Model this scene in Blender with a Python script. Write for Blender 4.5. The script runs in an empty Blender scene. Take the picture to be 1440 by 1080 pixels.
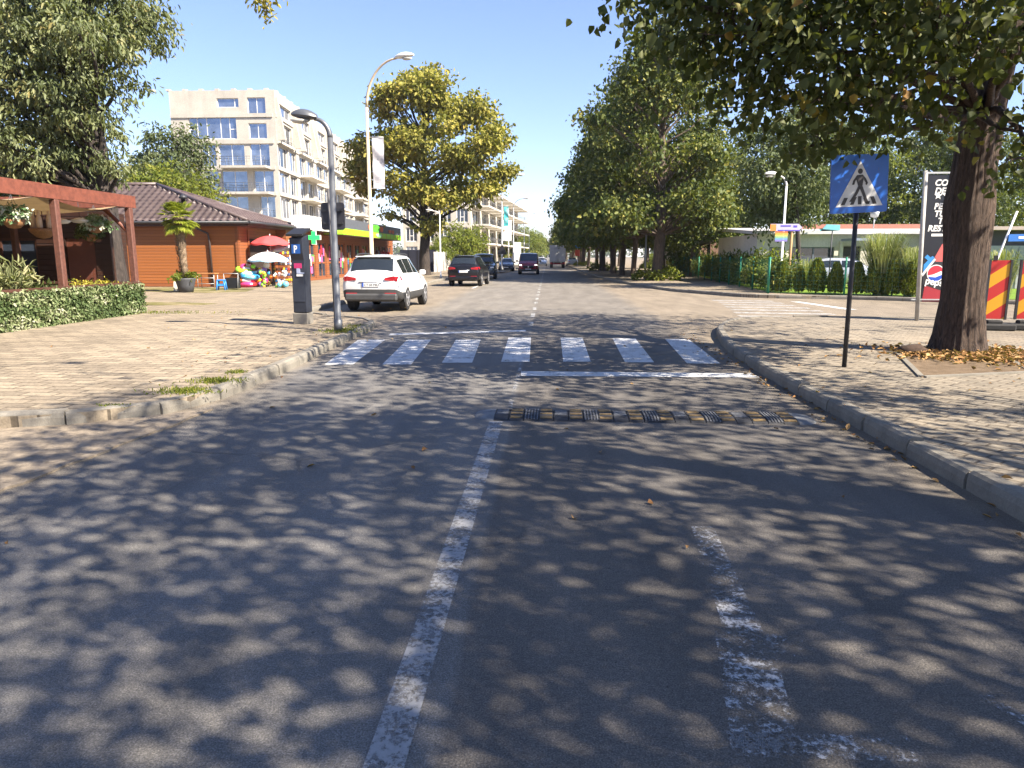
import bpy, math, random
import numpy as np
from mathutils import Vector, Matrix, noise as mnoise

R = math.radians
scene = bpy.context.scene
COL = scene.collection

# ------------------------------------------------------------------ camera
F_PX, EYE = 1000.0, 1.7
PITCH = math.atan(180 / F_PX)
YAW = math.atan(50 / math.hypot(F_PX, 180))
cam_data = bpy.data.cameras.new("camera")
cam = bpy.data.objects.new("camera", cam_data)
COL.objects.link(cam)
cam.location = (0, 0, EYE)
cam.rotation_euler = (R(90) - PITCH, 0, YAW)
cam_data.sensor_width = 36
cam_data.lens = 36 * F_PX / 1440
cam_data.clip_end = 4000
cam_data.clip_start = 0.05
scene.camera = cam

# ------------------------------------------------------------------ sun, sky, exposure
SUN_FROM = Vector((0.95, -0.5, 1.0)).normalized()
SUN_EL = math.asin(SUN_FROM.z)
SUN_ROT = math.atan2(SUN_FROM.x, SUN_FROM.y)
world = bpy.data.worlds.new("World")
scene.world = world
world.use_nodes = True
wn = world.node_tree
sky = wn.nodes.new("ShaderNodeTexSky")
sky.sky_type = 'NISHITA'
sky.sun_disc = False
sky.sun_elevation = SUN_EL
sky.sun_rotation = SUN_ROT
sky.air_density = 1.0
sky.altitude = 300
sky.dust_density = 0.15
sky.ozone_density = 3.0
bg = wn.nodes["Background"]
bg.inputs["Strength"].default_value = 0.088
tint = wn.nodes.new("ShaderNodeMix"); tint.data_type = 'RGBA'; tint.blend_type = 'MULTIPLY'; tint.inputs[0].default_value = 1.0
tint.inputs[7].default_value = (0.97, 0.925, 1.08, 1)
gam = wn.nodes.new("ShaderNodeGamma"); gam.inputs[1].default_value = 0.9
wn.links.new(sky.outputs[0], gam.inputs[0])
wn.links.new(gam.outputs[0], tint.inputs[6])
wn.links.new(tint.outputs[2], bg.inputs["Color"])
sun_data = bpy.data.lights.new("sun", 'SUN')
sun_data.energy = 5.0
sun_data.angle = R(0.53)
sun_data.color = (1.0, 0.90, 0.76)
sun = bpy.data.objects.new("sun", sun_data)
COL.objects.link(sun)
sun.location = (20, -12, 30)
sun.rotation_euler = SUN_FROM.to_track_quat('Z', 'Y').to_euler()
scene.view_settings.view_transform = 'Standard'
scene.view_settings.look = 'None'
scene.view_settings.exposure = 1.7
scene.view_settings.gamma = 1.0
scene.cycles.max_bounces = 6
scene.cycles.transparent_max_bounces = 10
scene.cycles.caustics_reflective = False
scene.cycles.caustics_refractive = False
scene.cycles.sample_clamp_indirect = 4.0

# ------------------------------------------------------------------ photo survey: photo pixel -> place
_cp, _sp, _cy, _sy = math.cos(PITCH), math.sin(PITCH), math.cos(YAW), math.sin(YAW)
_fw = Vector((-_sy * _cp, _cy * _cp, -_sp)); _rt = Vector((_cy, _sy, 0)); _up = Vector((-_sy * _sp, _cy * _sp, _cp))

def ray(px, py):
    return _fw + _rt * ((px - 720) / F_PX) + _up * ((540 - py) / F_PX)

def G(px, py, z=0.0):
    d = ray(px, py); t = (z - EYE) / d.z
    return Vector((d.x * t, d.y * t, z))

def P(px, py, Y):
    d = ray(px, py); t = Y / d.y
    return Vector((d.x * t, Y, EYE + d.z * t))

# ------------------------------------------------------------------ mesh helpers
class MB:
    def __init__(self):
        self.v = []; self.f = []; self.m = []; self.s = []
    def add(self, vs, fs, mi=0, smooth=False):
        o = len(self.v)
        self.v.extend([tuple(p) for p in vs])
        for f in fs:
            self.f.append(tuple(i + o for i in f)); self.m.append(mi); self.s.append(smooth)
        return self
    def box(self, c, s, rz=0.0, mi=0, rx=0.0, ry=0.0):
        hx, hy, hz = s[0] / 2, s[1] / 2, s[2] / 2
        M = Matrix.Rotation(rz, 3, 'Z') @ Matrix.Rotation(ry, 3, 'Y') @ Matrix.Rotation(rx, 3, 'X')
        vs = [Vector(c) + M @ Vector((x * hx, y * hy, z * hz)) for z in (-1, 1) for y in (-1, 1) for x in (-1, 1)]
        return self.add(vs, [(0, 2, 3, 1), (4, 5, 7, 6), (0, 1, 5, 4), (2, 6, 7, 3), (0, 4, 6, 2), (1, 3, 7, 5)], mi)
    def bevbox(self, c, s, b=0.02, rz=0.0, mi=0):
        # box with chamfered edges (all round), as three nested slabs
        hx, hy, hz = s[0] / 2, s[1] / 2, s[2] / 2
        M = Matrix.Rotation(rz, 3, 'Z')
        rings = [(hx - b, hy - b, -hz), (hx, hy, -hz + b), (hx, hy, hz - b), (hx - b, hy - b, hz)]
        vs = []
        for (x, y, z) in rings:
            k = b if x == hx else 0
            pts = [(-x + k, -y), (x - k, -y), (x, -y + k), (x, y - k), (x - k, y), (-x + k, y), (-x, y - k), (-x, -y + k)]
            vs += [Vector(c) + M @ Vector((p[0], p[1], z)) for p in pts]
        fs = [tuple(range(7, -1, -1)), tuple(range(24, 32))]
        for r in range(3):
            for i in range(8):
                j = (i + 1) % 8
                fs.append((r * 8 + i, r * 8 + j, (r + 1) * 8 + j, (r + 1) * 8 + i))
        return self.add(vs, fs, mi)
    def prism(self, poly, z0, z1, mi=0, bottom=False):
        n = len(poly)
        a = sum(poly[i][0] * poly[(i + 1) % n][1] - poly[(i + 1) % n][0] * poly[i][1] for i in range(n))
        if a < 0: poly = poly[::-1]
        vs = [(p[0], p[1], z0) for p in poly] + [(p[0], p[1], z1) for p in poly]
        fs = [tuple(range(n, 2 * n))]
        if bottom: fs.append(tuple(range(n - 1, -1, -1)))
        fs += [(i, (i + 1) % n, n + (i + 1) % n, n + i) for i in range(n)]
        return self.add(vs, fs, mi)
    def plate(self, pts, n, th, mi=0):
        # flat polygon given as 3-D points, thickened along n
        n = Vector(n).normalized(); k = len(pts); pts = [Vector(p) for p in pts]
        nn = sum(((pts[i]).cross(pts[(i + 1) % k]) for i in range(k)), Vector())
        if nn.dot(n) < 0: pts = pts[::-1]
        vs = pts + [p + n * th for p in pts]
        fs = [tuple(range(k - 1, -1, -1)), tuple(range(k, 2 * k))] + [(i, (i + 1) % k, k + (i + 1) % k, k + i) for i in range(k)]
        return self.add(vs, fs, mi)
    def quad(self, a, b, c, d, mi=0):
        return self.add([a, b, c, d], [(0, 1, 2, 3)], mi)
    def tube(self, pts, rad, seg=8, mi=0, cap=True, smooth=True):
        pts = [Vector(p) for p in pts]
        if not isinstance(rad, (list, tuple)): rad = [rad] * len(pts)
        n = len(pts); vs = []; prev = None
        for i, p in enumerate(pts):
            t = (pts[min(i + 1, n - 1)] - pts[max(i - 1, 0)])
            t = t.normalized() if t.length > 1e-9 else Vector((0, 0, 1))
            if prev is None:
                a = Vector((1, 0, 0)) if abs(t.x) < 0.8 else Vector((0, 1, 0))
                u = t.cross(a).normalized()
            else:
                u = (prev - t * prev.dot(t)).normalized()
            w = t.cross(u); prev = u
            for k in range(seg):
                an = 2 * math.pi * k / seg
                vs.append(p + (u * math.cos(an) + w * math.sin(an)) * rad[i])
        fs = []
        for i in range(n - 1):
            for k in range(seg):
                k2 = (k + 1) % seg
                fs.append((i * seg + k, i * seg + k2, (i + 1) * seg + k2, (i + 1) * seg + k))
        self.add(vs, fs, mi, smooth)
        if cap:
            o = len(self.v) - len(vs)
            self.f.append(tuple(o + k for k in range(seg - 1, -1, -1))); self.m.append(mi); self.s.append(False)
            self.f.append(tuple(o + (n - 1) * seg + k for k in range(seg))); self.m.append(mi); self.s.append(False)
        return self
    def lathe(self, prof, c=(0, 0, 0), seg=16, axis='Z', mi=0, smooth=True, sx=1.0, sy=1.0):
        vs = []; c = Vector(c)
        for (r, h) in prof:
            for k in range(seg):
                a = 2 * math.pi * k / seg
                x, y, z = r * math.cos(a) * sx, r * math.sin(a) * sy, h
                if axis == 'X': x, y, z = h, r * math.cos(a), r * math.sin(a)
                elif axis == 'Y': x, y, z = r * math.sin(a), h, r * math.cos(a)
                vs.append(c + Vector((x, y, z)))
        fs = []
        for i in range(len(prof) - 1):
            for k in range(seg):
                k2 = (k + 1) % seg
                fs.append((i * seg + k, i * seg + k2, (i + 1) * seg + k2, (i + 1) * seg + k))
        if prof[0][0] > 1e-6: fs.append(tuple(range(seg - 1, -1, -1)))
        if prof[-1][0] > 1e-6: fs.append(tuple((len(prof) - 1) * seg + k for k in range(seg)))
        return self.add(vs, fs, mi, smooth)
    def grid(self, pts, mi=0, smooth=True):
        # pts[i][j]
        ni, nj = len(pts), len(pts[0])
        vs = [p for row in pts for p in row]
        fs = [(i * nj + j, i * nj + j + 1, (i + 1) * nj + j + 1, (i + 1) * nj + j) for i in range(ni - 1) for j in range(nj - 1)]
        return self.add(vs, fs, mi, smooth)
    def mesh(self, name):
        me = bpy.data.meshes.new(name)
        me.from_pydata(self.v, [], self.f)
        me.polygons.foreach_set('material_index', self.m)
        me.polygons.foreach_set('use_smooth', self.s)
        me.update()
        return me
    def build(self, name, mats, parent=None, **kw):
        me = self.mesh(name)
        for m in (mats if isinstance(mats, (list, tuple)) else [mats]): me.materials.append(m)
        return link(name, me, parent, **kw)

def link(name, me, parent=None, label=None, cat=None, group=None, kind=None):
    o = bpy.data.objects.new(name, me)
    COL.objects.link(o)
    if parent is not None: o.parent = parent
    return tag(o, label, cat, group, kind)

def tag(o, label=None, cat=None, group=None, kind=None):
    if label: o['label'] = label
    if cat: o['category'] = cat
    if group: o['group'] = group
    if kind: o['kind'] = kind
    return o

def thing(name, label, cat, loc=(0, 0, 0), rz=0.0, group=None):
    o = bpy.data.objects.new(name, None)
    o.empty_display_size = 0.2
    COL.objects.link(o)
    o.location = loc; o.rotation_euler = (0, 0, rz)
    return tag(o, label, cat, group)

def dup(root, loc, rz=0.0, label=None, scale=None, tilt=None):
    def cp(o, par):
        c = o.copy(); COL.objects.link(c)
        if par is not None: c.parent = par
        for ch in [x for x in o.children]: cp(ch, c)
        return c
    r = cp(root, None)
    r.location = loc; r.rotation_euler = (tilt[0], tilt[1], rz) if tilt else (0, 0, rz)
    if scale: r.scale = scale if isinstance(scale, (tuple, list)) else (scale,) * 3
    if label: r['label'] = label
    return r

def structure(name, mb, mats):
    return mb.build(name, mats, kind='structure')

# ------------------------------------------------------------------ materials
MATS = {}
def nmat(name):
    m = bpy.data.materials.new(name); m.use_nodes = True
    nt = m.node_tree
    return m, nt, nt.nodes["Principled BSDF"]

def nd(nt, typ, ins=None, **props):
    n = nt.nodes.new(typ)
    for k, v in props.items(): setattr(n, k, v)
    for k, v in (ins or {}).items():
        if hasattr(v, 'is_output') or isinstance(v, bpy.types.NodeSocket): nt.links.new(v, n.inputs[k])
        else: n.inputs[k].default_value = v
    return n

def ramp(nt, fac, stops, interp='LINEAR'):
    n = nt.nodes.new("ShaderNodeValToRGB")
    n.color_ramp.interpolation = interp
    while len(n.color_ramp.elements) < len(stops): n.color_ramp.elements.new(0.5)
    for e, (p, c) in zip(n.color_ramp.elements, stops):
        e.position = p; e.color = (c if isinstance(c, (tuple, list)) else (c, c, c)) + (1,) if not (isinstance(c, (tuple, list)) and len(c) == 4) else c
    nt.links.new(fac, n.inputs[0])
    return n.outputs[0]

def mixc(nt, fac, a, b, mode='MIX'):
    n = nt.nodes.new("ShaderNodeMix"); n.data_type = 'RGBA'; n.blend_type = mode
    for sock, v in ((n.inputs[0], fac), (n.inputs[6], a), (n.inputs[7], b)):
        if isinstance(v, bpy.types.NodeSocket): nt.links.new(v, sock)
        else: sock.default_value = v if isinstance(v, float) or isinstance(v, int) else (tuple(v) + (1,) if len(v) == 3 else v)
    return n.outputs[2]

def math_(nt, op, a, b=0.0, c=None, clamp=False):
    n = nt.nodes.new("ShaderNodeMath"); n.operation = op; n.use_clamp = clamp
    for i, v in enumerate((a, b) if c is None else (a, b, c)):
        if isinstance(v, bpy.types.NodeSocket): nt.links.new(v, n.inputs[i])
        else: n.inputs[i].default_value = v
    return n.outputs[0]

def coords(nt, scale=(1, 1, 1), rot=(0, 0, 0), loc=(0, 0, 0)):
    tc = nt.nodes.new("ShaderNodeTexCoord")
    mp = nd(nt, "ShaderNodeMapping", {'Vector': tc.outputs['Object'], 'Scale': scale, 'Rotation': rot, 'Location': loc})
    return mp.outputs[0]

def noise_(nt, vec, scale, detail=4.0, rough=0.55, dist=0.0):
    return nd(nt, "ShaderNodeTexNoise", {'Vector': vec, 'Scale': scale, 'Detail': detail, 'Roughness': rough, 'Distortion': dist}).outputs['Fac']

def bump(nt, bsdf, height, strength=0.3, dist=0.02):
    b = nd(nt, "ShaderNodeBump", {'Height': height, 'Strength': strength, 'Distance': dist})
    nt.links.new(b.outputs[0], bsdf.inputs['Normal'])

def plain(name, col, rough=0.6, metal=0.0, var=0.12, scale=6.0, spec=0.5, bmp=0.0, coat=0.0):
    """a painted / cast surface with slight soiling"""
    if name in MATS: return MATS[name]
    m, nt, b = nmat(name)
    v = coords(nt)
    n1 = noise_(nt, v, scale, 5.0, 0.6)
    c0 = tuple(c * (1 - var) for c in col); c1 = tuple(min(1, c * (1 + var)) for c in col)
    nt.links.new(ramp(nt, n1, [(0.3, c0), (0.7, c1)]), b.inputs['Base Color'])
    n2 = noise_(nt, v, scale * 3.1, 3.0)
    nt.links.new(math_(nt, 'MULTIPLY_ADD', n2, 0.25, rough - 0.12, clamp=True), b.inputs['Roughness'])
    b.inputs['Metallic'].default_value = metal
    b.inputs['Specular IOR Level'].default_value = spec
    if coat:
        b.inputs['Coat Weight'].default_value = coat; b.inputs['Coat Roughness'].default_value = 0.05
    if bmp: bump(nt, b, noise_(nt, v, scale * 8, 4.0), bmp, 0.01)
    MATS[name] = m
    return m

def leaf_mat(name, stops, transl=0.35, rough=0.55, spec=0.18):
    if name in MATS: return MATS[name]
    m, nt, b = nmat(name)
    at = nt.nodes.new("ShaderNodeAttribute"); at.attribute_name = "tint"
    col = ramp(nt, at.outputs['Fac'], stops)
    nt.links.new(col, b.inputs['Base Color'])
    b.inputs['Roughness'].default_value = rough
    b.inputs['Specular IOR Level'].default_value = spec
    tr = nt.nodes.new("ShaderNodeBsdfTranslucent")
    nt.links.new(mixc(nt, 0.6, col, (0.30, 0.36, 0.03), 'MIX'), tr.inputs['Color'])
    mx = nt.nodes.new("ShaderNodeMixShader"); mx.inputs[0].default_value = transl
    nt.links.new(b.outputs[0], mx.inputs[1]); nt.links.new(tr.outputs[0], mx.inputs[2])
    nt.links.new(mx.outputs[0], nt.nodes["Material Output"].inputs['Surface'])
    MATS[name] = m
    return m

def bark_mat(name, dark, light, scale=9.0, zs=0.20):
    if name in MATS: return MATS[name]
    m, nt, b = nmat(name)
    v = coords(nt, (1, 1, zs))
    n1 = noise_(nt, v, scale, 7.0, 0.72, 1.1)
    n2 = noise_(nt, coords(nt), 2.2, 4.0)
    c = ramp(nt, n1, [(0.40, dark), (0.62, light)])
    c = mixc(nt, math_(nt, 'MULTIPLY', n2, 0.6), c, tuple(x * 0.55 for x in light))
    nt.links.new(c, b.inputs['Base Color'])
    b.inputs['Roughness'].default_value = 0.9
    bump(nt, b, n1, 1.0, 0.05)
    MATS[name] = m
    return m

# --- road asphalt: two lanes laid at different times, dust, aggregate, patches
def asphalt():
    m, nt, b = nmat("asphalt")
    tc = nt.nodes.new("ShaderNodeTexCoord"); v = tc.outputs['Object']
    sx = nd(nt, "ShaderNodeSeparateXYZ", {0: v})
    x, y = sx.outputs[0], sx.outputs[1]
    wob = noise_(nt, v, 1.2, 3.0)
    xx = math_(nt, 'MULTIPLY_ADD', wob, 0.10, x)
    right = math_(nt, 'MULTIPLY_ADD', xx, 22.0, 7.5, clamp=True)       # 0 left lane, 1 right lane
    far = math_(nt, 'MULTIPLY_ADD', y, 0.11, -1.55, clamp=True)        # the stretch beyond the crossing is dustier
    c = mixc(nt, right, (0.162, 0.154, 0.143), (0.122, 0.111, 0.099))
    big = noise_(nt, v, 0.45, 5.0, 0.6)
    c = mixc(nt, math_(nt, 'MULTIPLY', math_(nt, 'MULTIPLY_ADD', big, 3.0, -1.2, clamp=True), 0.45), c, (0.165, 0.142, 0.112))
    n2 = noise_(nt, v, 0.9, 4.0)
    dust = math_(nt, 'MULTIPLY', far, math_(nt, 'MULTIPLY_ADD', n2, 0.7, 0.35, clamp=True))
    c = mixc(nt, dust, c, (0.195, 0.174, 0.145))
    # dust lies along the kerbs
    ax = math_(nt, 'ABSOLUTE', math_(nt, 'ADD', x, 0.4))
    edge = math_(nt, 'MULTIPLY_ADD', math_(nt, 'MULTIPLY_ADD', n2, 0.8, ax), 1.6, -5.6, clamp=True)
    c = mixc(nt, math_(nt, 'MULTIPLY', edge, 0.75), c, (0.235, 0.190, 0.135))
    ag = nd(nt, "ShaderNodeTexVoronoi", {'Vector': v, 'Scale': 95.0}).outputs['Distance']
    ag2 = noise_(nt, v, 140.0, 2.0, 0.8)
    ag3 = noise_(nt, v, 38.0, 3.0, 0.7)
    c = mixc(nt, 1.0, c, ramp(nt, ag2, [(0.3, 0.45), (0.52, 0.95), (0.72, 1.75)]), 'MULTIPLY')
    c = mixc(nt, 1.0, c, ramp(nt, ag3, [(0.3, 0.78), (0.7, 1.22)]), 'MULTIPLY')
    # darker oil and tar spots
    st = noise_(nt, v, 2.6, 6.0, 0.75, 1.0)
    c = mixc(nt, math_(nt, 'MULTIPLY_ADD', st, 9.0, -6.2, clamp=True), c, (0.05, 0.048, 0.046))
    # pits and knocked-out stones
    pv = nd(nt, "ShaderNodeTexVoronoi", {'Vector': v, 'Scale': 7.0}).outputs['Distance']
    pit = math_(nt, 'MULTIPLY', math_(nt, 'LESS_THAN', pv, 0.075), math_(nt, 'MULTIPLY_ADD', ag3, 8.0, -4.0, clamp=True))
    c = mixc(nt, math_(nt, 'MULTIPLY', pit, 0.7), c, (0.03, 0.028, 0.026))
    mot = noise_(nt, coords(nt, (1.0, 0.25, 1.0)), 1.7, 5.0, 0.6)
    c = mixc(nt, 1.0, c, ramp(nt, mot, [(0.34, 0.80), (0.66, 1.16)]), 'MULTIPLY')
    # hairline cracks
    cr = nd(nt, "ShaderNodeTexVoronoi", {'Vector': mixc(nt, 0.25, v, nd(nt, "ShaderNodeTexNoise", {'Vector': v, 'Scale': 2.0, 'Detail': 5.0}).outputs['Color']), 'Scale': 0.55}, feature='DISTANCE_TO_EDGE').outputs['Distance']
    crk = math_(nt, 'MULTIPLY', math_(nt, 'LESS_THAN', cr, 0.006), math_(nt, 'MULTIPLY_ADD', big, 6.0, -2.9, clamp=True))
    c = mixc(nt, math_(nt, 'MULTIPLY', crk, 0.55), c, (0.04, 0.038, 0.036))
    nt.links.new(c, b.inputs['Base Color'])
    b.inputs['Specular IOR Level'].default_value = 0.25
    nt.links.new(math_(nt, 'MULTIPLY_ADD', ag3, 0.25, 0.70), b.inputs['Roughness'])
    bump(nt, b, math_(nt, 'ADD', ag, math_(nt, 'MULTIPLY', ag2, 0.6)), 0.55, 0.006)
    return m

def paint(name, wear, col=(0.68, 0.68, 0.66), amax=1.0):
    """thermoplastic road paint worn through to the asphalt"""
    m, nt, b = nmat(name)
    v = coords(nt)
    n1 = noise_(nt, v, 32.0, 6.0, 0.75)
    n2 = noise_(nt, v, 4.0, 4.0, 0.6)
    n3 = noise_(nt, v, 120.0, 2.0, 0.7)
    a = math_(nt, 'ADD', math_(nt, 'MULTIPLY', n1, 0.5), math_(nt, 'ADD', math_(nt, 'MULTIPLY', n2, 0.45), math_(nt, 'MULTIPLY', n3, 0.2)))
    alpha = math_(nt, 'MULTIPLY_ADD', math_(nt, 'SUBTRACT', a, wear), 9.0, 0.0, clamp=True)
    nt.links.new(ramp(nt, n1, [(0.3, tuple(c * 0.72 for c in col)), (0.65, col)]), b.inputs['Base Color'])
    b.inputs['Roughness'].default_value = 0.7
    b.inputs['Specular IOR Level'].default_value = 0.3
    if amax < 1: alpha = math_(nt, 'MULTIPLY', alpha, math_(nt, 'MULTIPLY_ADD', n2, 0.5, amax - 0.25, clamp=True))
    nt.links.new(alpha, b.inputs['Alpha'])
    bump(nt, b, n1, 0.2, 0.004)
    return m

def pavers(name, c1, c2, mortar, bw, bh, rot=0.0, dusty=(0.34, 0.27, 0.19), dust=0.5):
    m, nt, b = nmat(name)
    v0 = coords(nt)
    wv = nd(nt, "ShaderNodeTexNoise", {'Vector': v0, 'Scale': 0.8, 'Detail': 2.0}).outputs['Color']
    v = coords(nt, rot=(0, 0, rot))
    v = mixc(nt, 0.04, v, wv, 'ADD')
    br = nd(nt, "ShaderNodeTexBrick", {'Vector': v, 'Color1': c1 + (1,), 'Color2': c2 + (1,), 'Mortar': mortar + (1,), 'Scale': 1.0,
            'Mortar Size': 0.013, 'Mortar Smooth': 0.3, 'Bias': 0.0, 'Brick Width': bw, 'Row Height': bh})
    n1 = noise_(nt, v0, 0.9, 5.0, 0.65)
    n2 = noise_(nt, v0, 26.0, 5.0, 0.7)
    c = mixc(nt, math_(nt, 'MULTIPLY', math_(nt, 'MULTIPLY_ADD', n1, 2.6, -0.85, clamp=True), dust), br.outputs['Color'], dusty)
    c = mixc(nt, 1.0, c, ramp(nt, n2, [(0.3, 0.68), (0.72, 1.28)]), 'MULTIPLY')
    n4 = noise_(nt, v0, 0.22, 4.0, 0.6)
    c = mixc(nt, 1.0, c, ramp(nt, n4, [(0.35, 0.84), (0.65, 1.10)]), 'MULTIPLY')
    n3 = noise_(nt, v0, 2.2, 5.0, 0.7)
    c = mixc(nt, math_(nt, 'MULTIPLY_ADD', n3, 5.0, -3.0, clamp=True), c, tuple(x * 0.62 for x in c2))
    nt.links.new(c, b.inputs['Base Color'])
    b.inputs['Roughness'].default_value = 0.88
    b.inputs['Specular IOR Level'].default_value = 0.2
    h = math_(nt, 'ADD', math_(nt, 'MULTIPLY', br.outputs['Fac'], -1.0), math_(nt, 'MULTIPLY', n2, 0.25))
    bump(nt, b, h, 0.6, 0.012)
    return m

def earth(name, c1, c2, scale=3.0, c3=None):
    m, nt, b = nmat(name)
    v = coords(nt)
    n1 = noise_(nt, v, scale, 6.0, 0.7); n2 = noise_(nt, v, scale * 14, 4.0, 0.7)
    c = ramp(nt, n1, [(0.32, c1), (0.68, c2)])
    if c3: c = mixc(nt, math_(nt, 'MULTIPLY_ADD', noise_(nt, v, scale * 0.35, 5.0), 5.0, -2.4, clamp=True), c, c3)
    c = mixc(nt, 1.0, c, ramp(nt, n2, [(0.3, 0.65), (0.7, 1.3)]), 'MULTIPLY')
    nt.links.new(c, b.inputs['Base Color']); b.inputs['Roughness'].default_value = 0.95
    b.inputs['Specular IOR Level'].default_value = 0.15
    bump(nt, b, n2, 0.6, 0.02)
    return m

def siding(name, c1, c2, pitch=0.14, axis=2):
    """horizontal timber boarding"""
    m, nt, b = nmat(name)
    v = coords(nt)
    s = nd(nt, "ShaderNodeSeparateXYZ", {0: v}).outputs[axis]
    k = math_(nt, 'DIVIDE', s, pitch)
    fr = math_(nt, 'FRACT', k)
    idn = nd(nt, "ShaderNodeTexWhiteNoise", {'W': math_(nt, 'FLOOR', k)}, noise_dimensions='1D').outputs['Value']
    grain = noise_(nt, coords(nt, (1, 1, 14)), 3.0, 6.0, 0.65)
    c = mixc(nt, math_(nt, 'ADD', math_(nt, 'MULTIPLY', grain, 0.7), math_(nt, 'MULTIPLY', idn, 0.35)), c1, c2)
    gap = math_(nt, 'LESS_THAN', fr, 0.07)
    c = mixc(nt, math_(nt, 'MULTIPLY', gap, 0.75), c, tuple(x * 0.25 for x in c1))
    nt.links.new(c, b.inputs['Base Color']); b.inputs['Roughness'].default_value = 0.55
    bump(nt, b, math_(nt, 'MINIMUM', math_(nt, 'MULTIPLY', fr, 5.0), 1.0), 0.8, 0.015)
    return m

def glass(name, col=(0.02, 0.025, 0.03), metal=0.0, rough=0.04, spec=0.9):
    if name in MATS: return MATS[name]
    m, nt, b = nmat(name)
    v = coords(nt)
    n1 = noise_(nt, v, 0.7, 3.0)
    nt.links.new(ramp(nt, n1, [(0.3, tuple(c * 0.7 for c in col)), (0.7, tuple(min(1, c * 1.25) for c in col))]), b.inputs['Base Color'])
    b.inputs['Roughness'].default_value = rough; b.inputs['Metallic'].default_value = metal
    b.inputs['Specular IOR Level'].default_value = spec
    bump(nt, b, noise_(nt, v, 1.3, 2.0), 0.03, 0.02)
    MATS[name] = m
    return m

def concrete(name, col, stain=0.35, scale=1.0):
    if name in MATS: return MATS[name]
    m, nt, b = nmat(name)
    v = coords(nt)
    n1 = noise_(nt, v, 1.1 * scale, 6.0, 0.65); n2 = noise_(nt, v, 22.0 * scale, 5.0, 0.7)
    n3 = noise_(nt, coords(nt, (1, 1, 0.15)), 2.5 * scale, 5.0, 0.7)
    c = ramp(nt, n1, [(0.3, tuple(x * (1 - stain * 0.5) for x in col)), (0.7, tuple(min(1, x * 1.08) for x in col))])
    c = mixc(nt, math_(nt, 'MULTIPLY', math_(nt, 'MULTIPLY_ADD', n3, 4.0, -2.1, clamp=True), stain), c, tuple(x * 0.45 for x in col))
    c = mixc(nt, 1.0, c, ramp(nt, n2, [(0.3, 0.82), (0.7, 1.12)]), 'MULTIPLY')
    nt.links.new(c, b.inputs['Base Color']); b.inputs['Roughness'].default_value = 0.9
    b.inputs['Specular IOR Level'].default_value = 0.2
    bump(nt, b, n2, 0.35, 0.008)
    MATS[name] = m
    return m

M_ASPH = asphalt()
M_PAINT = paint("road_paint", 0.43, (0.60, 0.60, 0.59), 0.96)
M_PAINT_FADED = paint("faded_road_paint", 0.47, (0.50, 0.49, 0.47), 0.7)
M_PAINT_WORN = paint("worn_road_paint", 0.485, (0.40, 0.40, 0.40), 0.72)
M_PAINT_OLD = paint("old_road_paint", 0.565, (0.50, 0.50, 0.50), 0.85)
M_PAVE_L = pavers("sandy_pavers", (0.335, 0.275, 0.196), (0.195, 0.160, 0.118), (0.075, 0.06, 0.043), 0.40, 0.20, 0.05, (0.33, 0.27, 0.195), 0.36)
M_PAVE_R = pavers("grey_pavers", (0.27, 0.235, 0.185), (0.17, 0.15, 0.12), (0.08, 0.065, 0.05), 0.26, 0.13, R(48), (0.33, 0.265, 0.185), 0.45)
M_KERB = concrete("kerb_concrete", (0.235, 0.215, 0.18), 0.6, 2.5)
M_CONC = concrete("pale_concrete", (0.49, 0.455, 0.39), 0.42, 0.35)
M_CONCW = concrete("white_render", (0.62, 0.58, 0.50), 0.25, 0.5)
M_SAND = earth("sandy_ground", (0.26, 0.20, 0.13), (0.37, 0.29, 0.20), 1.2)
M_GROUND = earth("dry_ground", (0.20, 0.165, 0.11), (0.30, 0.24, 0.17), 0.6, (0.09, 0.11, 0.04))
M_SOIL = earth("soil", (0.11, 0.078, 0.05), (0.20, 0.145, 0.095), 5.0)
M_LAWN = earth("lawn_green", (0.10, 0.17, 0.02), (0.17, 0.26, 0.035), 2.0)
M_TURF = earth("dry_turf", (0.10, 0.10, 0.03), (0.19, 0.165, 0.07), 3.0, (0.30, 0.24, 0.15))
M_WHITE = plain("white_paint", (0.74, 0.73, 0.70), 0.5)
M_GREYMET = plain("grey_metal", (0.115, 0.122, 0.135), 0.45, 0.4)
M_GALV = plain("galvanised_steel", (0.42, 0.43, 0.43), 0.5, 0.5)
M_DARKMET = plain("dark_metal", (0.035, 0.036, 0.04), 0.5, 0.2)
M_BLACK = plain("black_plastic", (0.016, 0.016, 0.018), 0.5)
M_RUBBER = plain("tyre_rubber", (0.022, 0.021, 0.02), 0.85, var=0.25)
M_CHROME = plain("chrome", (0.6, 0.6, 0.62), 0.2, 1.0, 0.05)
M_LAMPW = plain("lamp_white", (0.66, 0.65, 0.62), 0.4)
M_CREAMPOLE = plain("cream_pole", (0.52, 0.42, 0.28), 0.6)
M_CARGLASS = glass("car_glass", (0.018, 0.022, 0.024), 0.0, 0.03, 1.0)
M_BLDGLASS = glass("building_glass", (0.26, 0.30, 0.38), 0.75, 0.06)
M_DARKGLASS = glass("dark_glass", (0.03, 0.04, 0.06), 0.0, 0.05, 0.9)
M_WOODRED = plain("red_brown_timber", (0.155, 0.047, 0.027), 0.6, var=0.3, scale=9)
M_POST = plain("brown_post_timber", (0.115, 0.045, 0.03), 0.65, var=0.35, scale=12)
M_WOODDARK = plain("dark_timber", (0.075, 0.030, 0.018), 0.6, var=0.3, scale=9)
M_TERRA = plain("terracotta", (0.28, 0.12, 0.05), 0.8)

def flat(name, col, rough=0.5, **k):
    return plain("flat_" + name, col, rough, var=0.06, **k)

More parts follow.
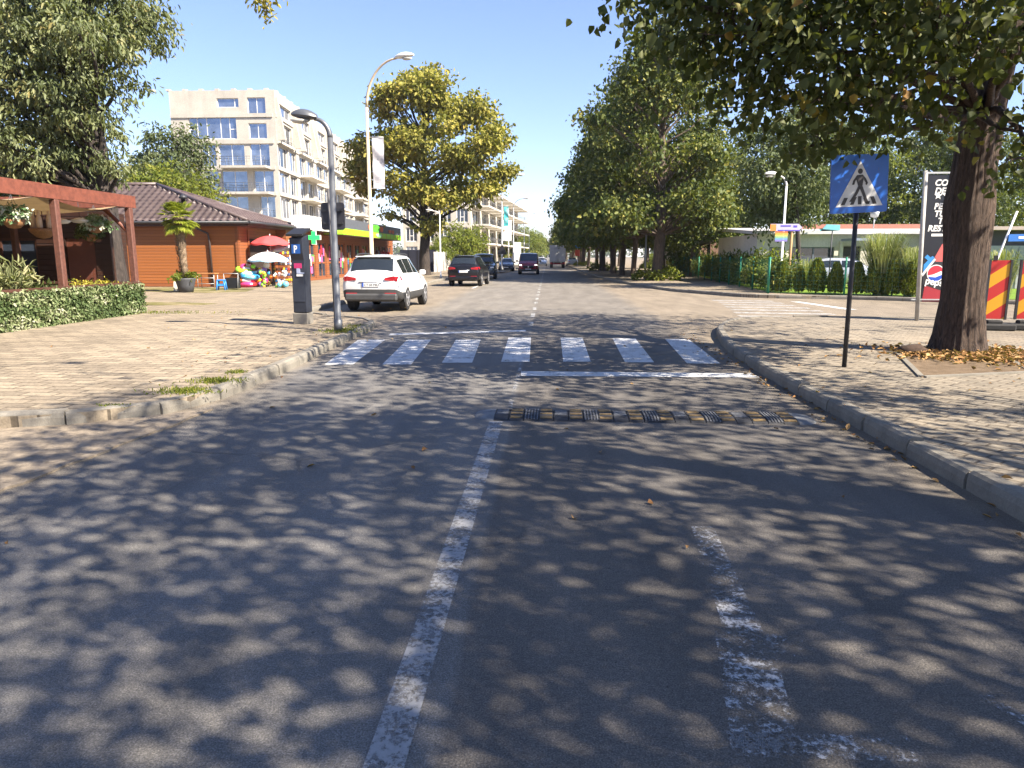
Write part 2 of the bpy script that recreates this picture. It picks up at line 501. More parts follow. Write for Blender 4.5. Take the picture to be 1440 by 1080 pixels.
def text_mesh(body, size, extrude=0.002, offset=0.0, shear=0.0, align='LEFT'):
    cu = bpy.data.curves.new("lettering", 'FONT')
    cu.body = body; cu.size = size; cu.extrude = extrude; cu.offset = offset; cu.shear = shear
    cu.align_x = align; cu.resolution_u = 3
    tmp = bpy.data.objects.new("lettering", cu)
    COL.objects.link(tmp)
    dg = bpy.context.evaluated_depsgraph_get()
    me = bpy.data.meshes.new_from_object(tmp.evaluated_get(dg))
    bpy.data.objects.remove(tmp); bpy.data.curves.remove(cu)
    return me

def lettering(name, body, size, mat, parent, loc, rot, **k):
    me = text_mesh(body, size, **k)
    me.materials.clear(); me.materials.append(mat)
    o = link(name, me, parent)
    o.location = loc; o.rotation_euler = rot
    return o
# ================================================================== THE SETTING
# ground sheet, road, pavements
structure("ground", MB().quad((-900, -60, -0.03), (900, -60, -0.03), (900, 1800, -0.03), (-900, 1800, -0.03)), M_GROUND)
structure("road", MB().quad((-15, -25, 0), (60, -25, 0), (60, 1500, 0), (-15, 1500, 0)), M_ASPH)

def smooth_line(pts, step=0.35):
    pts = [Vector((p[0], p[1], 0)) for p in pts]; out = []
    for i in range(len(pts) - 1):
        p0 = pts[max(i - 1, 0)]; p1 = pts[i]; p2 = pts[i + 1]; p3 = pts[min(i + 2, len(pts) - 1)]
        L = (p2 - p1).length
        if (p0 - p1).length > 1.5 * L: p0 = p1 + (p0 - p1).normalized() * L
        if (p3 - p2).length > 1.5 * L: p3 = p2 + (p3 - p2).normalized() * L
        if L > 12:
            out.append(p1); continue
        n = max(1, int(L / step))
        for k in range(n):
            t = k / n
            out.append(0.5 * ((2 * p1) + (p2 - p0) * t + (2 * p0 - 5 * p1 + 4 * p2 - p3) * t * t + (3 * p1 - p0 - 3 * p2 + p3) * t ** 3))
    out.append(pts[-1])
    return out

def kerb_run(mb, line, inward, h=0.15, w=0.14, block=0.9, seed=1):
    """cast kerb blocks laid along a line; inward = +1 when the pavement is on the left of the line's direction"""
    rng = random.Random(seed)
    # resample into blocks
    acc = [0.0]
    for i in range(1, len(line)): acc.append(acc[-1] + (line[i] - line[i - 1]).length)
    def at(s):
        s = max(0, min(s, acc[-1]))
        for i in range(1, len(acc)):
            if acc[i] >= s:
                t = (s - acc[i - 1]) / max(1e-9, acc[i] - acc[i - 1]); return line[i - 1].lerp(line[i], t)
        return line[-1]
    s = 0.0
    while s < acc[-1] - 0.05:
        bl = block if s < 60 else block * 4
        e = min(s + bl, acc[-1])
        gap = 0.012
        a, b = at(s + gap), at(e - gap)
        d = (b - a); 
        if d.length < 0.05: s = e; continue
        d.normalize(); n = Vector((-d.y, d.x, 0)) * inward
        dz0 = rng.uniform(-0.012, 0.012); dz1 = dz0 + rng.uniform(-0.008, 0.008); off = rng.uniform(-0.012, 0.012)
        vs = []
        for p, dz in ((a, dz0), (b, dz1)):
            for (u, z) in ((-0.0, -0.05), (0.0, h * 0.55), (0.012, h * 0.86), (0.04, h), (w, h), (w, -0.05)):
                q = p + n * (u + off); vs.append((q.x, q.y, z + (dz if z > 0 else 0)))
        fs = [(i, i + 1, 7 + i, 6 + i) for i in range(5)] + [(0, 5, 4, 3, 2, 1), (6, 7, 8, 9, 10, 11)]
        if inward < 0: fs = [f[::-1] for f in fs]
        mb.add(vs, fs)
        s = e

# left pavement with its parking bay
left_edge = smooth_line([(-30, 6.1), (-9, 6.25), (-6.6, 6.42), (-5.4, 6.58), (-4.6, 6.9), (-4.15, 7.35), (-3.92, 8.1), (-3.86, 9.3), (-3.88, 10.7), (-3.98, 13.0), (-4.06, 15.4), (-4.14, 16.9), (-4.5, 17.9),
                         (-5.4, 18.7), (-6.4, 19.5), (-7.0, 20.6), (-7.2, 22.2), (-7.2, 30.0), (-7.2, 44), (-7.2, 60), (-6.9, 67), (-5.8, 70), (-4.6, 71.5), (-4.2, 74), (-4.1, 84), (-4.0, 1400)])
pts = [(p.x, p.y) for p in left_edge]
structure("pavement", MB().prism([(x - 0.03, y + 0.03) for x, y in pts] + [(-120, 1400), (-120, 6.1)], -0.02, 0.13), M_PAVE_L)
kb = MB(); kerb_run(kb, left_edge[0:], +1, seed=3)
structure("kerb", kb, M_KERB)
# right pavement before the side street
right_edge = smooth_line([(3.06, -20), (3.06, 1.0), (3.08, 4.5), (3.12, 7.6), (3.12, 9.4), (3.16, 11.2), (3.32, 13.3), (3.66, 15.5), (4.1, 17.1), (4.7, 18.25), (5.6, 18.95), (7.0, 19.1), (10, 19.0), (13, 18.7), (18, 17.2), (40, 8)])
pts = [(p.x, p.y) for p in right_edge]
structure("pavement", MB().prism([(x + 0.03, y) for x, y in pts] + [(40, -20)], -0.02, 0.13), M_PAVE_R)
kb = MB(); kerb_run(kb, right_edge[:-2], -1, seed=5)
structure("kerb", kb, M_KERB)
# pavement beyond the side street
far_edge = smooth_line([(40, 17.5), (25, 22.8), (17.2, 25.9), (12, 28.9), (9.8, 29.5), (8.4, 30.1), (7.3, 32.2), (6.1, 35.2), (5.25, 40.5), (4.35, 50), (3.8, 70), (3.5, 97), (3.1, 150), (3.1, 1400)])
pts = [(p.x, p.y) for p in far_edge]
structure("pavement", MB().prism([(x + 0.03, y) for x, y in pts] + [(40, 1400)], -0.02, 0.13), M_PAVE_L)
kb = MB(); kerb_run(kb, far_edge[1:], -1, seed=7)
structure("kerb", kb, M_KERB)
# dusty slab of the driveway on the left, its broken edge along the road
rng = random.Random(4)
ed = [(-3.72, 7.62), (-3.78, 6.9), (-3.84, 6.2), (-3.9, 5.6), (-3.96, 4.95), (-4.02, 4.3), (-4.1, 3.0), (-4.1, -4)]
ed2 = []
for i in range(len(ed) - 1):
    for k in range(6):
        t = k / 6; ed2.append((ed[i][0] * (1 - t) + ed[i + 1][0] * t + rng.uniform(-.025, .025), ed[i][1] * (1 - t) + ed[i + 1][1] * t))
structure("driveway", MB().prism(ed2 + [(-4.1, -4), (-14.9, -4), (-14.9, 6.3), (-5.4, 6.64), (-4.4, 7.1)], -0.02, 0.018), earth("dusty_concrete", (0.20, 0.165, 0.125), (0.30, 0.245, 0.18), 1.1))
# lawn behind the hedge, grass patches on the left pavement
structure("lawn", MB().prism([(9.75, 31.3), (12.1, 29.75), (17.2, 26.8), (25, 23.6), (39.9, 18.5), (39.9, 60), (12.2, 60)], 0.10, 0.145), M_LAWN)
structure("grass", MB().prism([(G(200, 411).x, 31.6), (-14.7, 30.2), (-13.5, 31.6), (-14.2, 34.3), (-17, 35.4), (-24, 35.6), (-24, 31)], 0.12, 0.139), M_TURF)
structure("grass", MB().prism([(-13.4, 22.4), (-11.3, 22.6), (-11.0, 23.3), (-12.6, 23.9), (-14.6, 24.0)], 0.12, 0.139), M_TURF)
# manhole-like drain grate at the lay-by mouth
structure("road_patch", MB().prism([(-3.6, 17.0), (-0.5, 17.9), (-0.5, 18.05), (-3.6, 17.15)], -0.01, 0.004), plain("tar_seam", (0.045, 0.043, 0.04), 0.8))

# ------------------------------------------------------------------ painted markings (flat sheets 4 mm up)
def marking(name, polys, m, z=0.005):
    mb = MB()
    for p in polys: mb.add([(x, y, z) for x, y in p], [tuple(range(len(p)))])
    for i, f in enumerate(mb.f):
        a = sum(mb.v[f[k]][0] * mb.v[f[(k + 1) % len(f)]][1] - mb.v[f[(k + 1) % len(f)]][0] * mb.v[f[k]][1] for k in range(len(f)))
        if a < 0: mb.f[i] = f[::-1]
    return structure(name, mb, m)

zeb = [((-3.52, 11.0), (-3.07, 11.03), (-3.32, 14.42), (-3.88, 14.39)), ((-2.61, 11.05), (-2.15, 11.07), (-2.38, 14.47), (-2.87, 14.44)), ((-1.69, 11.3), (-1.2, 11.32), (-1.36, 14.52), (-1.87, 14.5)),
       ((-0.74, 11.45), (-0.28, 11.47), (-0.33, 14.95), (-0.81, 14.93)), ((0.27, 11.5), (0.72, 11.52), (0.75, 14.99), (0.29, 14.98)), ((1.27, 11.48), (1.74, 11.5), (1.85, 14.9), (1.37, 14.9)), ((2.25, 11.4), (2.78, 11.42), (2.93, 14.84), (2.45, 14.82))]
marking("zebra_crossing_marking", zeb, M_PAINT)
marking("stop_line_marking", [((-0.37, 10.08), (3.03, 10.1), (3.0, 10.46), (-0.38, 10.5))], M_PAINT)
marking("stop_line_marking", [((-3.45, 15.25), (-0.48, 16.2), (-0.49, 16.55), (-3.46, 15.6))], M_PAINT)
marking("centre_line_marking", [((-0.625, -3), (-0.485, -3), (-0.45, 7.2), (-0.59, 7.2))], M_PAINT_WORN)
marking("centre_line_marking", [((-0.44, 7.9), (-0.39, 7.9), (-0.38, 11.4), (-0.43, 11.4))], M_PAINT_OLD)
marking("centre_line_marking", [((-0.47, y), (-0.35, y), (-0.35, y + 1.2), (-0.47, y + 1.2)) for y in [17.5 + 2.7 * i for i in range(60)]], paint("dash_paint", 0.52, (0.5, 0.5, 0.48)))
marking("old_lane_marking", [((0.93, 4.35), (1.07, 4.35), (1.00, 3.0), (0.82, 3.0)), ((0.78, 3.05), (1.03, 3.05), (0.90, 2.25), (0.66, 2.25)), ((0.66, 2.35), (1.30, 2.35), (1.30, 2.22), (0.66, 2.22)),
                             ((1.02, 3.05), (1.16, 3.0), (1.10, 2.85), (0.98, 2.9)), ((1.70, 2.62), (1.76, 2.62), (1.84, 2.38), (1.78, 2.38))], M_PAINT_OLD)
sz = [(5.3, 8.2, 19.75), (5.5, 8.4, 21.0), (5.7, 8.5, 22.25), (5.9, 8.6, 23.5), (6.05, 8.65, 24.75), (6.25, 8.6, 26.0), (6.4, 8.6, 27.25), (6.4, 8.6, 28.4)]
marking("side_street_crossing_marking", [((a, y - 0.5), (b, y - 0.95), (b, y - 0.45), (a, y)) for a, b, y in sz], M_PAINT_FADED)
marking("side_street_stop_line_marking", [((9.2, 27.6), (9.55, 27.5), (9.95, 23.4), (9.6, 23.4))], M_PAINT)
marking("parking_bay_marking", [((-7.0, 47.6), (-3.9, 48.6), (-3.9, 48.8), (-7.0, 47.8)), ((-7.0, 56.3), (-3.9, 57.3), (-3.9, 57.6), (-7.0, 56.6)), ((-4.05, 38), (-3.92, 38), (-3.92, 46), (-4.05, 46))], M_PAINT)

# ================================================================== FOLIAGE TOOLS
def np_unit(a):
    return a / np.maximum(1e-9, np.linalg.norm(a, axis=1, keepdims=True))

def leaf_mesh(name, pos, axis, nrm, length, width, tint, fold=0.25):
    """one mesh of many six-point leaves folded along the midrib"""
    n = len(pos)
    ax = np_unit(axis); nr = nrm - ax * (nrm * ax).sum(1, keepdims=True); nr = np_unit(nr)
    sd = np.cross(ax, nr)
    L = length[:, None]; W = width[:, None]
    up = nr * (W * fold)
    base = pos; tip = pos + ax * L - nr * (L * 0.18)
    l1 = pos + ax * L * 0.33 + sd * W * 0.5 + up; l2 = pos + ax * L * 0.7 + sd * W * 0.38 + up * 0.4
    r1 = pos + ax * L * 0.33 - sd * W * 0.5 + up; r2 = pos + ax * L * 0.7 - sd * W * 0.38 + up * 0.4
    V = np.stack([base, l1, l2, tip, r2, r1], 1).reshape(-1, 3).astype(np.float32)
    idx = np.arange(n)[:, None] * 6
    Fq = np.concatenate([idx + np.array([[0, 3, 2, 1]]), idx + np.array([[0, 5, 4, 3]])], 1).reshape(-1, 4).astype(np.int32)
    me = bpy.data.meshes.new(name)
    me.vertices.add(len(V)); me.vertices.foreach_set('co', V.ravel())
    me.loops.add(Fq.size); me.loops.foreach_set('vertex_index', Fq.ravel())
    me.polygons.add(len(Fq)); me.polygons.foreach_set('loop_start', np.arange(0, Fq.size, 4, dtype=np.int32))
    me.polygons.foreach_set('use_smooth', np.ones(len(Fq), dtype=bool))
    at = me.attributes.new('tint', 'FLOAT', 'POINT')
    at.data.foreach_set('value', np.repeat(tint.astype(np.float32), 6))
    me.update(calc_edges=True)
    return me

def crown_leaves(rs, blobs, n, size, aspect=0.62, droop=0.5, per=12, spread=0.35, shell=0.45, tint_c=0.25, flat=1.0):
    """blobs: list of (centre, radii, weight); leaves grow in sprays spread through each blob's outer volume"""
    w = np.array([b[2] * b[1][0] * b[1][1] for b in blobs], float); w /= w.sum()
    pos, out, ct = [], [], []
    for b, wi in zip(blobs, w):
        k = max(1, int(n * wi / per))
        d = np_unit(rs.normal(size=(k, 3)))
        r = (shell + (1 - shell) * rs.random((k, 1)) ** 0.7) * (1 + 0.22 * rs.normal(size=(k, 1)))
        # lumpy outline: push directions in and out by a few random lobes
        lob = np_unit(rs.normal(size=(7, 3))); am = rs.uniform(-0.25, 0.3, 7)
        r = r * (1 + (np.exp(-4 * (1 - d @ lob.T)) * am).sum(1, keepdims=True))
        c = np.array(b[0]) + d * r * np.array(b[1])
        cc = np.repeat(c, per, 0); dd = np.repeat(d, per, 0)
        off = rs.normal(size=cc.shape) * spread * np.array([1, 1, 0.6 * flat])
        pos.append(cc + off); out.append(dd)
        ct.append(np.repeat(rs.random(k), per))
    pos = np.concatenate(pos); out = np.concatenate(out); ct = np.concatenate(ct)
    m = len(pos)
    nrm = np_unit(out * 0.5 + np.array([0, 0, 0.55]) + rs.normal(size=(m, 3)) * 0.55)
    axis = np_unit(out * 0.5 + rs.normal(size=(m, 3)) * 0.6 + np.array([0, 0, -droop]))
    L = size * rs.uniform(0.45, 1.3, m)
    tint = np.clip(ct * (1 - tint_c) + rs.random(m) * tint_c, 0, 1)
    return pos, axis, nrm, L, L * aspect * rs.uniform(0.8, 1.15, m), tint

def lumpy(blobs, k, seed, f=0.42, core=0.4):
    """break each big blob into a core and k separate leaf clumps on its outside"""
    rng = random.Random(seed); out = []
    for (c, r, w) in blobs:
        out.append((c, tuple(x * 0.72 for x in r), w * core))
        for i in range(k):
            d = Vector((rng.gauss(0, 1), rng.gauss(0, 1), rng.gauss(0, 1))).normalized(); q = rng.uniform(.62, .92); g = f * rng.uniform(.7, 1.25)
            out.append((tuple(c[j] + d[j] * r[j] * q for j in range(3)), (r[0] * g, r[1] * g, r[2] * g * .8), w * 1.25))
    return out

def trunk_mesh(mb, pts, rads, seg=14, ridge=0.05, seed=0, rings=1.0):
    """trunk swept along pts with furrowed bark; returns nothing"""
    P_ = [Vector(p) for p in pts]
    # resample
    path, rr = [], []
    for i in range(len(P_) - 1):
        L = (P_[i + 1] - P_[i]).length; n = max(1, int(L / (0.22 * rings)))
        for k in range(n):
            t = k / n; path.append(P_[i].lerp(P_[i + 1], t)); rr.append(rads[i] * (1 - t) + rads[i + 1] * t)
    path.append(P_[-1]); rr.append(rads[-1])
    vs = []
    for p, r in zip(path, rr):
        for k in range(seg):
            a = 2 * math.pi * k / seg
            nz = mnoise.noise(Vector((math.cos(a) * seg * 0.22, math.sin(a) * seg * 0.22, p.z * 0.7 + seed * 9)))
            nz2 = mnoise.noise(Vector((math.cos(a) * 1.1, math.sin(a) * 1.1, p.z * 0.8 + seed * 5)))
            q = r * (1 + ridge * nz * 2 + 0.10 * nz2)
            vs.append(p + Vector((math.cos(a) * q, math.sin(a) * q, 0)))
    fs = [(i * seg + k, i * seg + (k + 1) % seg, (i + 1) * seg + (k + 1) % seg, (i + 1) * seg + k) for i in range(len(path) - 1) for k in range(seg)]
    mb.add(vs, fs, 0, True)

def limb(mb, a, b, r0, r1, rng, sag=0.12, seg=7, n=6):
    a, b = Vector(a), Vector(b); L = (b - a).length; pts = []; ra = []
    j = Vector((rng.uniform(-1, 1), rng.uniform(-1, 1), rng.uniform(-.3, 1))) * L * sag
    for i in range(n + 1):
        t = i / n
        pts.append(a.lerp(b, t) + j * math.sin(math.pi * t) + Vector((rng.uniform(-1, 1), rng.uniform(-1, 1), rng.uniform(-1, 1))) * L * 0.015 * (0 < i < n))
        ra.append(r0 * (1 - t) + r1 * t)
    mb.tube(pts, ra, seg, cap=False)

def make_tree(name, label, cat, loc, seed, trunk, rads, blobs, n_leaf, leaf, mat, bark, aspect=0.62, droop=0.5, per=12, spread=0.35, shell=0.45,
              group=None, limbs=True, twigs=0, ridge=0.05, seg=14, crotch=None, extra=None, flat=1.0):
    rs = np.random.RandomState(seed); rng = random.Random(seed)
    t = thing(name, label, cat, loc, 0, group)
    mb = MB(); trunk_mesh(mb, trunk, rads, seg, ridge, seed)
    mb.build("trunk", bark, t)
    pos, axis, nrm, L, W, tint = crown_leaves(rs, blobs, n_leaf, leaf, aspect, droop, per, spread, shell, flat=flat)
    if extra is not None:
        e = extra(rs)
        pos, axis, nrm, L, W, tint = [np.concatenate([p, q]) for p, q in zip((pos, axis, nrm, L, W, tint), e)]
    cr = link("crown", leaf_mesh("crown", pos, axis, nrm, L, W, tint), t)
    cr.data.materials.append(mat)
    if limbs:
        lb = MB(); top = Vector(trunk[-1]); c0 = Vector(crotch) if crotch else top
        zt = [Vector(p) for p in trunk]
        for b in blobs:
            c = Vector(b[0])
            # leave the trunk somewhat below the blob
            zz = min(max(c.z - 1.2 - 0.35 * (Vector((c.x, c.y, 0)) - Vector((c0.x, c0.y, 0))).length, c0.z), top.z)
            st = top
            for i in range(len(zt) - 1):
                if zt[i].z <= zz <= zt[i + 1].z:
                    st = zt[i].lerp(zt[i + 1], (zz - zt[i].z) / max(1e-6, zt[i + 1].z - zt[i].z))
            r0 = max(0.03, rads[-1] * 0.8)
            limb(lb, st, c, r0, 0.02, rng)
            for k in range(twigs):
                d = Vector((rng.gauss(0, 1), rng.gauss(0, 1), rng.gauss(0, .7))); d.normalize()
                e = c + Vector((d.x * b[1][0], d.y * b[1][1], d.z * b[1][2])) * 0.85
                limb(lb, st.lerp(c, rng.uniform(0.55, 1.0)), e, 0.018, 0.005, rng, 0.15, 5, 5)
        lb.build("limbs", bark, t)
    return t

BARK_GREY = bark_mat("grey_brown_bark", (0.05, 0.036, 0.026), (0.17, 0.125, 0.09))
BARK_LIME = bark_mat("furrowed_bark", (0.020, 0.013, 0.010), (0.135, 0.090, 0.064), 27.0, 0.17)
BARK_DARK = bark_mat("dark_bark", (0.018, 0.014, 0.012), (0.072, 0.055, 0.045), 12)
BARK_PALE = bark_mat("pale_bark", (0.12, 0.09, 0.06), (0.30, 0.23, 0.16))
LEAF_LIME = leaf_mat("lime_leaf", [(0.0, (0.026, 0.036, 0.012)), (0.5, (0.045, 0.060, 0.018)), (0.86, (0.125, 0.135, 0.045)), (0.95, (0.28, 0.21, 0.03)), (1.0, (0.22, 0.08, 0.02))], 0.16)
LEAF_ROW = leaf_mat("row_leaf", [(0.0, (0.034, 0.052, 0.014)), (0.45, (0.070, 0.095, 0.024)), (0.80, (0.15, 0.16, 0.038)), (1.0, (0.34, 0.29, 0.06))], 0.18)
LEAF_ASH = leaf_mat("ash_leaf", [(0.0, (0.055, 0.072, 0.026)), (0.5, (0.110, 0.132, 0.050)), (0.85, (0.20, 0.215, 0.095)), (1.0, (0.28, 0.22, 0.07))], 0.22, 0.5, 0.35)
LEAF_GOLD = leaf_mat("golden_leaf", [(0.0, (0.11, 0.125, 0.028)), (0.4, (0.25, 0.235, 0.050)), (0.8, (0.37, 0.325, 0.07)), (1.0, (0.40, 0.29, 0.06))], 0.30)
LEAF_DARK = leaf_mat("dark_leaf", [(0.0, (0.035, 0.052, 0.016)), (0.6, (0.065, 0.088, 0.026)), (1.0, (0.12, 0.14, 0.045))], 0.2)
LEAF_BRIGHT = leaf_mat("bright_leaf", [(0.0, (0.075, 0.11, 0.018)), (0.6, (0.16, 0.19, 0.028)), (1.0, (0.28, 0.26, 0.05))], 0.35)
LEAF_GREY = leaf_mat("grey_green_leaf", [(0.0, (0.055, 0.078, 0.036)), (0.6, (0.10, 0.125, 0.058)), (1.0, (0.17, 0.185, 0.09))], 0.2)
LEAF_THUJA = leaf_mat("thuja_leaf", [(0.0, (0.06, 0.095, 0.015)), (0.6, (0.16, 0.205, 0.03)), (1.0, (0.32, 0.32, 0.05))], 0.32)

# ------------------------------------------------------------------ the big lime on the near right pavement
LX, LY = 6.83, 12.0
def rel(p): return (p.x - LX, p.y - LY, p.z)
tr = [rel(P(1342, 505, LY)), rel(P(1346, 470, LY)), rel(P(1350, 420, LY)), rel(P(1356, 350, LY)), rel(P(1360, 290, LY)), rel(P(1366, 240, LY)), rel(P(1380, 150, LY)), rel(P(1392, 90, LY)), (0.95, 0.15, 6.4), (1.0, 0.3, 9.0)]
tr = [(x + .045, y, z) for x, y, z in tr]; tr[0] = (tr[0][0], 0, 0.10)
near_blobs = [((1.7, -2.8, 6.4), (1.7, 1.7, 1.2), 4.0), ((-0.5, 0.5, 9.0), (4.2, 4.8, 2.8), 1.0), ((1.6, -1.0, 8.0), (4.2, 4.6, 2.6), 1.0), ((-2.8, 2.2, 7.6), (3.0, 3.4, 2.0), 0.9), ((-2.4, -2.6, 7.2), (3.0, 2.8, 2.0), 0.9), ((3.0, 2.5, 8.0), (3.2, 3.0, 2.4), 0.8), ((0.3, 4.2, 7.6), (3.2, 2.8, 2.2), 0.9)]  # first clump, out of view, is added dense to shade the pedestrian sign
for (px, py, Y, rx, ry, rz) in [(935, -10, 9.6, 0.8, 1.0, 0.5), (985, 45, 9.8, 0.95, 1.1, 0.55), (1060, 60, 9.2, 0.9, 1.2, 0.6), (1075, 140, 10.0, 0.75, 0.9, 0.5), (1160, 130, 9.2, 0.95, 1.1, 0.6),
                                (1235, 140, 9.8, 0.8, 0.9, 0.45), (1150, 30, 8.6, 1.0, 1.2, 0.65), (1260, 60, 9.0, 1.1, 1.2, 0.7), (1300, 165, 10.6, 0.7, 0.6, 0.40), (1140, 205, 11.0, 0.5, 0.5, 0.22), (1350, 40, 8.6, 0.9, 1.0, 0.6),
                                (1440, 40, 8.4, 0.9, 1.0, 0.7), (1432, 185, 9.6, 0.45, 0.7, 0.45), (1450, 235, 10.0, 0.4, 0.5, 0.3), (1030, -60, 9.6, 1.3, 1.5, 0.7), (1120, -60, 9.0, 1.5, 1.5, 0.7), (1265, -60, 8.8, 1.5, 1.6, 0.8), (965, 10, 11.5, 0.9, 1.1, 0.55)]:
    c = P(px, py, Y); near_blobs.append(((c.x - LX, c.y - LY, c.z), (rx, ry, rz), 1.35))
lime = make_tree("lime_tree", "big lime tree with furrowed bark in a square of dead leaves, branches over the road", "tree", (LX, LY, 0), 11,
                 tr, [0.46, 0.38, 0.315, 0.315, 0.34, 0.295, 0.285, 0.285, 0.20, 0.08], near_blobs, 32000, 0.125, LEAF_LIME, BARK_LIME, aspect=0.85, droop=0.75, per=14, spread=0.25, shell=0.2,
                 twigs=6, ridge=0.05, seg=90, crotch=(0.8, 0, 3.9))
# two more of the same row stand beside and behind the camera and shade the road
bb = [((-0.6, -0.4, 9.6), (3.8, 4.2, 1.7), 1.0), ((-0.3, 0.0, 7.8), (4.6, 4.6, 2.2), 1.0), ((-2.6, 1.2, 6.0), (3.0, 2.8, 1.3), 1.0), ((2.2, -1.4, 6.4), (3.4, 3.4, 1.8), 1.0), ((-1.8, -2.8, 5.8), (3.0, 2.6, 1.5), 1.0), ((1.2, 3.0, 6.2), (3.0, 2.4, 1.4), 1.0), ((-4.0, -0.8, 6.8), (2.2, 2.6, 1.5), 0.9)]
lime2 = make_tree("lime_tree", "lime tree out of view beside the photographer, known by its dappled shade on the road", "tree", (7.4, 2.2, 0), 23,
                  [(0, 0, 0.1), (0, 0, 0.5), (0.05, 0, 1.4), (0.1, 0.1, 3.5), (0.15, 0.1, 6), (0.2, 0.2, 8.5)], [0.52, 0.42, 0.36, 0.31, 0.22, 0.08], bb, 25000, 0.115, LEAF_LIME, BARK_GREY, aspect=0.85, droop=0.6, per=22, spread=0.25, shell=0.2,
                  twigs=2, seg=24, crotch=(0.1, 0, 3.6))
dup(lime2, (7.5, -3.6, 0), 2.1, "lime tree out of view behind the photographer, known by its shade on the nearest asphalt")

# leaves hanging in from a tree on the left
def sprig(rs):
    pts = [P(357, 0, 8.0), P(366, 4, 8.0), P(374, 12, 8.05), P(375, 22, 8.05), P(384, -4, 8.1), P(368, -8, 8.0), P(396, -10, 8.1), P(378, -22, 8.0)]
    pos = np.concatenate([np.array(p)[None] + rs.normal(size=(24, 3)) * 0.045 for p in pts]) - np.array([[-7.6, 0.5, 0]])
    m = len(pos)
    return pos, rs.normal(size=(m, 3)) + np.array([0, 0, -.8]), rs.normal(size=(m, 3)) + np.array([0, -.4, .5]), rs.uniform(0.035, 0.075, m), rs.uniform(0.02, 0.035, m), np.clip(rs.uniform(0.35, 1.0, m), 0, 1)
tip = P(376, -16, 8.0)
oh = make_tree("roadside_tree", "tree out of view whose yellowing leaf sprig hangs in at the top, left of centre", "tree", (-7.6, 0.5, 0), 31, [(0, 0, 0.1), (0, 0, 2.5), (0.1, 0.1, 5)], [0.26, 0.2, 0.12],
          [((0, -1.5, 8), (2.6, 2.6, 2.0), 1)], 5000, 0.11, LEAF_GOLD, BARK_GREY, extra=sprig, seg=10)
lb = MB(); rng = random.Random(3); limb(lb, (0.1, 0.1, 5), (tip.x + 7.6, tip.y - 0.5, tip.z + 0.12), 0.05, 0.008, rng, 0.16); limb(lb, (tip.x + 7.6, tip.y - 0.5, tip.z + 0.1), (P(374, 20, 8).x + 7.6, 7.52, P(374, 20, 8).z), 0.008, 0.003, rng, 0.05)
lb.build("branch", BARK_DARK, oh)

# soil square and its leaf litter
pit = [G(1262, 497, .13), G(1408, 500, .13), G(1452, 524, .13), G(1296, 531, .13)]
structure("tree_pit_ground", MB().prism([(p.x, p.y) for p in pit], 0.10, 0.142), M_SOIL)
pe = MB()
for i in range(4):
    a, b = pit[i], pit[(i + 1) % 4]; d = (b - a); mid = (a + b) / 2
    pe.box((mid.x, mid.y, 0.122), (d.length - 0.09, 0.07, 0.06), math.atan2(d.y, d.x))
structure("tree_pit_kerb", pe, M_KERB)
rs = np.random.RandomState(8)
n = 2600
pos = np.stack([LX + rs.normal(0, 0.66, n) + 0.1, LY - 0.42 + rs.normal(0, 0.46, n), np.full(n, 0.15) + rs.random(n) * 0.05], 1)
lf = link("fallen_leaves", leaf_mesh("fallen_leaves", pos, rs.normal(size=(n, 3)) * [1, 1, .2], rs.normal(size=(n, 3)) * .5 + [0, 0, 1], rs.uniform(.05, .11, n), rs.uniform(.03, .07, n), rs.random(n)), kind='stuff')
lf.data.materials.append(leaf_mat("dead_leaf", [(0, (0.16, 0.075, 0.03)), (0.5, (0.30, 0.16, 0.06)), (1, (0.42, 0.27, 0.12))], 0.1, 0.7))
n = 240
px_ = np.concatenate([rs.normal(3.0, 0.10, n // 2), rs.uniform(-3.9, 6.5, n // 4), rs.uniform(-9, -4.2, n // 4)]); py_ = np.concatenate([rs.uniform(4, 16, n // 2), rs.uniform(3, 18, n // 4), rs.uniform(8, 22, n // 4)])
zz = np.where((px_ > 3.15) | (px_ < -4.1), 0.145, 0.015)
lf2 = link("fallen_leaves", leaf_mesh("fallen_leaves", np.stack([px_, py_, zz], 1), rs.normal(size=(len(px_), 3)) * [1, 1, .1], rs.normal(size=(len(px_), 3)) * .3 + [0, 0, 1], rs.uniform(.03, .08, len(px_)), rs.uniform(.02, .05, len(px_)), rs.random(len(px_))), kind='stuff')
lf2.data.materials.append(MATS["dead_leaf"])
# dark clod beside the trunk
cb = MB(); cb.lathe([(0.0, 0.0), (0.24, 0.0), (0.26, 0.07), (0.2, 0.15), (0.1, 0.19), (0, 0.2)], (0, 0, 0), 12, sx=1.2)
for i, v in enumerate(cb.v):
    k = 1 + 0.3 * mnoise.noise(Vector(v) * 7); cb.v[i] = (v[0] * k, v[1] * k, v[2] * k)
o = cb.build("earth_clod", plain("dark_clod", (0.05, 0.03, 0.02), 0.95, var=.4, scale=20), label="dark clod of earth lying beside the foot of the big lime", cat="earth clod")
g_ = G(1283, 497, .14); o.location = (g_.x, g_.y, .138); o.scale = (.8, .7, .75)

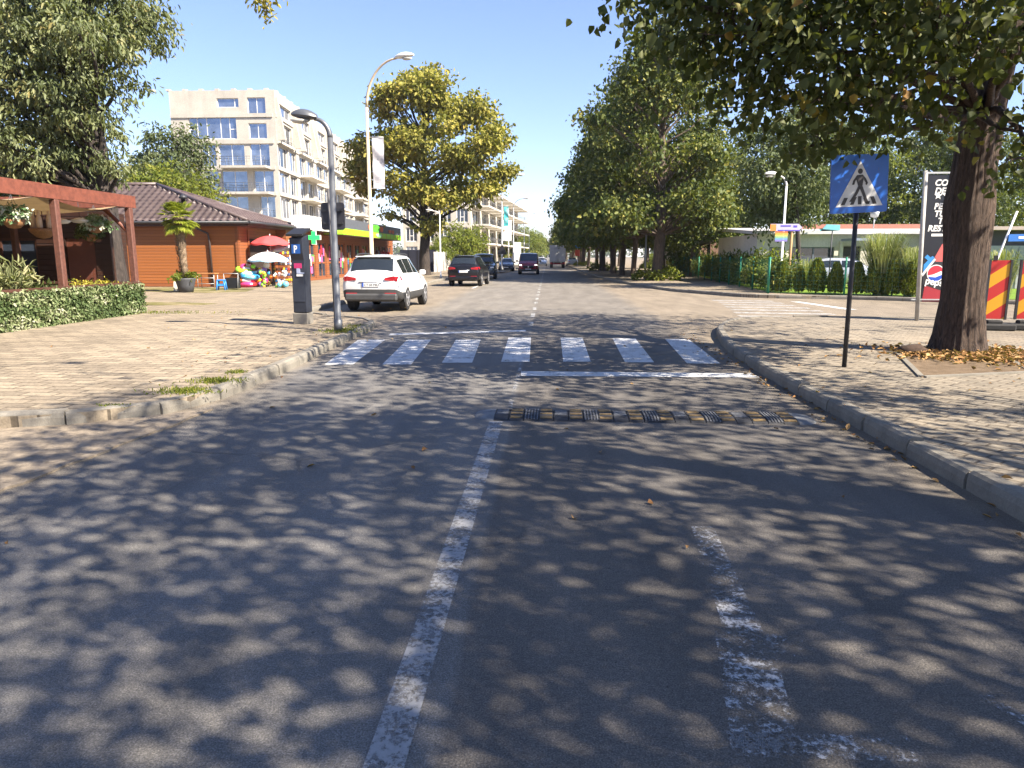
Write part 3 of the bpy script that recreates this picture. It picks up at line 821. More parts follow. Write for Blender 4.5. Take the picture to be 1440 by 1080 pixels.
# grass tufts along the left kerb
def tuft(px, py, rx, ry, n, h, z=.13):
    c = G(px, py, z); rs = np.random.RandomState(int(px))
    pos = np.stack([c.x + rs.normal(0, rx, n), c.y + rs.normal(0, ry, n), np.full(n, z)], 1)
    o = link("grass", leaf_mesh("grass", pos, rs.normal(size=(n, 3)) * .6 + [0, 0, 1], rs.normal(size=(n, 3)), rs.uniform(.3, 1.1, n) * h * .8, np.full(n, .012), rs.random(n)), kind='stuff')
    o.data.materials.append(LEAF_BRIGHT if n > 100 else LEAF_THUJA)
tuft(262, 551, .17, .10, 420, .08); tuft(305, 537, .15, .10, 360, .08); tuft(160, 571, .09, .04, 90, .04); tuft(332, 524, .08, .08, 130, .06)
tuft(480, 466, .20, .25, 420, .10); tuft(500, 459, .14, .2, 160, .07); tuft(222, 440, .9, .25, 500, .09)

# ------------------------------------------------------------------ big tree behind the terrace, left
AX, AY = -15.25, 24.5
ab = [((-2.6, 0, 10.5), (4.2, 4.4, 3.6), 1.0), ((-0.2, -1.0, 7.4), (2.0, 2.4, 1.7), 1.0), ((-2.6, -1.6, 6.8), (2.6, 2.6, 2.1), 1.0), ((-0.1, 0.4, 9.6), (2.2, 2.4, 1.9), 1.0), ((-3.6, 0.5, 8.6), (2.8, 2.8, 2.2), 1.0), ((-0.5, -2.4, 8.6), (2.5, 2.2, 2.0), 1.0),
      ((-1.6, -1.2, 5.1), (1.8, 1.8, 1.3), 0.9), ((0.2, -0.6, 5.3), (1.6, 1.8, 1.1), 0.9), ((-5.0, -0.8, 6.0), (2.0, 2.0, 1.8), .9), ((-3.4, -1.0, 4.4), (1.3, 1.4, 1.1), .7), ((-0.3, -1.2, 11.8), (1.9, 2.2, 1.8), 1.0)]
make_tree("ash_tree", "tall grey-green leafy tree with a dark trunk rising behind the red terrace beam", "tree", (AX, AY, 0), 41, [(0, 0, 0), (0, 0, 0.6), (0, 0, 2.0), (-0.05, 0, 4.0), (-0.2, 0, 6.5), (-0.3, 0, 9.5)], [0.62, 0.48, 0.43, 0.40, 0.3, 0.12], lumpy(ab, 9, 5), 52000, 0.21, LEAF_ASH, BARK_DARK,
          aspect=0.36, droop=0.9, per=26, spread=0.20, shell=0.55, seg=28, crotch=(0, 0, 3.6))

# ------------------------------------------------------------------ golden tree in front of the flats
gx, gy = P(597, 386, 60).x, 60
def gp(px, py, dy=0.0): p = P(px, py, gy + dy); return (p.x - gx, p.y - gy, p.z)
gb = []
for (px, py, rpx, dy) in [(600, 135, 52, 0), (560, 150, 40, -1), (650, 160, 45, 1), (690, 190, 36, 0), (600, 200, 55, -2.5), (540, 205, 42, 0), (510, 225, 30, 1), (660, 225, 50, -1.5), (700, 245, 26, .5), (570, 255, 42, -1.5), (625, 275, 40, -1), (520, 255, 28, 1), (600, 315, 22, -.5), (680, 265, 26, 0), (600, 110, 28, 2), (545, 300, 10, 0)]:
    r = rpx * gy / 1016 * 0.82; gb.append((gp(px, py, dy), (r, r, r * 0.75), 1.0))
make_tree("golden_tree", "round yellow-turning tree standing before the pale flats beyond the white car", "tree", (gx, gy, 0), 51, [(0, 0, 0.05), (0, 0, 0.6), (0.1, 0, 3), (0.05, 0, 5), (0.1, 0, 7.5), (0.2, 0, 11)], [0.62, 0.47, 0.40, 0.36, 0.3, 0.12], lumpy(gb, 5, 6, .5, .45), 27000, 0.36, LEAF_GOLD, BARK_DARK,
          aspect=0.6, droop=0.4, per=20, spread=0.40, shell=0.5, seg=14, crotch=(0, 0, 3.6))

# ------------------------------------------------------------------ row of limes along the far right pavement
def row_blobs(rng, h=16.5, r=5.3, z0=3.2):
    bl = []
    for k in range(19):
        t = rng.random(); z = z0 + 1.2 + (h - z0 - 2.5) * t
        rad = r * (0.55 + 0.5 * math.sin(math.pi * min(1, 0.25 + 0.75 * t) ** 1.0)) * (1 - 0.35 * t)
        a = rng.uniform(0, 2 * math.pi); q = rad * rng.uniform(0.45, 0.8); br = rng.uniform(1.5, 2.2) * (1 - .25 * t)
        bl.append(((q * math.cos(a), q * math.sin(a), z), (br, br, br * .72), 1.0))
    for k in range(9):
        a = k * 0.7 + rng.uniform(-.2, .2); q = r * rng.uniform(.5, .72); bl.append(((q * math.cos(a), q * math.sin(a), z0 + rng.uniform(.7, 1.9)), (1.7, 1.7, 1.15), 1.0))
    bl.append(((0, 0, h - 2.2), (1.6, 1.6, 2.2), 1)); bl.append(((0, 0, (h + z0) / 2), (r * .62, r * .62, (h - z0) * .42), .55))
    return bl
def row_tree(label, loc, seed, h, r, rt, nleaf=15000, size=0.30):
    rng = random.Random(seed)
    return make_tree("lime_tree", label, "tree", loc, seed, [(0, 0, 0.1), (0, 0, .6), (0.1, 0, 2.5), (0.1, 0, 5), (0, 0, 9), (0, 0, h - 3)], [rt * 1.35, rt * 1.05, rt, rt * .85, rt * .55, .08],
                     lumpy(row_blobs(rng, h, r), 4, seed, .5, .35), nleaf, size, LEAF_ROW, BARK_GREY, aspect=.75, droop=.55, per=13, spread=.42, shell=.4, group="limes along the far right pavement", seg=12, crotch=(0, 0, 3.0))
t1 = row_tree("lime tree with leafy shoots round its foot, first in the row beyond the side street", (7.15, 47.3, 0), 61, 16.6, 5.6, .34, 22000, .27)
t2 = row_tree("slim dark-trunked lime tree directly behind the one with leafy shoots at its foot", (6.45, 54.5, 0), 62, 14.5, 4.6, .19)
t3 = row_tree("lime tree with a dark slim trunk, third counting from the side street along the row", (6.1, 59.5, 0), 63, 16.0, 5.2, .22)
sh = MB()
rs = np.random.RandomState(77)
pos, axis, nrm, L, W, tint = crown_leaves(rs, [((0.75, -.1, .42), (.62, .6, .5), 1), ((-0.75, -.2, .38), (.6, .55, .45), 1), ((1.25, .1, .3), (.4, .4, .3), 1), ((0, -.55, .3), (.6, .4, .3), 1), ((-1.25, .1, .25), (.4, .4, .28), .8)], 900, .2, .8, .1, 6, .12, .3)
o = link("shoots", leaf_mesh("shoots", pos + [0, 0, .13], axis, nrm, L, W, tint), t1, label="bright leafy shoots round the foot of the trunk"); o.data.materials.append(LEAF_BRIGHT)
specs = [((6.0, 66, 0), t2, 1.3, 1.05, "lime tree with a pale sunlit trunk, fourth from the side street in the row"), ((6.4, 71.5, 0), t3, 2.2, .98, "lime tree fifth from the side street, its trunk dark in shade"), ((6.0, 79, 0), t1, 3.3, .96, "lime tree sixth from the side street, pale trunk beside the shaded fifth"),
         ((6.25, 92, 0), t3, 4.4, 1.0, "lime tree seventh from the side street, broad sunlit trunk"), ((5.9, 104, 0), t2, 5.1, 1.1, "lime tree eighth from the side street, near the small red road sign")]
for (loc, src, rz, sc, lab) in specs: dup(src, loc, rz, lab, sc)
for i, y in enumerate([118, 131, 146, 162, 180, 200, 222, 248, 280, 320, 370]):
    dup((t1, t2, t3)[i % 3], (5.8 + (i % 3) * .25, y, 0), i * 1.7, "lime tree far down the row where single trunks blend, beyond the small red road sign", .95 + .07 * (i % 3))
for i, (x, y, s_) in enumerate([(11.5, 58, .8), (11.8, 74, .85), (12.5, 92, .9), (11, 112, .9)]):
    dup((t3, t2, t1, t2)[i], (x, y, 0), 1 + i * 1.9, ["lime tree behind the green fence, the nearest of the inner trees", "lime tree behind the green fence, second of the inner trees", "lime tree behind the green fence, third of the inner trees", "lime tree behind the green fence, last of the inner trees"][i], s_)

# ------------------------------------------------------------------ trees behind the bungalow and the left house
def bg_tree(name, label, loc, seed, h, r, mat, n=9000, size=.3, z0=1.8, rt=.2, aspect=.5, group=None, lean=(0, 0)):
    rng = random.Random(seed); bl = []
    for k in range(13):
        t = rng.random(); z = z0 + .8 + (h - z0 - 1.6) * t; a = rng.uniform(0, 6.283); q = r * rng.uniform(.35, .72) * (1 - .3 * t); br = r * rng.uniform(.3, .46)
        bl.append(((q * math.cos(a) + lean[0], q * math.sin(a), z), (br, br, br * .75), 1.0))
    bl.append(((lean[0], 0, h - r * .3), (r * .4, r * .4, r * .35), 1)); bl.append(((lean[0], 0, (h + z0) / 2), (r * .55, r * .55, (h - z0) * .36), .5))
    return make_tree(name, label, "tree", loc, seed, [(0, 0, 0.05), (lean[0] * .15, 0, 1), (lean[0] * .5, 0, z0 + .8), (lean[0], 0, h * .75)], [rt * 1.3, rt, rt * .8, .05], bl, n, size, mat, BARK_DARK, aspect=aspect, droop=.5, per=12, spread=.3, shell=.4, seg=10, group=group)
BG = "trees behind the white bungalow"
bg_tree("garden_tree", "grey-green tree leaning over the lawn beside the white garden lamp", (13.0, 37.5, 0), 71, 9.2, 3.3, LEAF_GREY, 11000, .22, 2.9, .13, lean=(-.9, 0))
b1 = bg_tree("background_tree", "tall dark tree behind the bungalow, just right of the pedestrian sign's pole", (25.5, 62, 0), 72, 12.5, 5.5, LEAF_DARK, 10000, .33, group=BG)
b2 = bg_tree("background_tree", "yellow-green tree behind the bungalow, seen right of the big lime trunk", (38.5, 60, 0), 73, 12, 5.2, LEAF_BRIGHT, 9000, .33, group=BG)
dup(b1, (18.5, 60, 0), 2, "dark tree behind the bungalow, next to the row of limes", 1.02)
dup(b1, (31.5, 59, 0), 4, "dark tree behind the bungalow, above the clumps of pampas grass", .92)
dup(b1, (14.5, 66, 0), 5.2, "dark tree behind the row of limes, beyond the round white tower", .9)
dup(b2, (29, 68, 0), 1.2, "yellow-green tree furthest back behind the bungalow roof", .95)
dup(b1, (45, 66, 0), 3, "dark tree behind the grey shed at the photo's edge", 1.05)
dup(b1, (35, 72, 0), 3.6, "dark tree deep behind the bungalow, above the black banner", 1.1)
b3 = bg_tree("background_tree", "dark green tree rising behind the tiled roof of the orange house", (-28.0, 54, 0), 74, 11.4, 4.6, LEAF_GREY, 12000, .3, 2.5, group="trees behind the orange house")
dup(b3, (-32.5, 58, 0), 2.2, "grey-green tree behind the orange house, left of the darker one over the roof", .82)
b4 = bg_tree("background_tree", "yellow-green tree showing above the terrace at the photo's edge", (-30, 42, 0), 75, 8.6, 4.6, LEAF_BRIGHT, 9000, .28, 1.5, group="trees behind the orange house")
dup(b4, (-24.5, 46, 0), 1.5, "yellow-green tree between the terrace roof and the tiled roof", .85)
dup(b3, (-38, 50, 0), 4, "dark tree far left behind the terrace", .75)
# trees and bushes along the left side further on
fb = bg_tree("street_tree", "green bushy tree over the pale fence beside the parked black cars", (P(640, 370, 85).x, 86, 0), 76, 5.6, 2.6, LEAF_BRIGHT, 4500, .3, .6, .12, group="trees along the left pavement")
dup(fb, (P(665, 370, 98).x, 99, 0), 2, "green bushy tree behind the parked dark off-roader", 1.05)
dup(fb, (P(617, 370, 78).x, 80, 0), 4, "low green bush over the dark hoarding, next to the golden tree", .7)
for i, (px, y, s_) in enumerate([(697, 165, 1.25), (712, 185, 1.6), (724, 205, 1.7), (735, 230, 2.0), (742, 262, 2.1), (749, 300, 2.2), (755, 345, 2.3), (760, 400, 2.4)]):
    dup(fb, (P(px, 370, y).x, y, 0), i * 1.3, "tree in the far line along the left kerb, fading towards the end of the road", s_)
far = MB()
rs = np.random.RandomState(91)
cen = []
for i in range(70):
    x = rs.uniform(-260, 260); y = rs.uniform(620, 780); cen.append(((x, y, rs.uniform(3, 9)), (rs.uniform(9, 16), 8, rs.uniform(5, 9)), 1))
pos, axis, nrm, L, W, tint = crown_leaves(rs, cen, 9000, 2.6, .8, .3, 9, 1.6, .4)
o = link("distant_treeline", leaf_mesh("distant_treeline", pos, axis, nrm, L, W, tint), kind='stuff'); o.data.materials.append(LEAF_DARK)
# ================================================================== BUILDINGS
def facade(mb, A, B, z0, z1, openings, depth=0.22, mi=0):
    """wall face from A to B (outside on the right hand side of A->B seen from above is the viewer), with real openings (u0,u1,v0,v1)"""
    A = Vector((A[0], A[1], 0)); B = Vector((B[0], B[1], 0)); d = (B - A); L = d.length; d.normalize(); n = Vector((d.y, -d.x, 0))
    us = sorted(set([0, L] + [u for o in openings for u in o[:2]])); vs = sorted(set([z0, z1] + [v for o in openings for v in o[2:4]]))
    pt = lambda u, v, w=0.0: A + d * u - n * w + Vector((0, 0, v))
    for i in range(len(us) - 1):
        for j in range(len(vs) - 1):
            cu, cv = (us[i] + us[i + 1]) / 2, (vs[j] + vs[j + 1]) / 2
            if any(o[0] < cu < o[1] and o[2] < cv < o[3] for o in openings): continue
            mb.quad(pt(us[i], vs[j]), pt(us[i + 1], vs[j]), pt(us[i + 1], vs[j + 1]), pt(us[i], vs[j + 1]), mi)
    for (u0, u1, v0, v1) in [o[:4] for o in openings]:
        mb.quad(pt(u0, v0), pt(u0, v0, depth), pt(u0, v1, depth), pt(u0, v1), mi)
        mb.quad(pt(u1, v0, depth), pt(u1, v0), pt(u1, v1), pt(u1, v1, depth), mi)
        mb.quad(pt(u0, v1), pt(u0, v1, depth), pt(u1, v1, depth), pt(u1, v1), mi)
        mb.quad(pt(u0, v0, depth), pt(u0, v0), pt(u1, v0), pt(u1, v0, depth), mi)
    return d, n, pt

def window_in(parent, pt, d, n, o, mullions=(0.5,), transom=None, fr=None, gl=None, inset=0.12, ft=0.07, name="window"):
    """frame bars and one pane sheet set back in an opening"""
    u0, u1, v0, v1 = o[:4]; mb = MB(); rz = math.atan2(d.y, d.x)
    def bar(a0, a1, b0, b1, th=0.06):
        c = pt((a0 + a1) / 2, (b0 + b1) / 2, inset); mb.box(c, (a1 - a0, th, b1 - b0), rz)
    bar(u0, u0 + ft, v0, v1); bar(u1 - ft, u1, v0, v1); bar(u0 + ft, u1 - ft, v1 - ft, v1); bar(u0 + ft, u1 - ft, v0, v0 + ft)
    for m in mullions:
        c = u0 + (u1 - u0) * m; bar(c - ft / 2, c + ft / 2, v0 + ft, v1 - ft, 0.055)
    if transom:
        for (ma, mb_, tv) in transom:
            bar(u0 + (u1 - u0) * ma + ft / 2, u0 + (u1 - u0) * mb_ - ft / 2, v0 + (v1 - v0) * tv - ft / 2, v0 + (v1 - v0) * tv + ft / 2, 0.05)
    w = mb.build(name, fr or M_WHITE, parent)
    pb = MB(); pb.quad(pt(u0 + .01, v0 + .01, inset + .012), pt(u1 - .01, v0 + .01, inset + .012), pt(u1 - .01, v1 - .01, inset + .012), pt(u0 + .01, v1 - .01, inset + .012))
    pb.build("pane", gl or M_BLDGLASS, w)
    return w

def railing(mb, a, b, z, h=1.0, step=0.9, r=0.025):
    a = Vector((a[0], a[1], z)); b = Vector((b[0], b[1], z)); L = (b - a).length; n = max(1, int(L / step))
    for k in (0.45, 0.75, 1.0): mb.tube([a + Vector((0, 0, h * k)), b + Vector((0, 0, h * k))], r if k == 1 else r * .6, 5)
    for i in range(n + 1):
        p = a.lerp(b, i / n); mb.tube([p, p + Vector((0, 0, h))], r, 5)

# ------------------------------------------------------------------ unfinished block of flats, left
def zpx(y, Y): return EYE + (360 - y) / 1000 * Y * 0.985
FY = 84.0
A0 = P(395, 300, FY); bx = A0.x
blk = thing("apartment_block", "unfinished pale concrete block of flats with a stepped corner behind the orange house", "apartment block", (bx, FY, 0))
wl = MB()
Wf = 12.3
fz = [0, 3.0, 5.95, 8.85, 11.75, 14.65, 17.55, 20.3]
op_f = []
U = lambda px: P(px, 250, FY).x - bx + Wf
for (x0, x1, z0, z1) in [(271, 337, fz[5] + .35, fz[6] - .15), (312, 342, fz[6] + .9, fz[6] + 1.9), (354, 379, fz[6] - .3, fz[6] + 1.95), (354, 379, fz[5] + .35, fz[6] - .85),
                         (286, 306, fz[4] + .2, fz[5] - .25), (310, 346, fz[4] + .2, fz[5] - .25), (354, 381, fz[4] + .1, fz[5] - .2),
                         (288, 308, fz[3] + .2, fz[4] - .3), (312, 348, fz[3] + .2, fz[4] - .3), (357, 385, fz[3] + .1, fz[4] - .3),
                         (290, 308, fz[2] + .2, fz[3] - .3), (315, 347, fz[2] + .2, fz[3] - .3), (364, 385, fz[2] + .1, fz[3] - .3)]:
    op_f.append((U(x0), U(x1), z0, z1))
d, n, pt = facade(wl, (-Wf, 0), (0, 0), 0, fz[7], op_f, .3)
pf = pt
sd = Vector((math.sin(R(-4.05)), math.cos(R(-4.05)), 0))
LS = 62.0; nb = 7; bw = LS / nb
op_s = []
for b in range(nb):
    u = b * bw
    for f in range(1, 7):
        z0, z1 = fz[f], fz[f + 1]
        if f == 6: op_s.append((u + .5, u + bw * .72, z0 + .25, z1 - 1.15))
        elif f == 5: op_s.append((u + .5, u + bw * .72, z0 + .15, z1 - .5))
        elif b % 2 == 0: op_s += [(u + .4, u + 4.4, z0 + .2, z1 - .28), (u + 4.8, u + 7.9, z0 + .2, z1 - .28)]
        else: op_s += [(u + .4, u + 3.6, z0 + .2, z1 - .3), (u + 4.4, u + 7.4, z0 + .2, z1 - .3)]
d2, n2, pt2 = facade(wl, (0, 0), tuple(sd.xy * LS), 0, fz[7], op_s, .35)
# closing walls and roof
C1 = sd * LS; C2 = C1 + Vector((-Wf, 0, 0)); C3 = Vector((-Wf, 0, 0))
wl.quad((C1.x, C1.y, 0), (C2.x, C2.y, 0), (C2.x, C2.y, fz[7]), (C1.x, C1.y, fz[7])); wl.quad((C2.x, C2.y, 0), (C3.x, C3.y, 0), (C3.x, C3.y, fz[7]), (C2.x, C2.y, fz[7]))
wl.quad((0, 0, fz[7]), (C1.x, C1.y, fz[7]), (C2.x, C2.y, fz[7]), (C3.x, C3.y, fz[7]))
wl.build("wall", M_CONC, blk)
# floor bands standing proud, with formwork ends on the roof edge
bnd = MB()
for z in fz[2:7]:
    bnd.box((-Wf / 2 - .15, -.06, z), (Wf - .36, .14, .42)); m = sd * (LS / 2); bnd.box((m.x + .06, m.y, z), (LS, .14, .42), math.atan2(sd.y, sd.x))
for i in range(8): bnd.box((-1 - i * 1.9, .3, fz[7] + .1), (.45, .5, .2))
for i in range(20): q = sd * (1.5 + 3 * i); bnd.box((q.x - .3, q.y, fz[7] + .1), (.5, .45, .2))
bnd.build("floor_band", M_CONC, blk)
for i, o in enumerate(op_f):
    wide = o[1] - o[0]
    mu = (.17, .37, .66, .85) if i == 0 else ((.8,) if i == 1 else ((0.5,) if wide > 2 else (.45,)))
    tr_ = [(.85, 1, .45), (0, .17, .45)] if i == 0 else None
    window_in(blk, pf, d, n, o, mu, tr_, inset=.2)
for i, o in enumerate(op_s):
    window_in(blk, pt2, d2, n2, o, (.35, .7), None, gl=M_DARKGLASS if (i * 7) % 5 < 3 else M_BLDGLASS, inset=.28)
for (x0, x1, f) in [(318, 382, 4), (316, 384, 3), (316, 386, 2)]:
    u0, u1 = U(x0), U(x1); b = MB(); c = pf((u0 + u1) / 2, fz[f] - .02, -.85); b.box(c, (u1 - u0, 1.56, .26)); s = b.build("balcony", M_CONC, blk)
    rb = MB(); p0, p1 = pf(u0 + .1, 0, -1.55), pf(u1 - .1, 0, -1.55); railing(rb, p0.xy, p1.xy, fz[f] + .11); railing(rb, pf(u0 + .1, 0, -.1).xy, p0.xy, fz[f] + .11); rb.build("railing", M_GREYMET, s)
for b in range(nb):
    for f in range(2, 6):
        if f < 5 and b % 2 == 0: continue
        u0 = b * bw + .1; u1 = u0 + bw * (.95 if f < 5 else .7); bb_ = MB(); w = 1.5 if f < 5 else .25
        c = pt2((u0 + u1) / 2, fz[f] + .02, -w / 2 - .13); bb_.box(c, (u1 - u0, w, .24), math.atan2(sd.y, sd.x)); s = bb_.build("balcony", M_CONCW, blk)
        rb = MB(); p0, p1 = pt2(u0 + .1, 0, -w), pt2(u1 - .1, 0, -w); railing(rb, p0.xy, p1.xy, fz[f] + .14, 1.0, 1.2); rb.build("railing", M_GREYMET, s)
# slanting concrete fins of the set-back top floors
for b in range(nb):
    u = b * bw
    for uu in (u + .1, u + bw * .76):
        p0, p1 = pt2(uu, fz[5], 0.1), pt2(uu + .35, fz[5], 0.1)
        a = [pt2(uu, fz[5] + .2, -1.0), pt2(uu, fz[7] - .8, -.25), pt2(uu, fz[7] - .8, 0.0), pt2(uu, fz[5] + .2, 0.0)]
        fin = MB(); fin.plate(a, d2, .4); fin.build("fin", M_CONC, blk)

# ------------------------------------------------------------------ second block further along
b2x, b2y = P(566, 300, 128).x, 128.0
blk2 = thing("apartment_block", "second pale block of flats with open stacked balconies, behind the golden tree", "apartment block", (b2x, b2y, 0))
W2 = P(662, 300, b2y).x - b2x; fz2 = [0, 3.9, 7.2, 10.4, 13.4]
w2 = MB(); op = []
for f in range(0, 4):
    for i in range(4):
        u = .5 + i * W2 / 4; op.append((u, u + W2 / 4 - 1.0, fz2[f] + .35, fz2[f + 1] - .5))
dd, nn, pp = facade(w2, (0, 0), (W2, 0), 0, fz2[4], op, .3)
S2 = Vector((W2, 0, 0)); sd2 = Vector((math.sin(R(4.5)) * 1.0, math.cos(R(4.5)), 0)); L2 = 70
ops = []
for b in range(7):
    for f in range(4): ops.append((b * 10 + 2, b * 10 + 8.5, fz2[f] + .3, fz2[f + 1] - .5))
dd2, nn2, pp2 = facade(w2, (W2, 0), tuple((S2 + sd2 * L2).xy), 0, fz2[4], ops, .4)
E2 = S2 + sd2 * L2
w2.quad((E2.x, E2.y, 0), (0, L2, 0), (0, L2, fz2[4]), (E2.x, E2.y, fz2[4])); w2.quad((0, L2, 0), (0, 0, 0), (0, 0, fz2[4]), (0, L2, fz2[4])); w2.quad((0, 0, fz2[4]), (W2, 0, fz2[4]), (E2.x, E2.y, fz2[4]), (0, L2, fz2[4]))
w2.build("wall", M_CONC, blk2)
for i, o in enumerate(op): window_in(blk2, pp, dd, nn, o, (.33, .66), [(.33, .66, .4)], gl=M_DARKGLASS if i % 3 else M_BLDGLASS, inset=.2, ft=.1)
for i, o in enumerate(ops): window_in(blk2, pp2, dd2, nn2, o, (.5,), None, gl=M_DARKGLASS, inset=.3, ft=.1)
for f in range(1, 5):
    for b in range(7):
        s = MB(); u0, u1 = b * 10 + .8, b * 10 + 9.2; c = pp2((u0 + u1) / 2, fz2[f] - .05, -1.6); s.box(c, (u1 - u0, 3.0, .3), math.atan2(sd2.y, sd2.x)); o = s.build("balcony", M_CONCW, blk2)
        if f < 4:
            rb = MB(); railing(rb, pp2(u0, 0, -3).xy, pp2(u1, 0, -3).xy, fz2[f] + .1, 1.0, 2); railing(rb, pp2(u0, 0, -.2).xy, pp2(u0, 0, -3).xy, fz2[f] + .1, 1.0, 1.5); rb.build("railing", M_GREYMET, o)

# ------------------------------------------------------------------ orange timber house with tiled roof
HX, HY = -15.75, 36.2
house = thing("timber_house", "orange boarded house with a brown tiled hipped roof behind the potted palm", "house", (HX, HY, 0.13))
M_SIDE = siding("orange_boards", (0.25, 0.078, 0.020), (0.39, 0.135, 0.036), 0.15)
M_SIDEB = siding("brown_boards", (0.20, 0.062, 0.022), (0.31, 0.105, 0.036), 0.15)
hw = MB(); hL = 14.5; hD = 5.2; hz = 3.05
facade(hw, (-hL, 0), (0, 0), 0, hz, [], .1)
hw.build("wall", M_SIDE, house)
hw = MB(); dS, nS, pS = facade(hw, (0, 0), (0, hD), 0, hz, [(1.3, 5.0, .25, 2.5)], .5)
hw.quad((0, hD, 0), (-hL, hD, 0), (-hL, hD, hz), (0, hD, hz)); hw.quad((-hL, hD, 0), (-hL, 0, 0), (-hL, 0, hz), (-hL, hD, hz))
hw.build("wall", M_SIDEB, house)
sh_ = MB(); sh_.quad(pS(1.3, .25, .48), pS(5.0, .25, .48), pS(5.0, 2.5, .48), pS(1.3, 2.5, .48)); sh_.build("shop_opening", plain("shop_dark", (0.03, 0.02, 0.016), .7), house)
pc = MB()
for (u, w_) in [(0.06, .12), (1.2, .14)]:
    c = pS(u + .0, hz / 2 - .05, -.035); pc.box(c, (.13, .06, hz - .12), R(90))
pc.box((-hL / 2, -.03, .1), (hL - .1, .05, .18)); pc.box((-.04, -.035, hz / 2 - .02), (.16, .06, hz - .1))
pc.build("corner_board", M_SIDEB, house)
# tiled roof: hipped, with rows of pantile ridges
def tiled_roof():
    m, nt, b = nmat("brown_roof_tile")
    v = coords(nt); n1 = noise_(nt, v, 1.6, 5.0, .7); n2 = noise_(nt, v, 14, 4, .7)
    c = ramp(nt, n1, [(0.3, (0.062, 0.042, 0.040)), (0.7, (0.115, 0.084, 0.078))])
    c = mixc(nt, 1.0, c, ramp(nt, n2, [(0.3, .75), (.7, 1.2)]), 'MULTIPLY')
    nt.links.new(c, b.inputs['Base Color']); b.inputs['Roughness'].default_value = .42; b.inputs['Specular IOR Level'].default_value = .5
    bump(nt, b, n2, .2, .01)
    return m
M_TILE = tiled_roof()
rdg = []
ez = 3.28; rz_ = 5.75; ov = .75
ax0 = -hL - ov; ax1 = ov; ay0 = -.42; ay1 = 6.7
rz_ = 5.4; pkA = Vector((-5.7, 3.1, rz_)); pkB = Vector((-9.6, 3.1, rz_))
def tile_slope(mb, e0, e1, p0, p1, ntile, rows):
    """eave e0->e1, ridge p0->p1; wavy tiles"""
    e0, e1, p0, p1 = map(Vector, (e0, e1, p0, p1)); nm = (e1 - e0).cross(p0 - e0); nm.normalize()
    if nm.z < 0: nm = -nm
    cols = ntile * 6; g = []
    for r in range(rows * 2 + 1):
        t = (r // 2) / rows if r % 2 == 0 else ((r + 1) // 2) / rows - .0008
        t = min(1, max(0, t)); step = 0.045 if r % 2 == 0 else 0.0
        if r == rows * 2: t = 1
        row = []
        E_ = (e1 - e0); ln = E_.length; E_.normalize(); lo = (p0 - e0).dot(E_) * t; hi = ln + ((p1 - e1).dot(E_)) * t
        for c in range(cols + 1):
            s = c / cols; d_ = min(max(s * ln, lo), hi); f_ = 0 if hi - lo < 1e-6 else (d_ - lo) / (hi - lo); q = (e0.lerp(p0, t)).lerp(e1.lerp(p1, t), f_)
            row.append(q + nm * (0.045 * math.sin(2 * math.pi * s * ntile) + step))
        g.append(row)
    mb.grid(g, 0, True)
rf = MB()
tile_slope(rf, (ax0, ay0, ez), (ax1, ay0, ez), pkB, pkA, 44, 11)
tile_slope(rf, (ax1, ay0, ez), (ax1, ay1, ez), pkA - Vector((0, .01, 0)), pkA + Vector((0, .01, 0)), 20, 18)
rf.add([(ax0, ay1, ez), (ax0, ay0, ez), pkB], [(0, 1, 2)]); rf.quad((ax1, ay1, ez), (ax0, ay1, ez), pkB, pkA)
ro = rf.build("roof", M_TILE, house)
cp_ = MB(); cp_.tube([(ax1, ay0, ez + .05), pkA + Vector((0, 0, .04))], .09, 8); cp_.tube([(ax0, ay0, ez + .05), pkB + Vector((0, 0, .04))], .09, 8); cp_.tube([(ax1, ay1, ez + .05), pkA + Vector((0, 0, .04))], .09, 8); cp_.tube([pkA + Vector((0, 0, .05)), pkB + Vector((0, 0, .05))], .1, 8)
cp_.build("ridge_cap", M_TILE, ro)
vent = MB(); vent.lathe([(.11, 0), (.11, .55), (.2, .56), (.2, .66), (.03, .78)], (-3.2, 1.0, 3.95), 12); vent.build("roof_vent", M_DARKMET, ro)
ev = MB(); ev.box(((ax0 + ax1) / 2, ay0 + .06, ez - .13), (ax1 - ax0, .04, .2)); ev.box((ax1 - .06, (ay0 + ay1) / 2 + .04, ez - .13), (.04, ay1 - ay0, .2))
ev.box(((ax0 + ax1) / 2 - .05, ay0 / 2 + .04, ez - .215), (ax1 - ax0 - .2, -ay0 - .1, .03)); ev.box((ax1 / 2 - .02, 2.5, ez - .214), (ax1 - .1, 5.0, .03))
ev.build("eaves", M_WOODDARK, house)
gt = MB(); gt.tube([(ax0, ay0 - .07, ez - .04), (ax1 + .05, ay0 - .07, ez - .04)], .07, 8); gt.tube([(ax1 + .07, ay0, ez - .04), (ax1 + .07, ay1, ez - .04)], .07, 8); gt.build("gutter", M_DARKMET, house)
dp = MB(); dp.tube([(-2.2, ay0 - .05, ez - .08), (-2.1, ay0 - .02, ez - .25), (-1.5, -.1, hz - .35), (-1.45, -.08, hz - .8), (-1.42, -.08, .1)], .055, 8); dp.build("downpipe", plain("brown_pipe", (.05, .032, .026), .5), house)

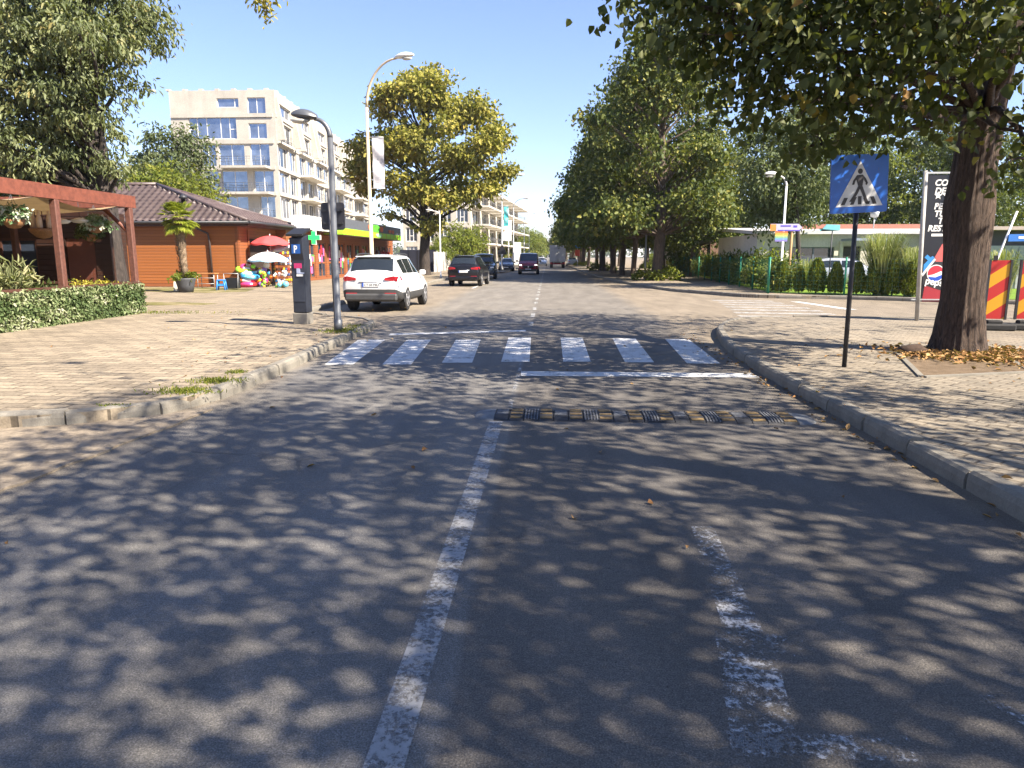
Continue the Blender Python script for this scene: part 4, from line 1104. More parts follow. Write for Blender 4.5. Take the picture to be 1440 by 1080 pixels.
# ------------------------------------------------------------------ row of shops
SX = -15.2
shop = thing("shop_row", "long brown shop building with a lime green fascia strip and poster-covered fronts", "shop building", (SX, 41.5, 0.13))
sL = 29.0
sw = MB(); ops2 = [(1.2 + i * 2.3, 2.9 + i * 2.3, .12, 2.5) for i in range(12)]
d3, n3, p3 = facade(sw, (0, 0), (0, sL), 0, 3.2, ops2, .16)
sw.quad((0, sL, 0), (-9, sL, 0), (-9, sL, 3.2), (0, sL, 3.2)); sw.quad((-9, 0, 0), (0, 0, 0), (0, 0, 3.2), (-9, 0, 3.2)); sw.quad((0, 0, 3.2), (0, sL, 3.2), (-9, sL, 3.2), (-9, 0, 3.2))
sw.build("wall", M_SIDEB, shop)
prng = random.Random(12)
postc = [flat("poster_white", (.62, .6, .58)), flat("poster_orange", (.55, .17, .03)), flat("poster_red", (.45, .03, .04)), flat("poster_blue", (.06, .12, .3)), flat("poster_pink", (.6, .12, .3)), flat("poster_green", (.1, .3, .08)), flat("poster_dark", (.05, .04, .05))]
for i, o in enumerate(ops2):
    w = window_in(shop, p3, d3, n3, o, (.5,), [(0, .5, .42), (.5, 1, .42)], fr=M_SIDEB, gl=M_DARKGLASS, inset=.08, ft=.12, name="shop_window")
    pm = MB()
    for k in range(7):
        u = prng.uniform(o[0] + .15, o[1] - .55); v = prng.uniform(o[2] + .3, o[3] - .65); wd = prng.uniform(.25, .5); hh = prng.uniform(.3, .6)
        pm.box(p3(u + wd / 2, v + hh / 2, -.0 - .004 * k + .05), (wd, .012, hh), R(90), mi=prng.randrange(7))
    pm.build("poster", postc, w)
fa = MB(); fa.box((.75, 3.9, 3.56), (.12, 6.0, .82)); fa.box((.36, .96, 3.56), (.66, .1, .8)); fa.build("fascia", M_WHITE, shop, label="plain white sign board over the pharmacy")
so = MB(); so.box((.34, 3.9, 3.1), (.7, 5.9, .06)); so.build("canopy", M_WOODDARK, shop)
fa = MB(); fa.box((1.35, 16.5, 3.76), (.14, 19.2, .66)); fa.box((.68, 6.98, 3.76), (1.24, .12, .66)); fa.build("fascia", plain("slate_fascia", (.10, .11, .13), .5), shop, label="dark grey sign board with green strip beneath")
gs = MB(); gs.box((1.36, 16.5, 3.22), (.16, 19.2, .42)); gs.box((.68, 6.96, 3.22), (1.18, .16, .42)); gs.build("fascia_strip", flat("lime_strip", (.33, .70, .03), .45), shop)
def blob_mark(y, z, ry_, rz__, mat, x=1.424, n=14, wob=.12):
    ss = MB(); ss.plate([(x, y + ry_ * math.cos(a) * (1 + wob * math.sin(3 * a)), z + rz__ * math.sin(a) * (1 + wob * math.cos(2 * a))) for a in np.linspace(0, 2 * math.pi, n + 1)[:-1]], (1, 0, 0), .02); ss.build("fascia_motif", mat, shop)
OM, GM, MM = flat("orange_mark", (.65, .13, .03)), flat("green_mark", (.10, .62, .04)), flat("mint_mark", (.35, .75, .4))
for i in range(12): ss = MB(); ss.box((1.446, 7.9 + i * 1.5, 3.22), (.012, .05, .40)); ss.build("fascia_joint", OM, shop)
blob_mark(14.3, 3.72, .55, .30, OM); blob_mark(16.2, 3.72, 1.25, .34, GM); blob_mark(18.2, 3.74, .6, .25, OM); blob_mark(21.4, 3.66, .55, .16, OM); blob_mark(22.6, 3.66, .5, .17, OM); blob_mark(17.2, 3.22, 1.1, .17, MM, 1.445)
so = MB(); so.box((.72, 16.5, 2.98), (1.42, 19.1, .05)); so.build("canopy", M_WOODDARK, shop)
# shoppers' goods at the far doorway
gd = MB()
for k in range(8): gd.box((.3 + .1 * (k % 2), 22.6 + k * .45, 1.0 + .35 * (k % 3)), (.3, .4, .5), mi=k % 7)
gd.build("hanging_goods", [postc[i] for i in (2, 4, 2, 6, 1, 2, 0)], shop)
# pharmacy cross on a bracket
cp0 = P(441, 334, 44.0)
cr = thing("pharmacy_cross", "glowing green pharmacy cross sticking out below the white sign board", "pharmacy sign", cp0)
c = MB(); s = .26
poly = [(-s, -s * 3), (s, -s * 3), (s, -s), (s * 3, -s), (s * 3, s), (s, s), (s, s * 3), (-s, s * 3), (-s, s), (-s * 3, s), (-s * 3, -s), (-s, -s)]
c.plate([(x * .55, 0, z * .55) for x, z in poly], (0, 1, 0), .14); c.build("cross_case", M_WHITE, cr)
m, nt, b = nmat("green_led"); b.inputs['Base Color'].default_value = (.02, .5, .08, 1); b.inputs['Emission Color'].default_value = (.02, .8, .12, 1); b.inputs['Emission Strength'].default_value = .55
c = MB(); c.plate([(x * .49, -.012, z * .49) for x, z in poly], (0, 1, 0), .01); c.build("cross_light", m, cr)
c = MB(); c.tube([(-.1, .07, 0), (SX + 0 - cp0.x, .07, 0)], .025, 6); c.build("bracket", M_DARKMET, cr)

# ------------------------------------------------------------------ terrace on the left: restaurant wall, pergola, leafy net fence, baskets
rest = thing("restaurant", "dark timber restaurant front in the shade behind the terrace posts", "restaurant", (-17.9, 10, 0.13))
rw = MB(); ro_ = [(9.6, 10.9, .1, 2.3), (12.0, 13.6, 1.0, 2.3), (14.5, 15.6, .1, 2.2), (5.5, 8, .9, 2.3)]
d4, n4, p4 = facade(rw, (0, 0), (0, 20), 0, 3.3, ro_, .12)
rw.quad((0, 20, 0), (-8, 20, 0), (-8, 20, 3.3), (0, 20, 3.3)); rw.quad((0, 0, 3.3), (0, 20, 3.3), (-8, 20, 3.3), (-8, 0, 3.3)); rw.quad((-8, 0, 0), (0, 0, 0), (0, 0, 3.3), (-8, 0, 3.3))
eo_ = [(3.3, 4.2, .05, 2.1), (1.2, 2.4, .9, 2.1)]
d6, n6, p6_ = facade(rw, (0.05, 11.2), (4.75, 11.2), 0, 2.98, eo_, .1); rw.quad((4.75, 11.2, 0), (4.75, 11.35, 0), (4.75, 11.35, 2.98), (4.75, 11.2, 2.98)); rw.quad((4.75, 11.35, 0), (.05, 11.35, 0), (.05, 11.35, 2.98), (4.75, 11.35, 2.98)); rw.quad((.05, 11.2, 2.98), (4.75, 11.2, 2.98), (4.75, 11.35, 2.98), (.05, 11.35, 2.98))
window_in(rest, p6_, d6, n6, eo_[1], (.5,), None, fr=M_WOODDARK, gl=M_DARKGLASS, inset=.06)
db = MB(); db.box(p6_(3.75, 1.07, .06), (.88, .05, 2.03)); db.build("door", plain("brown_door", (.12, .04, .025), .5), rest)
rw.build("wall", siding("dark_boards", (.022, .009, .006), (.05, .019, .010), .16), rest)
for o in (ro_[1], ro_[3]): window_in(rest, p4, d4, n4, o, (.5,), None, fr=M_WOODDARK, gl=M_DARKGLASS, inset=.08)
for o in (ro_[0], ro_[2]):
    db = MB(); c = p4((o[0] + o[1]) / 2, (o[2] + o[3]) / 2, .1); db.box(c, (o[1] - o[0] - .02, .05, o[3] - o[2] - .02), R(90)); dd_ = db.build("door", plain("brown_door", (.12, .04, .025), .5), rest)
    hb = MB(); hb.tube([p4(o[0] + .12, 1.15, .04), p4(o[0] + .26, 1.15, .04)], .015, 6); hb.build("handle", M_CHROME, dd_)

PXB = -12.15
perg = thing("pergola", "red-brown timber pergola with a sagging beige awning over the terrace", "pergola", (PXB, 14.2, 0.13))
be = MB(); be.box((0, -.5, 3.12), (.14, 14.4, .34)); be.box((-2.9, 6.62, 3.12), (5.66, .14, .32)); be.box((-2.9, -7.6, 3.12), (5.66, .14, .32)); be.box((-5.8, -.5, 3.12), (.14, 14.4, .3))
be.build("beam", M_WOODRED, perg)
for (y, x) in [(6.42, 0), (3.25, 0), (-.4, 0), (-4, 0), (6.42, -5.6), (1.5, -5.6)]:
    pb = MB(); pb.bevbox((x, y, 1.47), (.17, .17, 2.94), .02); pb.build("post", M_POST, perg)
for (x, y, m_) in [(-3.2, 1.6, M_WOODDARK), (-2.9, 5.6, M_WOODDARK)]:
    pb = MB(); pb.bevbox((x, y, 1.46), (.15, .15, 2.92), .02, mi=0); pb.build("post", m_, perg)
pb = MB(); pb.bevbox((-2.6, 4.2, 1.46), (.1, .1, 2.92), .015); pb.build("post", flat("ochre", (.62, .26, .02)), perg, label="thin ochre yellow post inside the terrace")
br = MB(); br.tube([(0, 6.42, 2.2), (-.8, 6.5, 2.95)], .06, 6); br.build("brace", M_WOODRED, perg)
g = []
for i in range(25):
    y = -7.3 + i * 13.8 / 24; row = []
    for j in range(13):
        x = -.1 - j * 5.5 / 12; sag = .22 * math.sin(math.pi * ((i % 6) / 6)) + .16 * math.sin(math.pi * j / 12); row.append((x, y, 3.02 - sag))
    g.append(row)
aw = MB(); aw.grid(g)
m, nt, b = nmat("awning_cloth"); nt.links.new(ramp(nt, noise_(nt, coords(nt), 2.5, 5), [(.3, (.30, .20, .10)), (.7, (.46, .33, .18))]), b.inputs['Base Color']); b.inputs['Roughness'].default_value = .9
tr_ = nt.nodes.new("ShaderNodeBsdfTranslucent"); tr_.inputs[0].default_value = (.55, .38, .18, 1); mx = nt.nodes.new("ShaderNodeMixShader"); mx.inputs[0].default_value = .12
nt.links.new(b.outputs[0], mx.inputs[1]); nt.links.new(tr_.outputs[0], mx.inputs[2]); nt.links.new(mx.outputs[0], nt.nodes["Material Output"].inputs[0])
aw.build("awning", m, perg)

LEAF_FAUX = leaf_mat("faux_ivy_leaf", [(0, (.05, .08, .028)), (.4, (.11, .155, .06)), (.75, (.23, .26, .13)), (1, (.42, .42, .30))], .15)
fx = -11.35
fen = thing("leafy_screen_fence", "low terrace fence covered in artificial ivy leaves and netting", "fence", (fx, 13.2, 0.13))
fb_ = MB(); fb_.box((0, .05, .41), (.05, 12.4, .8)); fb_.box((-2.6, 6.22, .41), (5.1, .05, .8)); fb_.build("panel", plain("fence_backing", (.07, .075, .03), .9), fen)
tr2 = MB(); tr2.box((0, .05, .84), (.09, 12.46, .06)); tr2.box((-2.6, 6.22, .841), (5.2, .09, .06)); tr2.build("top_rail", M_WOODDARK, fen)
rs = np.random.RandomState(5)
n1, n2_ = 15000, 3000
y = rs.uniform(-6.2, 6.3, n1); z = rs.uniform(0, .84, n1); x = .03 + rs.random(n1) ** 2 * .10
pos = np.concatenate([np.stack([x, y, z], 1), np.stack([rs.uniform(-5, .08, n2_), 6.25 + rs.random(n2_) * .08, rs.uniform(0, .84, n2_)], 1)])
out = np.concatenate([np.tile([1., 0, 0], (n1, 1)), np.tile([0, 1., 0], (n2_, 1))]); m_ = n1 + n2_
patch = np.array([mnoise.noise(Vector((p[0] * 2, p[1] * .9, p[2] * 3.0))) for p in pos])
fo = link("leaves", leaf_mesh("leaves", pos, rs.normal(size=(m_, 3)) + [0, 0, -.9], out + rs.normal(size=(m_, 3)) * .5, rs.uniform(.05, .11, m_), rs.uniform(.03, .06, m_), np.clip(.5 + patch * .7 + rs.normal(0, .18, m_), 0, 1)), fen)
fo.data.materials.append(LEAF_FAUX)

def bush_plant(name, label, cat, loc, blobs, n, size, mat, aspect=.2, droop=-.3, group=None, seed=1, z_axis=False):
    rs = np.random.RandomState(seed); t = thing(name, label, cat, loc, 0, group)
    pos, axis, nrm, L, W, tint = crown_leaves(rs, blobs, n, size, aspect, droop, 10, .08, .2)
    o = link("foliage", leaf_mesh("foliage", pos, axis, nrm, L, W, tint), t); o.data.materials.append(mat)
    st = MB(); st.tube([(0, 0, 0), (0.02, 0, blobs[0][0][2])], .03, 6); st.build("stem", BARK_DARK, t)
    return t
LEAF_OLEANDER = leaf_mat("oleander_leaf", [(0, (.08, .10, .04)), (.5, (.20, .22, .10)), (.85, (.33, .32, .17)), (1, (.45, .28, .22))], .25)
c = P(25, 395, 16.6)
bush_plant("oleander", "pale narrow-leaved shrub poking over the leafy fence at the photo's left edge", "shrub", (c.x - .25, 16.6, 0.13), [((0, 0, .95), (.55, .55, .35), 1), ((-.5, .3, .9), (.5, .5, .35), 1), ((.25, -.4, .85), (.4, .4, .3), 1)], 900, .26, LEAF_OLEANDER, .16, -.5, seed=4)
bush_plant("flower_bed", "strip of small yellow flowers behind the leafy fence under the corner post", "flowers", (-12.0, 18.4, 0.13), [((0, -.1, .78), (.2, .9, .13), 1), ((0, .6, .76), (.18, .5, .12), 1)], 1000, .07, leaf_mat("yellow_flower", [(0, (.10, .12, .02)), (.5, (.30, .25, .03)), (1, (.50, .40, .06))], .2), .8, 0, seed=6)
bush_plant("terrace_shrub", "dark green shrub inside the terrace between the pergola posts", "shrub", (-13.4, 17.4, 0.13), [((0, 0, .7), (.8, .8, .5), 1), ((-.4, 1, .6), (.6, .7, .4), 1)], 900, .16, LEAF_DARK, .4, -.3, seed=8)

LEAF_BASKET = leaf_mat("basket_leaf", [(0, (.06, .13, .05)), (.45, (.16, .27, .12)), (.7, (.45, .5, .38)), (1, (.7, .7, .62))], .2)
def basket(px, py, Y, label, s=1.0, dim=False):
    p = P(px, py, Y); t = thing("hanging_basket", label, "hanging basket", p, 0, "hanging baskets under the pergola")
    b = MB(); b.lathe([(0, -.20 * s), (.12 * s, -.18 * s), (.20 * s, -.1 * s), (.24 * s, 0), (.22 * s, .01)], (0, 0, 0), 16); b.build("bowl", plain("wicker", (.24, .12, .05), .8, var=.4, scale=40), t)
    rs = np.random.RandomState(int(px)); pos, axis, nrm, L, W, tint = crown_leaves(rs, [((0, 0, .10 * s), (.34 * s, .34 * s, .22 * s), 1)], 800, .085 * s, .7, .5, 6, .03, .6)
    o = link("foliage", leaf_mesh("foliage", pos, axis, nrm, L, W, tint), t); o.data.materials.append(LEAF_DARK if dim else LEAF_BASKET)
    top = 3.12 - p.z
    ch = MB()
    for a in (0, 2.09, 4.19): ch.tube([(.25 * s * math.cos(a), .25 * s * math.sin(a), 0), (0, 0, min(.6, top))], .006, 4)
    ch.tube([(0, 0, min(.6, top)), (0, 0, top)], .006, 4); ch.build("chain", M_GREYMET, t)
basket(19, 309, 16.6, "hanging basket of white-green leaves farthest left under the awning", 1.05)
basket(134, 318, 20.2, "hanging basket of white-green leaves beside the pergola's corner post", 1.0)
basket(127, 330, 20.8, "dark-leaved hanging basket half hidden behind the brighter one", 1.0, True)
p = P(60, 322, 18.6); t = thing("bottle_chandelier", "hanging lamp of bottles over a wicker bowl, under the awning behind a post", "lamp", p)
b = MB(); b.lathe([(0, -.26), (.16, -.22), (.3, -.08), (.33, 0), (.3, .01)], (0, 0, 0), 16); b.build("bowl", MATS["wicker"], t)
b = MB()
for k in range(5):
    a = k * 1.257; b.lathe([(.075, .02), (.07, .25), (.03, .38), (.025, .52)], (.2 * math.cos(a), .2 * math.sin(a), 0), 10)
b.build("bottles", plain("frosted_glass", (.55, .42, .32), .3), t)
b = MB(); [b.tube([(x, 0, .0), (x, 0, 3.1 - p.z)], .012, 5) for x in (-.18, 0.02, .2)]; b.build("hanger", M_WOODDARK, t)
for i, (px, py) in enumerate([(86, 311), (112, 310)]):
    p = P(px, py, 19.4 + .5 * i); t = thing("ceiling_lamp", "round white lamp hanging in the terrace's shade, " + ("left of the ochre post" if i == 0 else "right of the ochre post"), "lamp", p, 0, "round terrace lamps")
    b = MB(); b.lathe([(0, -.08), (.16, -.06), (.26, 0), (.1, .06), (0, .08)], (0, 0, 0), 14); b.build("shade", M_LAMPW, t); b = MB(); b.tube([(0, 0, .05), (0, 0, 3.25 - p.z)], .01, 4); b.build("cord", M_BLACK, t)

# ------------------------------------------------------------------ potted palm and the things by the orange wall
pp_ = G(262, 411, .13)
palm = thing("potted_palm", "fan palm with a shaggy trunk in a dark grey pot before the orange wall", "palm tree", (pp_.x, pp_.y, .13))
b = MB(); b.lathe([(.30, 0), (.36, .3), (.43, .55), (.45, .62), (.41, .62), (.40, .52), (0, .52)], (0, 0, 0), 20); b.build("pot", plain("slate_pot", (.06, .063, .07), .6), palm)
tv = MB(); pr = random.Random(2)
tv.tube([(0, 0, .5), (-.02, 0, 1.2), (-.06, .02, 2.0), (-.1, 0, 2.8), (-.1, 0, 3.25)], [.13, .15, .17, .19, .2], 10)
for k in range(330):
    z = pr.uniform(.6, 3.25); a = pr.uniform(0, 6.283); r = .13 + .03 * z; c = Vector((-.04 * z + math.cos(a) * r, math.sin(a) * r, z)); o = Vector((math.cos(a), math.sin(a), 0)); w = Vector((-o.y, o.x, 0)) * .04
    tv.add([c - w, c + w, c + o * .07 + Vector((0, 0, .14))], [(0, 1, 2)])
tv.build("trunk", plain("palm_fibre", (.20, .145, .095), .95, var=.5, scale=25), palm)
fr_ = MB()
for k in range(46):
    a = k * 2.4 + pr.uniform(-.2, .2); el = pr.uniform(-.5, 1.2) if k > 7 else pr.uniform(-1.0, -.4); L = pr.uniform(.35, .56); dv = Vector((math.cos(a) * math.cos(el), math.sin(a) * math.cos(el), math.sin(el))); base = Vector((-.1, 0, 3.2)); hub = base + dv * L
    fr_.tube([base, base + dv * L * .5 + Vector((0, 0, .03)), hub], .012, 4, cap=False)
    sdv = dv.cross(Vector((0, 0, 1))).normalized(); upv = sdv.cross(dv)
    for j in range(17):
        th = (j - 8) / 8 * 1.35; dr = dv * math.cos(th) + sdv * math.sin(th); ll = .45 * (1 - .12 * abs(th)) * pr.uniform(.85, 1.1); wv = dr.cross(upv).normalized() * .034
        p1 = hub + dr * ll * .55 + wv; p2 = hub + dr * ll * .55 - wv; e = hub + dr * ll - Vector((0, 0, .12 * ll + .05 * pr.random()))
        fr_.add([hub, p1, e, p2], [(0, 1, 2, 3)])
fm = leaf_mat("palm_leaf", [(0, (.16, .22, .02)), (1, (.36, .38, .05))], .4)
me = fr_.mesh("fronds"); at = me.attributes.new('tint', 'FLOAT', 'POINT'); at.data.foreach_set('value', np.random.RandomState(1).random(len(me.vertices)).astype(np.float32)); me.materials.append(fm); link("fronds", me, palm)
rs = np.random.RandomState(9); pos, axis, nrm, L, W, tint = crown_leaves(rs, [((0, 0, .68), (.46, .46, .14), 1)], 600, .14, .5, -.2, 6, .05, .4); o = link("underplanting", leaf_mesh("underplanting", pos, axis, nrm, L, W, tint), palm); o.data.materials.append(LEAF_BRIGHT)

def table(px, py, w, dpt, h, label):
    q = G(px, py, .13); t = thing("folding_table", label, "table", (q.x, q.y, .13)); b = MB(); b.box((0, 0, h), (w, dpt, .04)); b.build("table_top", plain("wood_top", (.42, .19, .07), .6), t)
    for x in (-w / 2 + .06, w / 2 - .06):
        for y_ in (-dpt / 2 + .05, dpt / 2 - .05):
            b = MB(); b.tube([(x, y_, 0), (x, y_, h - .02)], .018, 6); b.build("leg", M_GALV, t)
    b = MB(); b.tube([(-w / 2 + .06, -dpt / 2 + .05, .22), (w / 2 - .06, -dpt / 2 + .05, .22)], .014, 6); b.tube([(-w / 2 + .06, -dpt / 2 + .05, .5), (w / 2 - .06, -dpt / 2 + .05, .5)], .014, 6); b.build("stretcher", M_GALV, t)
table(293, 405, .95, .5, .72, "small table with a wooden top and metal legs against the orange wall")
q = G(312, 408, .13); t = thing("plastic_stool", "bright blue plastic stool beside the small table", "stool", (q.x, q.y, .13), .2); b = MB(); b.bevbox((0, 0, .46), (.36, .36, .06), .02); b.build("seat", flat("blue_plastic", (.03, .22, .62), .4), t)
for sx_ in (-1, 1):
    for sy_ in (-1, 1):
        b = MB(); b.tube([(sx_ * .19, sy_ * .19, 0), (sx_ * .14, sy_ * .14, .44)], .035, 6); b.build("leg", MATS["flat_blue_plastic"], t)
b = MB(); b.box((0, -.165, .25), (.26, .02, .1)); b.build("rail", MATS["flat_blue_plastic"], t)
q = G(327, 407, .13); t = thing("display_rack", "low dark crate table with thin metal legs between the blue stool and the swim rings", "rack", (q.x, q.y, .13)); b = MB(); b.box((0, .1, .3), (.55, .4, .5)); b.build("crate", M_BLACK, t); b = MB(); b.tube([(.32, -.15, 0), (.36, -.1, .75)], .015, 5); b.tube([(-.3, -.15, 0), (-.34, -.1, .75)], .015, 5); b.tube([(-.34, -.1, .75), (.36, -.1, .75)], .015, 5); b.build("frame", M_GALV, t)
q = G(248, 410, .13); b = MB(); b.bevbox((0, 0, .22), (.42, .08, .44), .01); b.box((0, -.045, .3), (.3, .012, .02)); o = b.build("stone_slab", M_CONCW, label="pale slab leaning beside the palm's pot", cat="slab"); o.location = (q.x, q.y + .2, .13); o.rotation_euler = (R(-14), 0, .2)

# parasols and beach goods
def parasol(px, py, Y, r, zt, col, label, rim=None, tilt=(0, 0)):
    q = P(px, py, Y); t = thing("parasol", label, "parasol", (q.x, Y, .13)); b = MB(); b.tube([(0, 0, 0), (0, 0, zt - .02)], .02, 8); b.build("pole", M_WHITE, t)
    prof = [(0, 0)] ; g = []
    for i in range(9):
        s_ = i / 8; row = []
        for k in range(49):
            a = 2 * math.pi * k / 48; sc = abs(math.sin(4 * a)); rr = r * s_; z = zt - .36 * r * s_ ** 2.0 - (.05 * sc * s_ ** 3); row.append((rr * math.cos(a) * (1 - .03 * sc), rr * math.sin(a) * (1 - .03 * sc), z))
        g.append(row)
    row = [(p_[0] * 1.005, p_[1] * 1.005, p_[2] - .09) for p_ in g[-1]]; 
    c = MB(); c.grid(g[::-1]); c.grid([row, g[-1]], mi=1); ca = c.build("canopy", [col, rim or col], t); ca.rotation_euler = (tilt[0], tilt[1], 0)
    b = MB(); b.lathe([(.03, 0), (.03, .06), (0, .1)], (0, 0, zt), 8); b.build("finial", M_WHITE, t)
    b = MB()
    for k in range(8):
        a = k * math.pi / 4 + .1; b.tube([(0, 0, zt - .5), (.8 * r * math.cos(a), .8 * r * math.sin(a), zt - .27 * r)], .006, 4)
    b.build("ribs", M_GALV, t)
parasol(380, 345, 37.6, 1.05, 2.62, flat("coral_cloth", (.60, .07, .07), .7), "coral red parasol over the beach goods")
parasol(377, 367, 36.6, 1.06, 1.78, flat("white_cloth", (.74, .74, .72), .7), "white and pale blue parasol below the red one", flat("pale_blue_cloth", (.30, .52, .68), .7))
parasol(407, 352, 39.0, .95, 2.35, flat("stripe_cloth", (.62, .66, .78), .7), "pale lilac parasol half hidden behind the parking meter", tilt=(0, -.25))

def ring(px, py, Y, R_, r_, cols, label, rx=0., ry=0., sq=1.0):
    q = P(px, py, Y); b = MB(); n_, m_ = 24, 10; g = []
    for i in range(n_ + 1):
        a = 2 * math.pi * i / n_; row = []
        for j in range(m_ + 1):
            c_ = 2 * math.pi * j / m_; rr = R_ + r_ * math.cos(c_); row.append((rr * math.cos(a), rr * math.sin(a), r_ * math.sin(c_) * sq))
        g.append(row)
    for i in range(n_): b.grid(g[i:i + 2], mi=(i // 4) % len(cols))
    o = b.build("swim_ring", cols, label=label, cat="swim ring", group="inflatable swim rings by the orange house"); o.location = q; o.rotation_euler = (rx, ry, .3); return o
inf = lambda nme, c: flat("vinyl_" + nme, c, .25)
cO, cY, cP, cB, cL, cG, cW, cR = inf("orange", (.75, .16, .01)), inf("yellow", (.75, .52, .04)), inf("pink", (.75, .05, .20)), inf("blue", (.05, .34, .68)), inf("aqua", (.16, .55, .70)), inf("lime", (.30, .66, .05)), inf("white", (.75, .73, .72)), inf("red", (.62, .03, .03))
ring(346, 405.5, 35.9, .25, .13, [cO, cO, cY], "orange swim ring lying lowest in the stack")
ring(350, 399, 35.9, .33, .12, [cP, cP, cR], "pink swim ring second from the ground in the stack", .06)
ring(348, 394.5, 35.9, .30, .12, [cO, cW, cP], "orange and white swim ring in the middle of the stack", -.05)
ring(352, 389, 35.9, .34, .13, [cB, cL, cB], "blue swim ring in the stack over the pink ones", .05, .05)
ring(349, 385, 36.1, .32, .12, [cL, cW, cL], "aqua and white swim ring high in the stack", -.05, -.05)
ring(343, 379.5, 36.1, .30, .12, [cG, cY, cG], "lime green swim ring tilted near the top of the stack", .25, .12)
ring(348, 376, 36.3, .27, .10, [cP, cW, cP], "pink and white swim ring on top of the stack", .3, .18)
def lump(name, label, cat, px, py, Y, s, mats, seed, n=10):
    q = P(px, py, Y); rs = random.Random(seed); b = MB()
    for k in range(n):
        c = Vector((rs.uniform(-.5, .5) * s[0], rs.uniform(-.4, .4) * s[1], rs.uniform(0.05, .95) * s[2])); r = rs.uniform(.12, .22) * max(s[0], .5)
        i0 = len(b.v); b.lathe([(0, -r), (r * .7, -r * .7), (r, 0), (r * .75, r * .65), (0, r)], c, 9, mi=k % len(mats), sx=rs.uniform(.7, 1.2), sy=rs.uniform(.6, 1.1))
        ang = rs.uniform(-.6, .6); Mx = Matrix.Rotation(ang, 3, 'Y')
        for i in range(i0, len(b.v)):
            v = c + Mx @ (Vector(b.v[i]) - c); v *= 1; v.z = max(0.0, v.z); b.v[i] = tuple(v)
    o = b.build(name, mats, label=label, cat=cat); o.location = (q.x, Y, .13); return o
lump("inflatable_bundle", "bundle of yellow and pink inflatables under the white parasol", "inflatables", 367, 400, 36.3, (.8, .5, 1.25), [cY, cP, cW, cG, inf("lilac", (.35, .22, .6))], 3, 16)
lump("inflatable_float", "lime green inflatable hanging at the front of the stall", "inflatable", 371, 404, 35.7, (.35, .25, .8), [cG, cG, cY], 5, 8)
lump("backpack_display", "dark and orange backpacks hung beside the parasol pole", "backpacks", 385, 402, 36.2, (.5, .3, 1.15), [M_BLACK, cO, cB, M_BLACK], 7, 12)
lump("towel_pile", "white and pink beach towels hanging right of the backpacks", "towels", 395, 402, 36.0, (.6, .3, 1.1), [cW, cW, inf("pale_pink", (.7, .45, .5))], 9, 12)
lump("beach_balls", "small yellow and white balls on the ground at the stall's front", "beach balls", 399, 407, 35.4, (.75, .3, .2), [cY, cW, cL, cG], 11, 7)
q = P(404, 400, 37.2); rk = thing("souvenir_rack", "tall grid rack of small souvenirs behind the parasols", "display rack", (q.x, 37.6, .13)); b = MB()
for i in range(6): b.box((0, 0, .25 + i * .28), (1.7, .3, .02))
for x in (-.85, .85): b.box((x, 0, .9), (.03, .3, 1.8))
b.build("shelves", M_DARKMET, rk); pr = random.Random(8); sm_ = [cW, postc[3], cR, cY, postc[6], M_CONC]
for i in range(6):
    for j in range(13): b = MB(); b.bevbox((-.76 + j * .127, -.08, .33 + i * .28), (.09, .08, pr.uniform(.08, .17)), .015); b.build("souvenir", sm_[pr.randrange(6)], rk)

# ------------------------------------------------------------------ hoarding and pale fence
hd = thing("hoarding", "dark navy site hoarding at the foot of the golden tree", "hoarding", (P(563, 380, 76).x, 76, .1))
L_ = P(612, 380, 76).x - P(563, 380, 76).x
b = MB(); b.box((L_ / 2, 0, 1.1), (L_, .08, 2.3)); b.build("panel", plain("navy_sheet", (.02, .022, .035), .5), hd); b = MB(); [b.box((i * L_ / 4 + .05, -.07, 1.1), (.08, .06, 2.2)) for i in range(5)]; b.build("batten", M_BLACK, hd)
f0, f1 = P(612, 384, 70), P(655, 378, 110)
pf_ = thing("sheet_metal_fence", "pale corrugated metal fence behind the parked black cars", "fence", (f0.x, 70, .1)); b = MB(); N = 120; g = [[], []]
for i in range(N + 1):
    t = i / N; x = (f1.x - f0.x) * t; yy = 40 * t; w = .12 * (1 if (i // 2) % 2 else -1); g[0].append((x + w, yy, 0)); g[1].append((x + w, yy, 2.0))
b.grid([g[1], g[0]], smooth=False); b.build("panel", plain("galvanised_sheet", (.46, .44, .42), .4, .2, .3, 1.5), pf_)
b = MB(); [b.tube([((f1.x - f0.x) * t + .2, 40 * t, 0), ((f1.x - f0.x) * t + .2, 40 * t, 2.1)], .04, 6) for t in np.linspace(0, 1, 14)]; b.build("post", M_GALV, pf_)
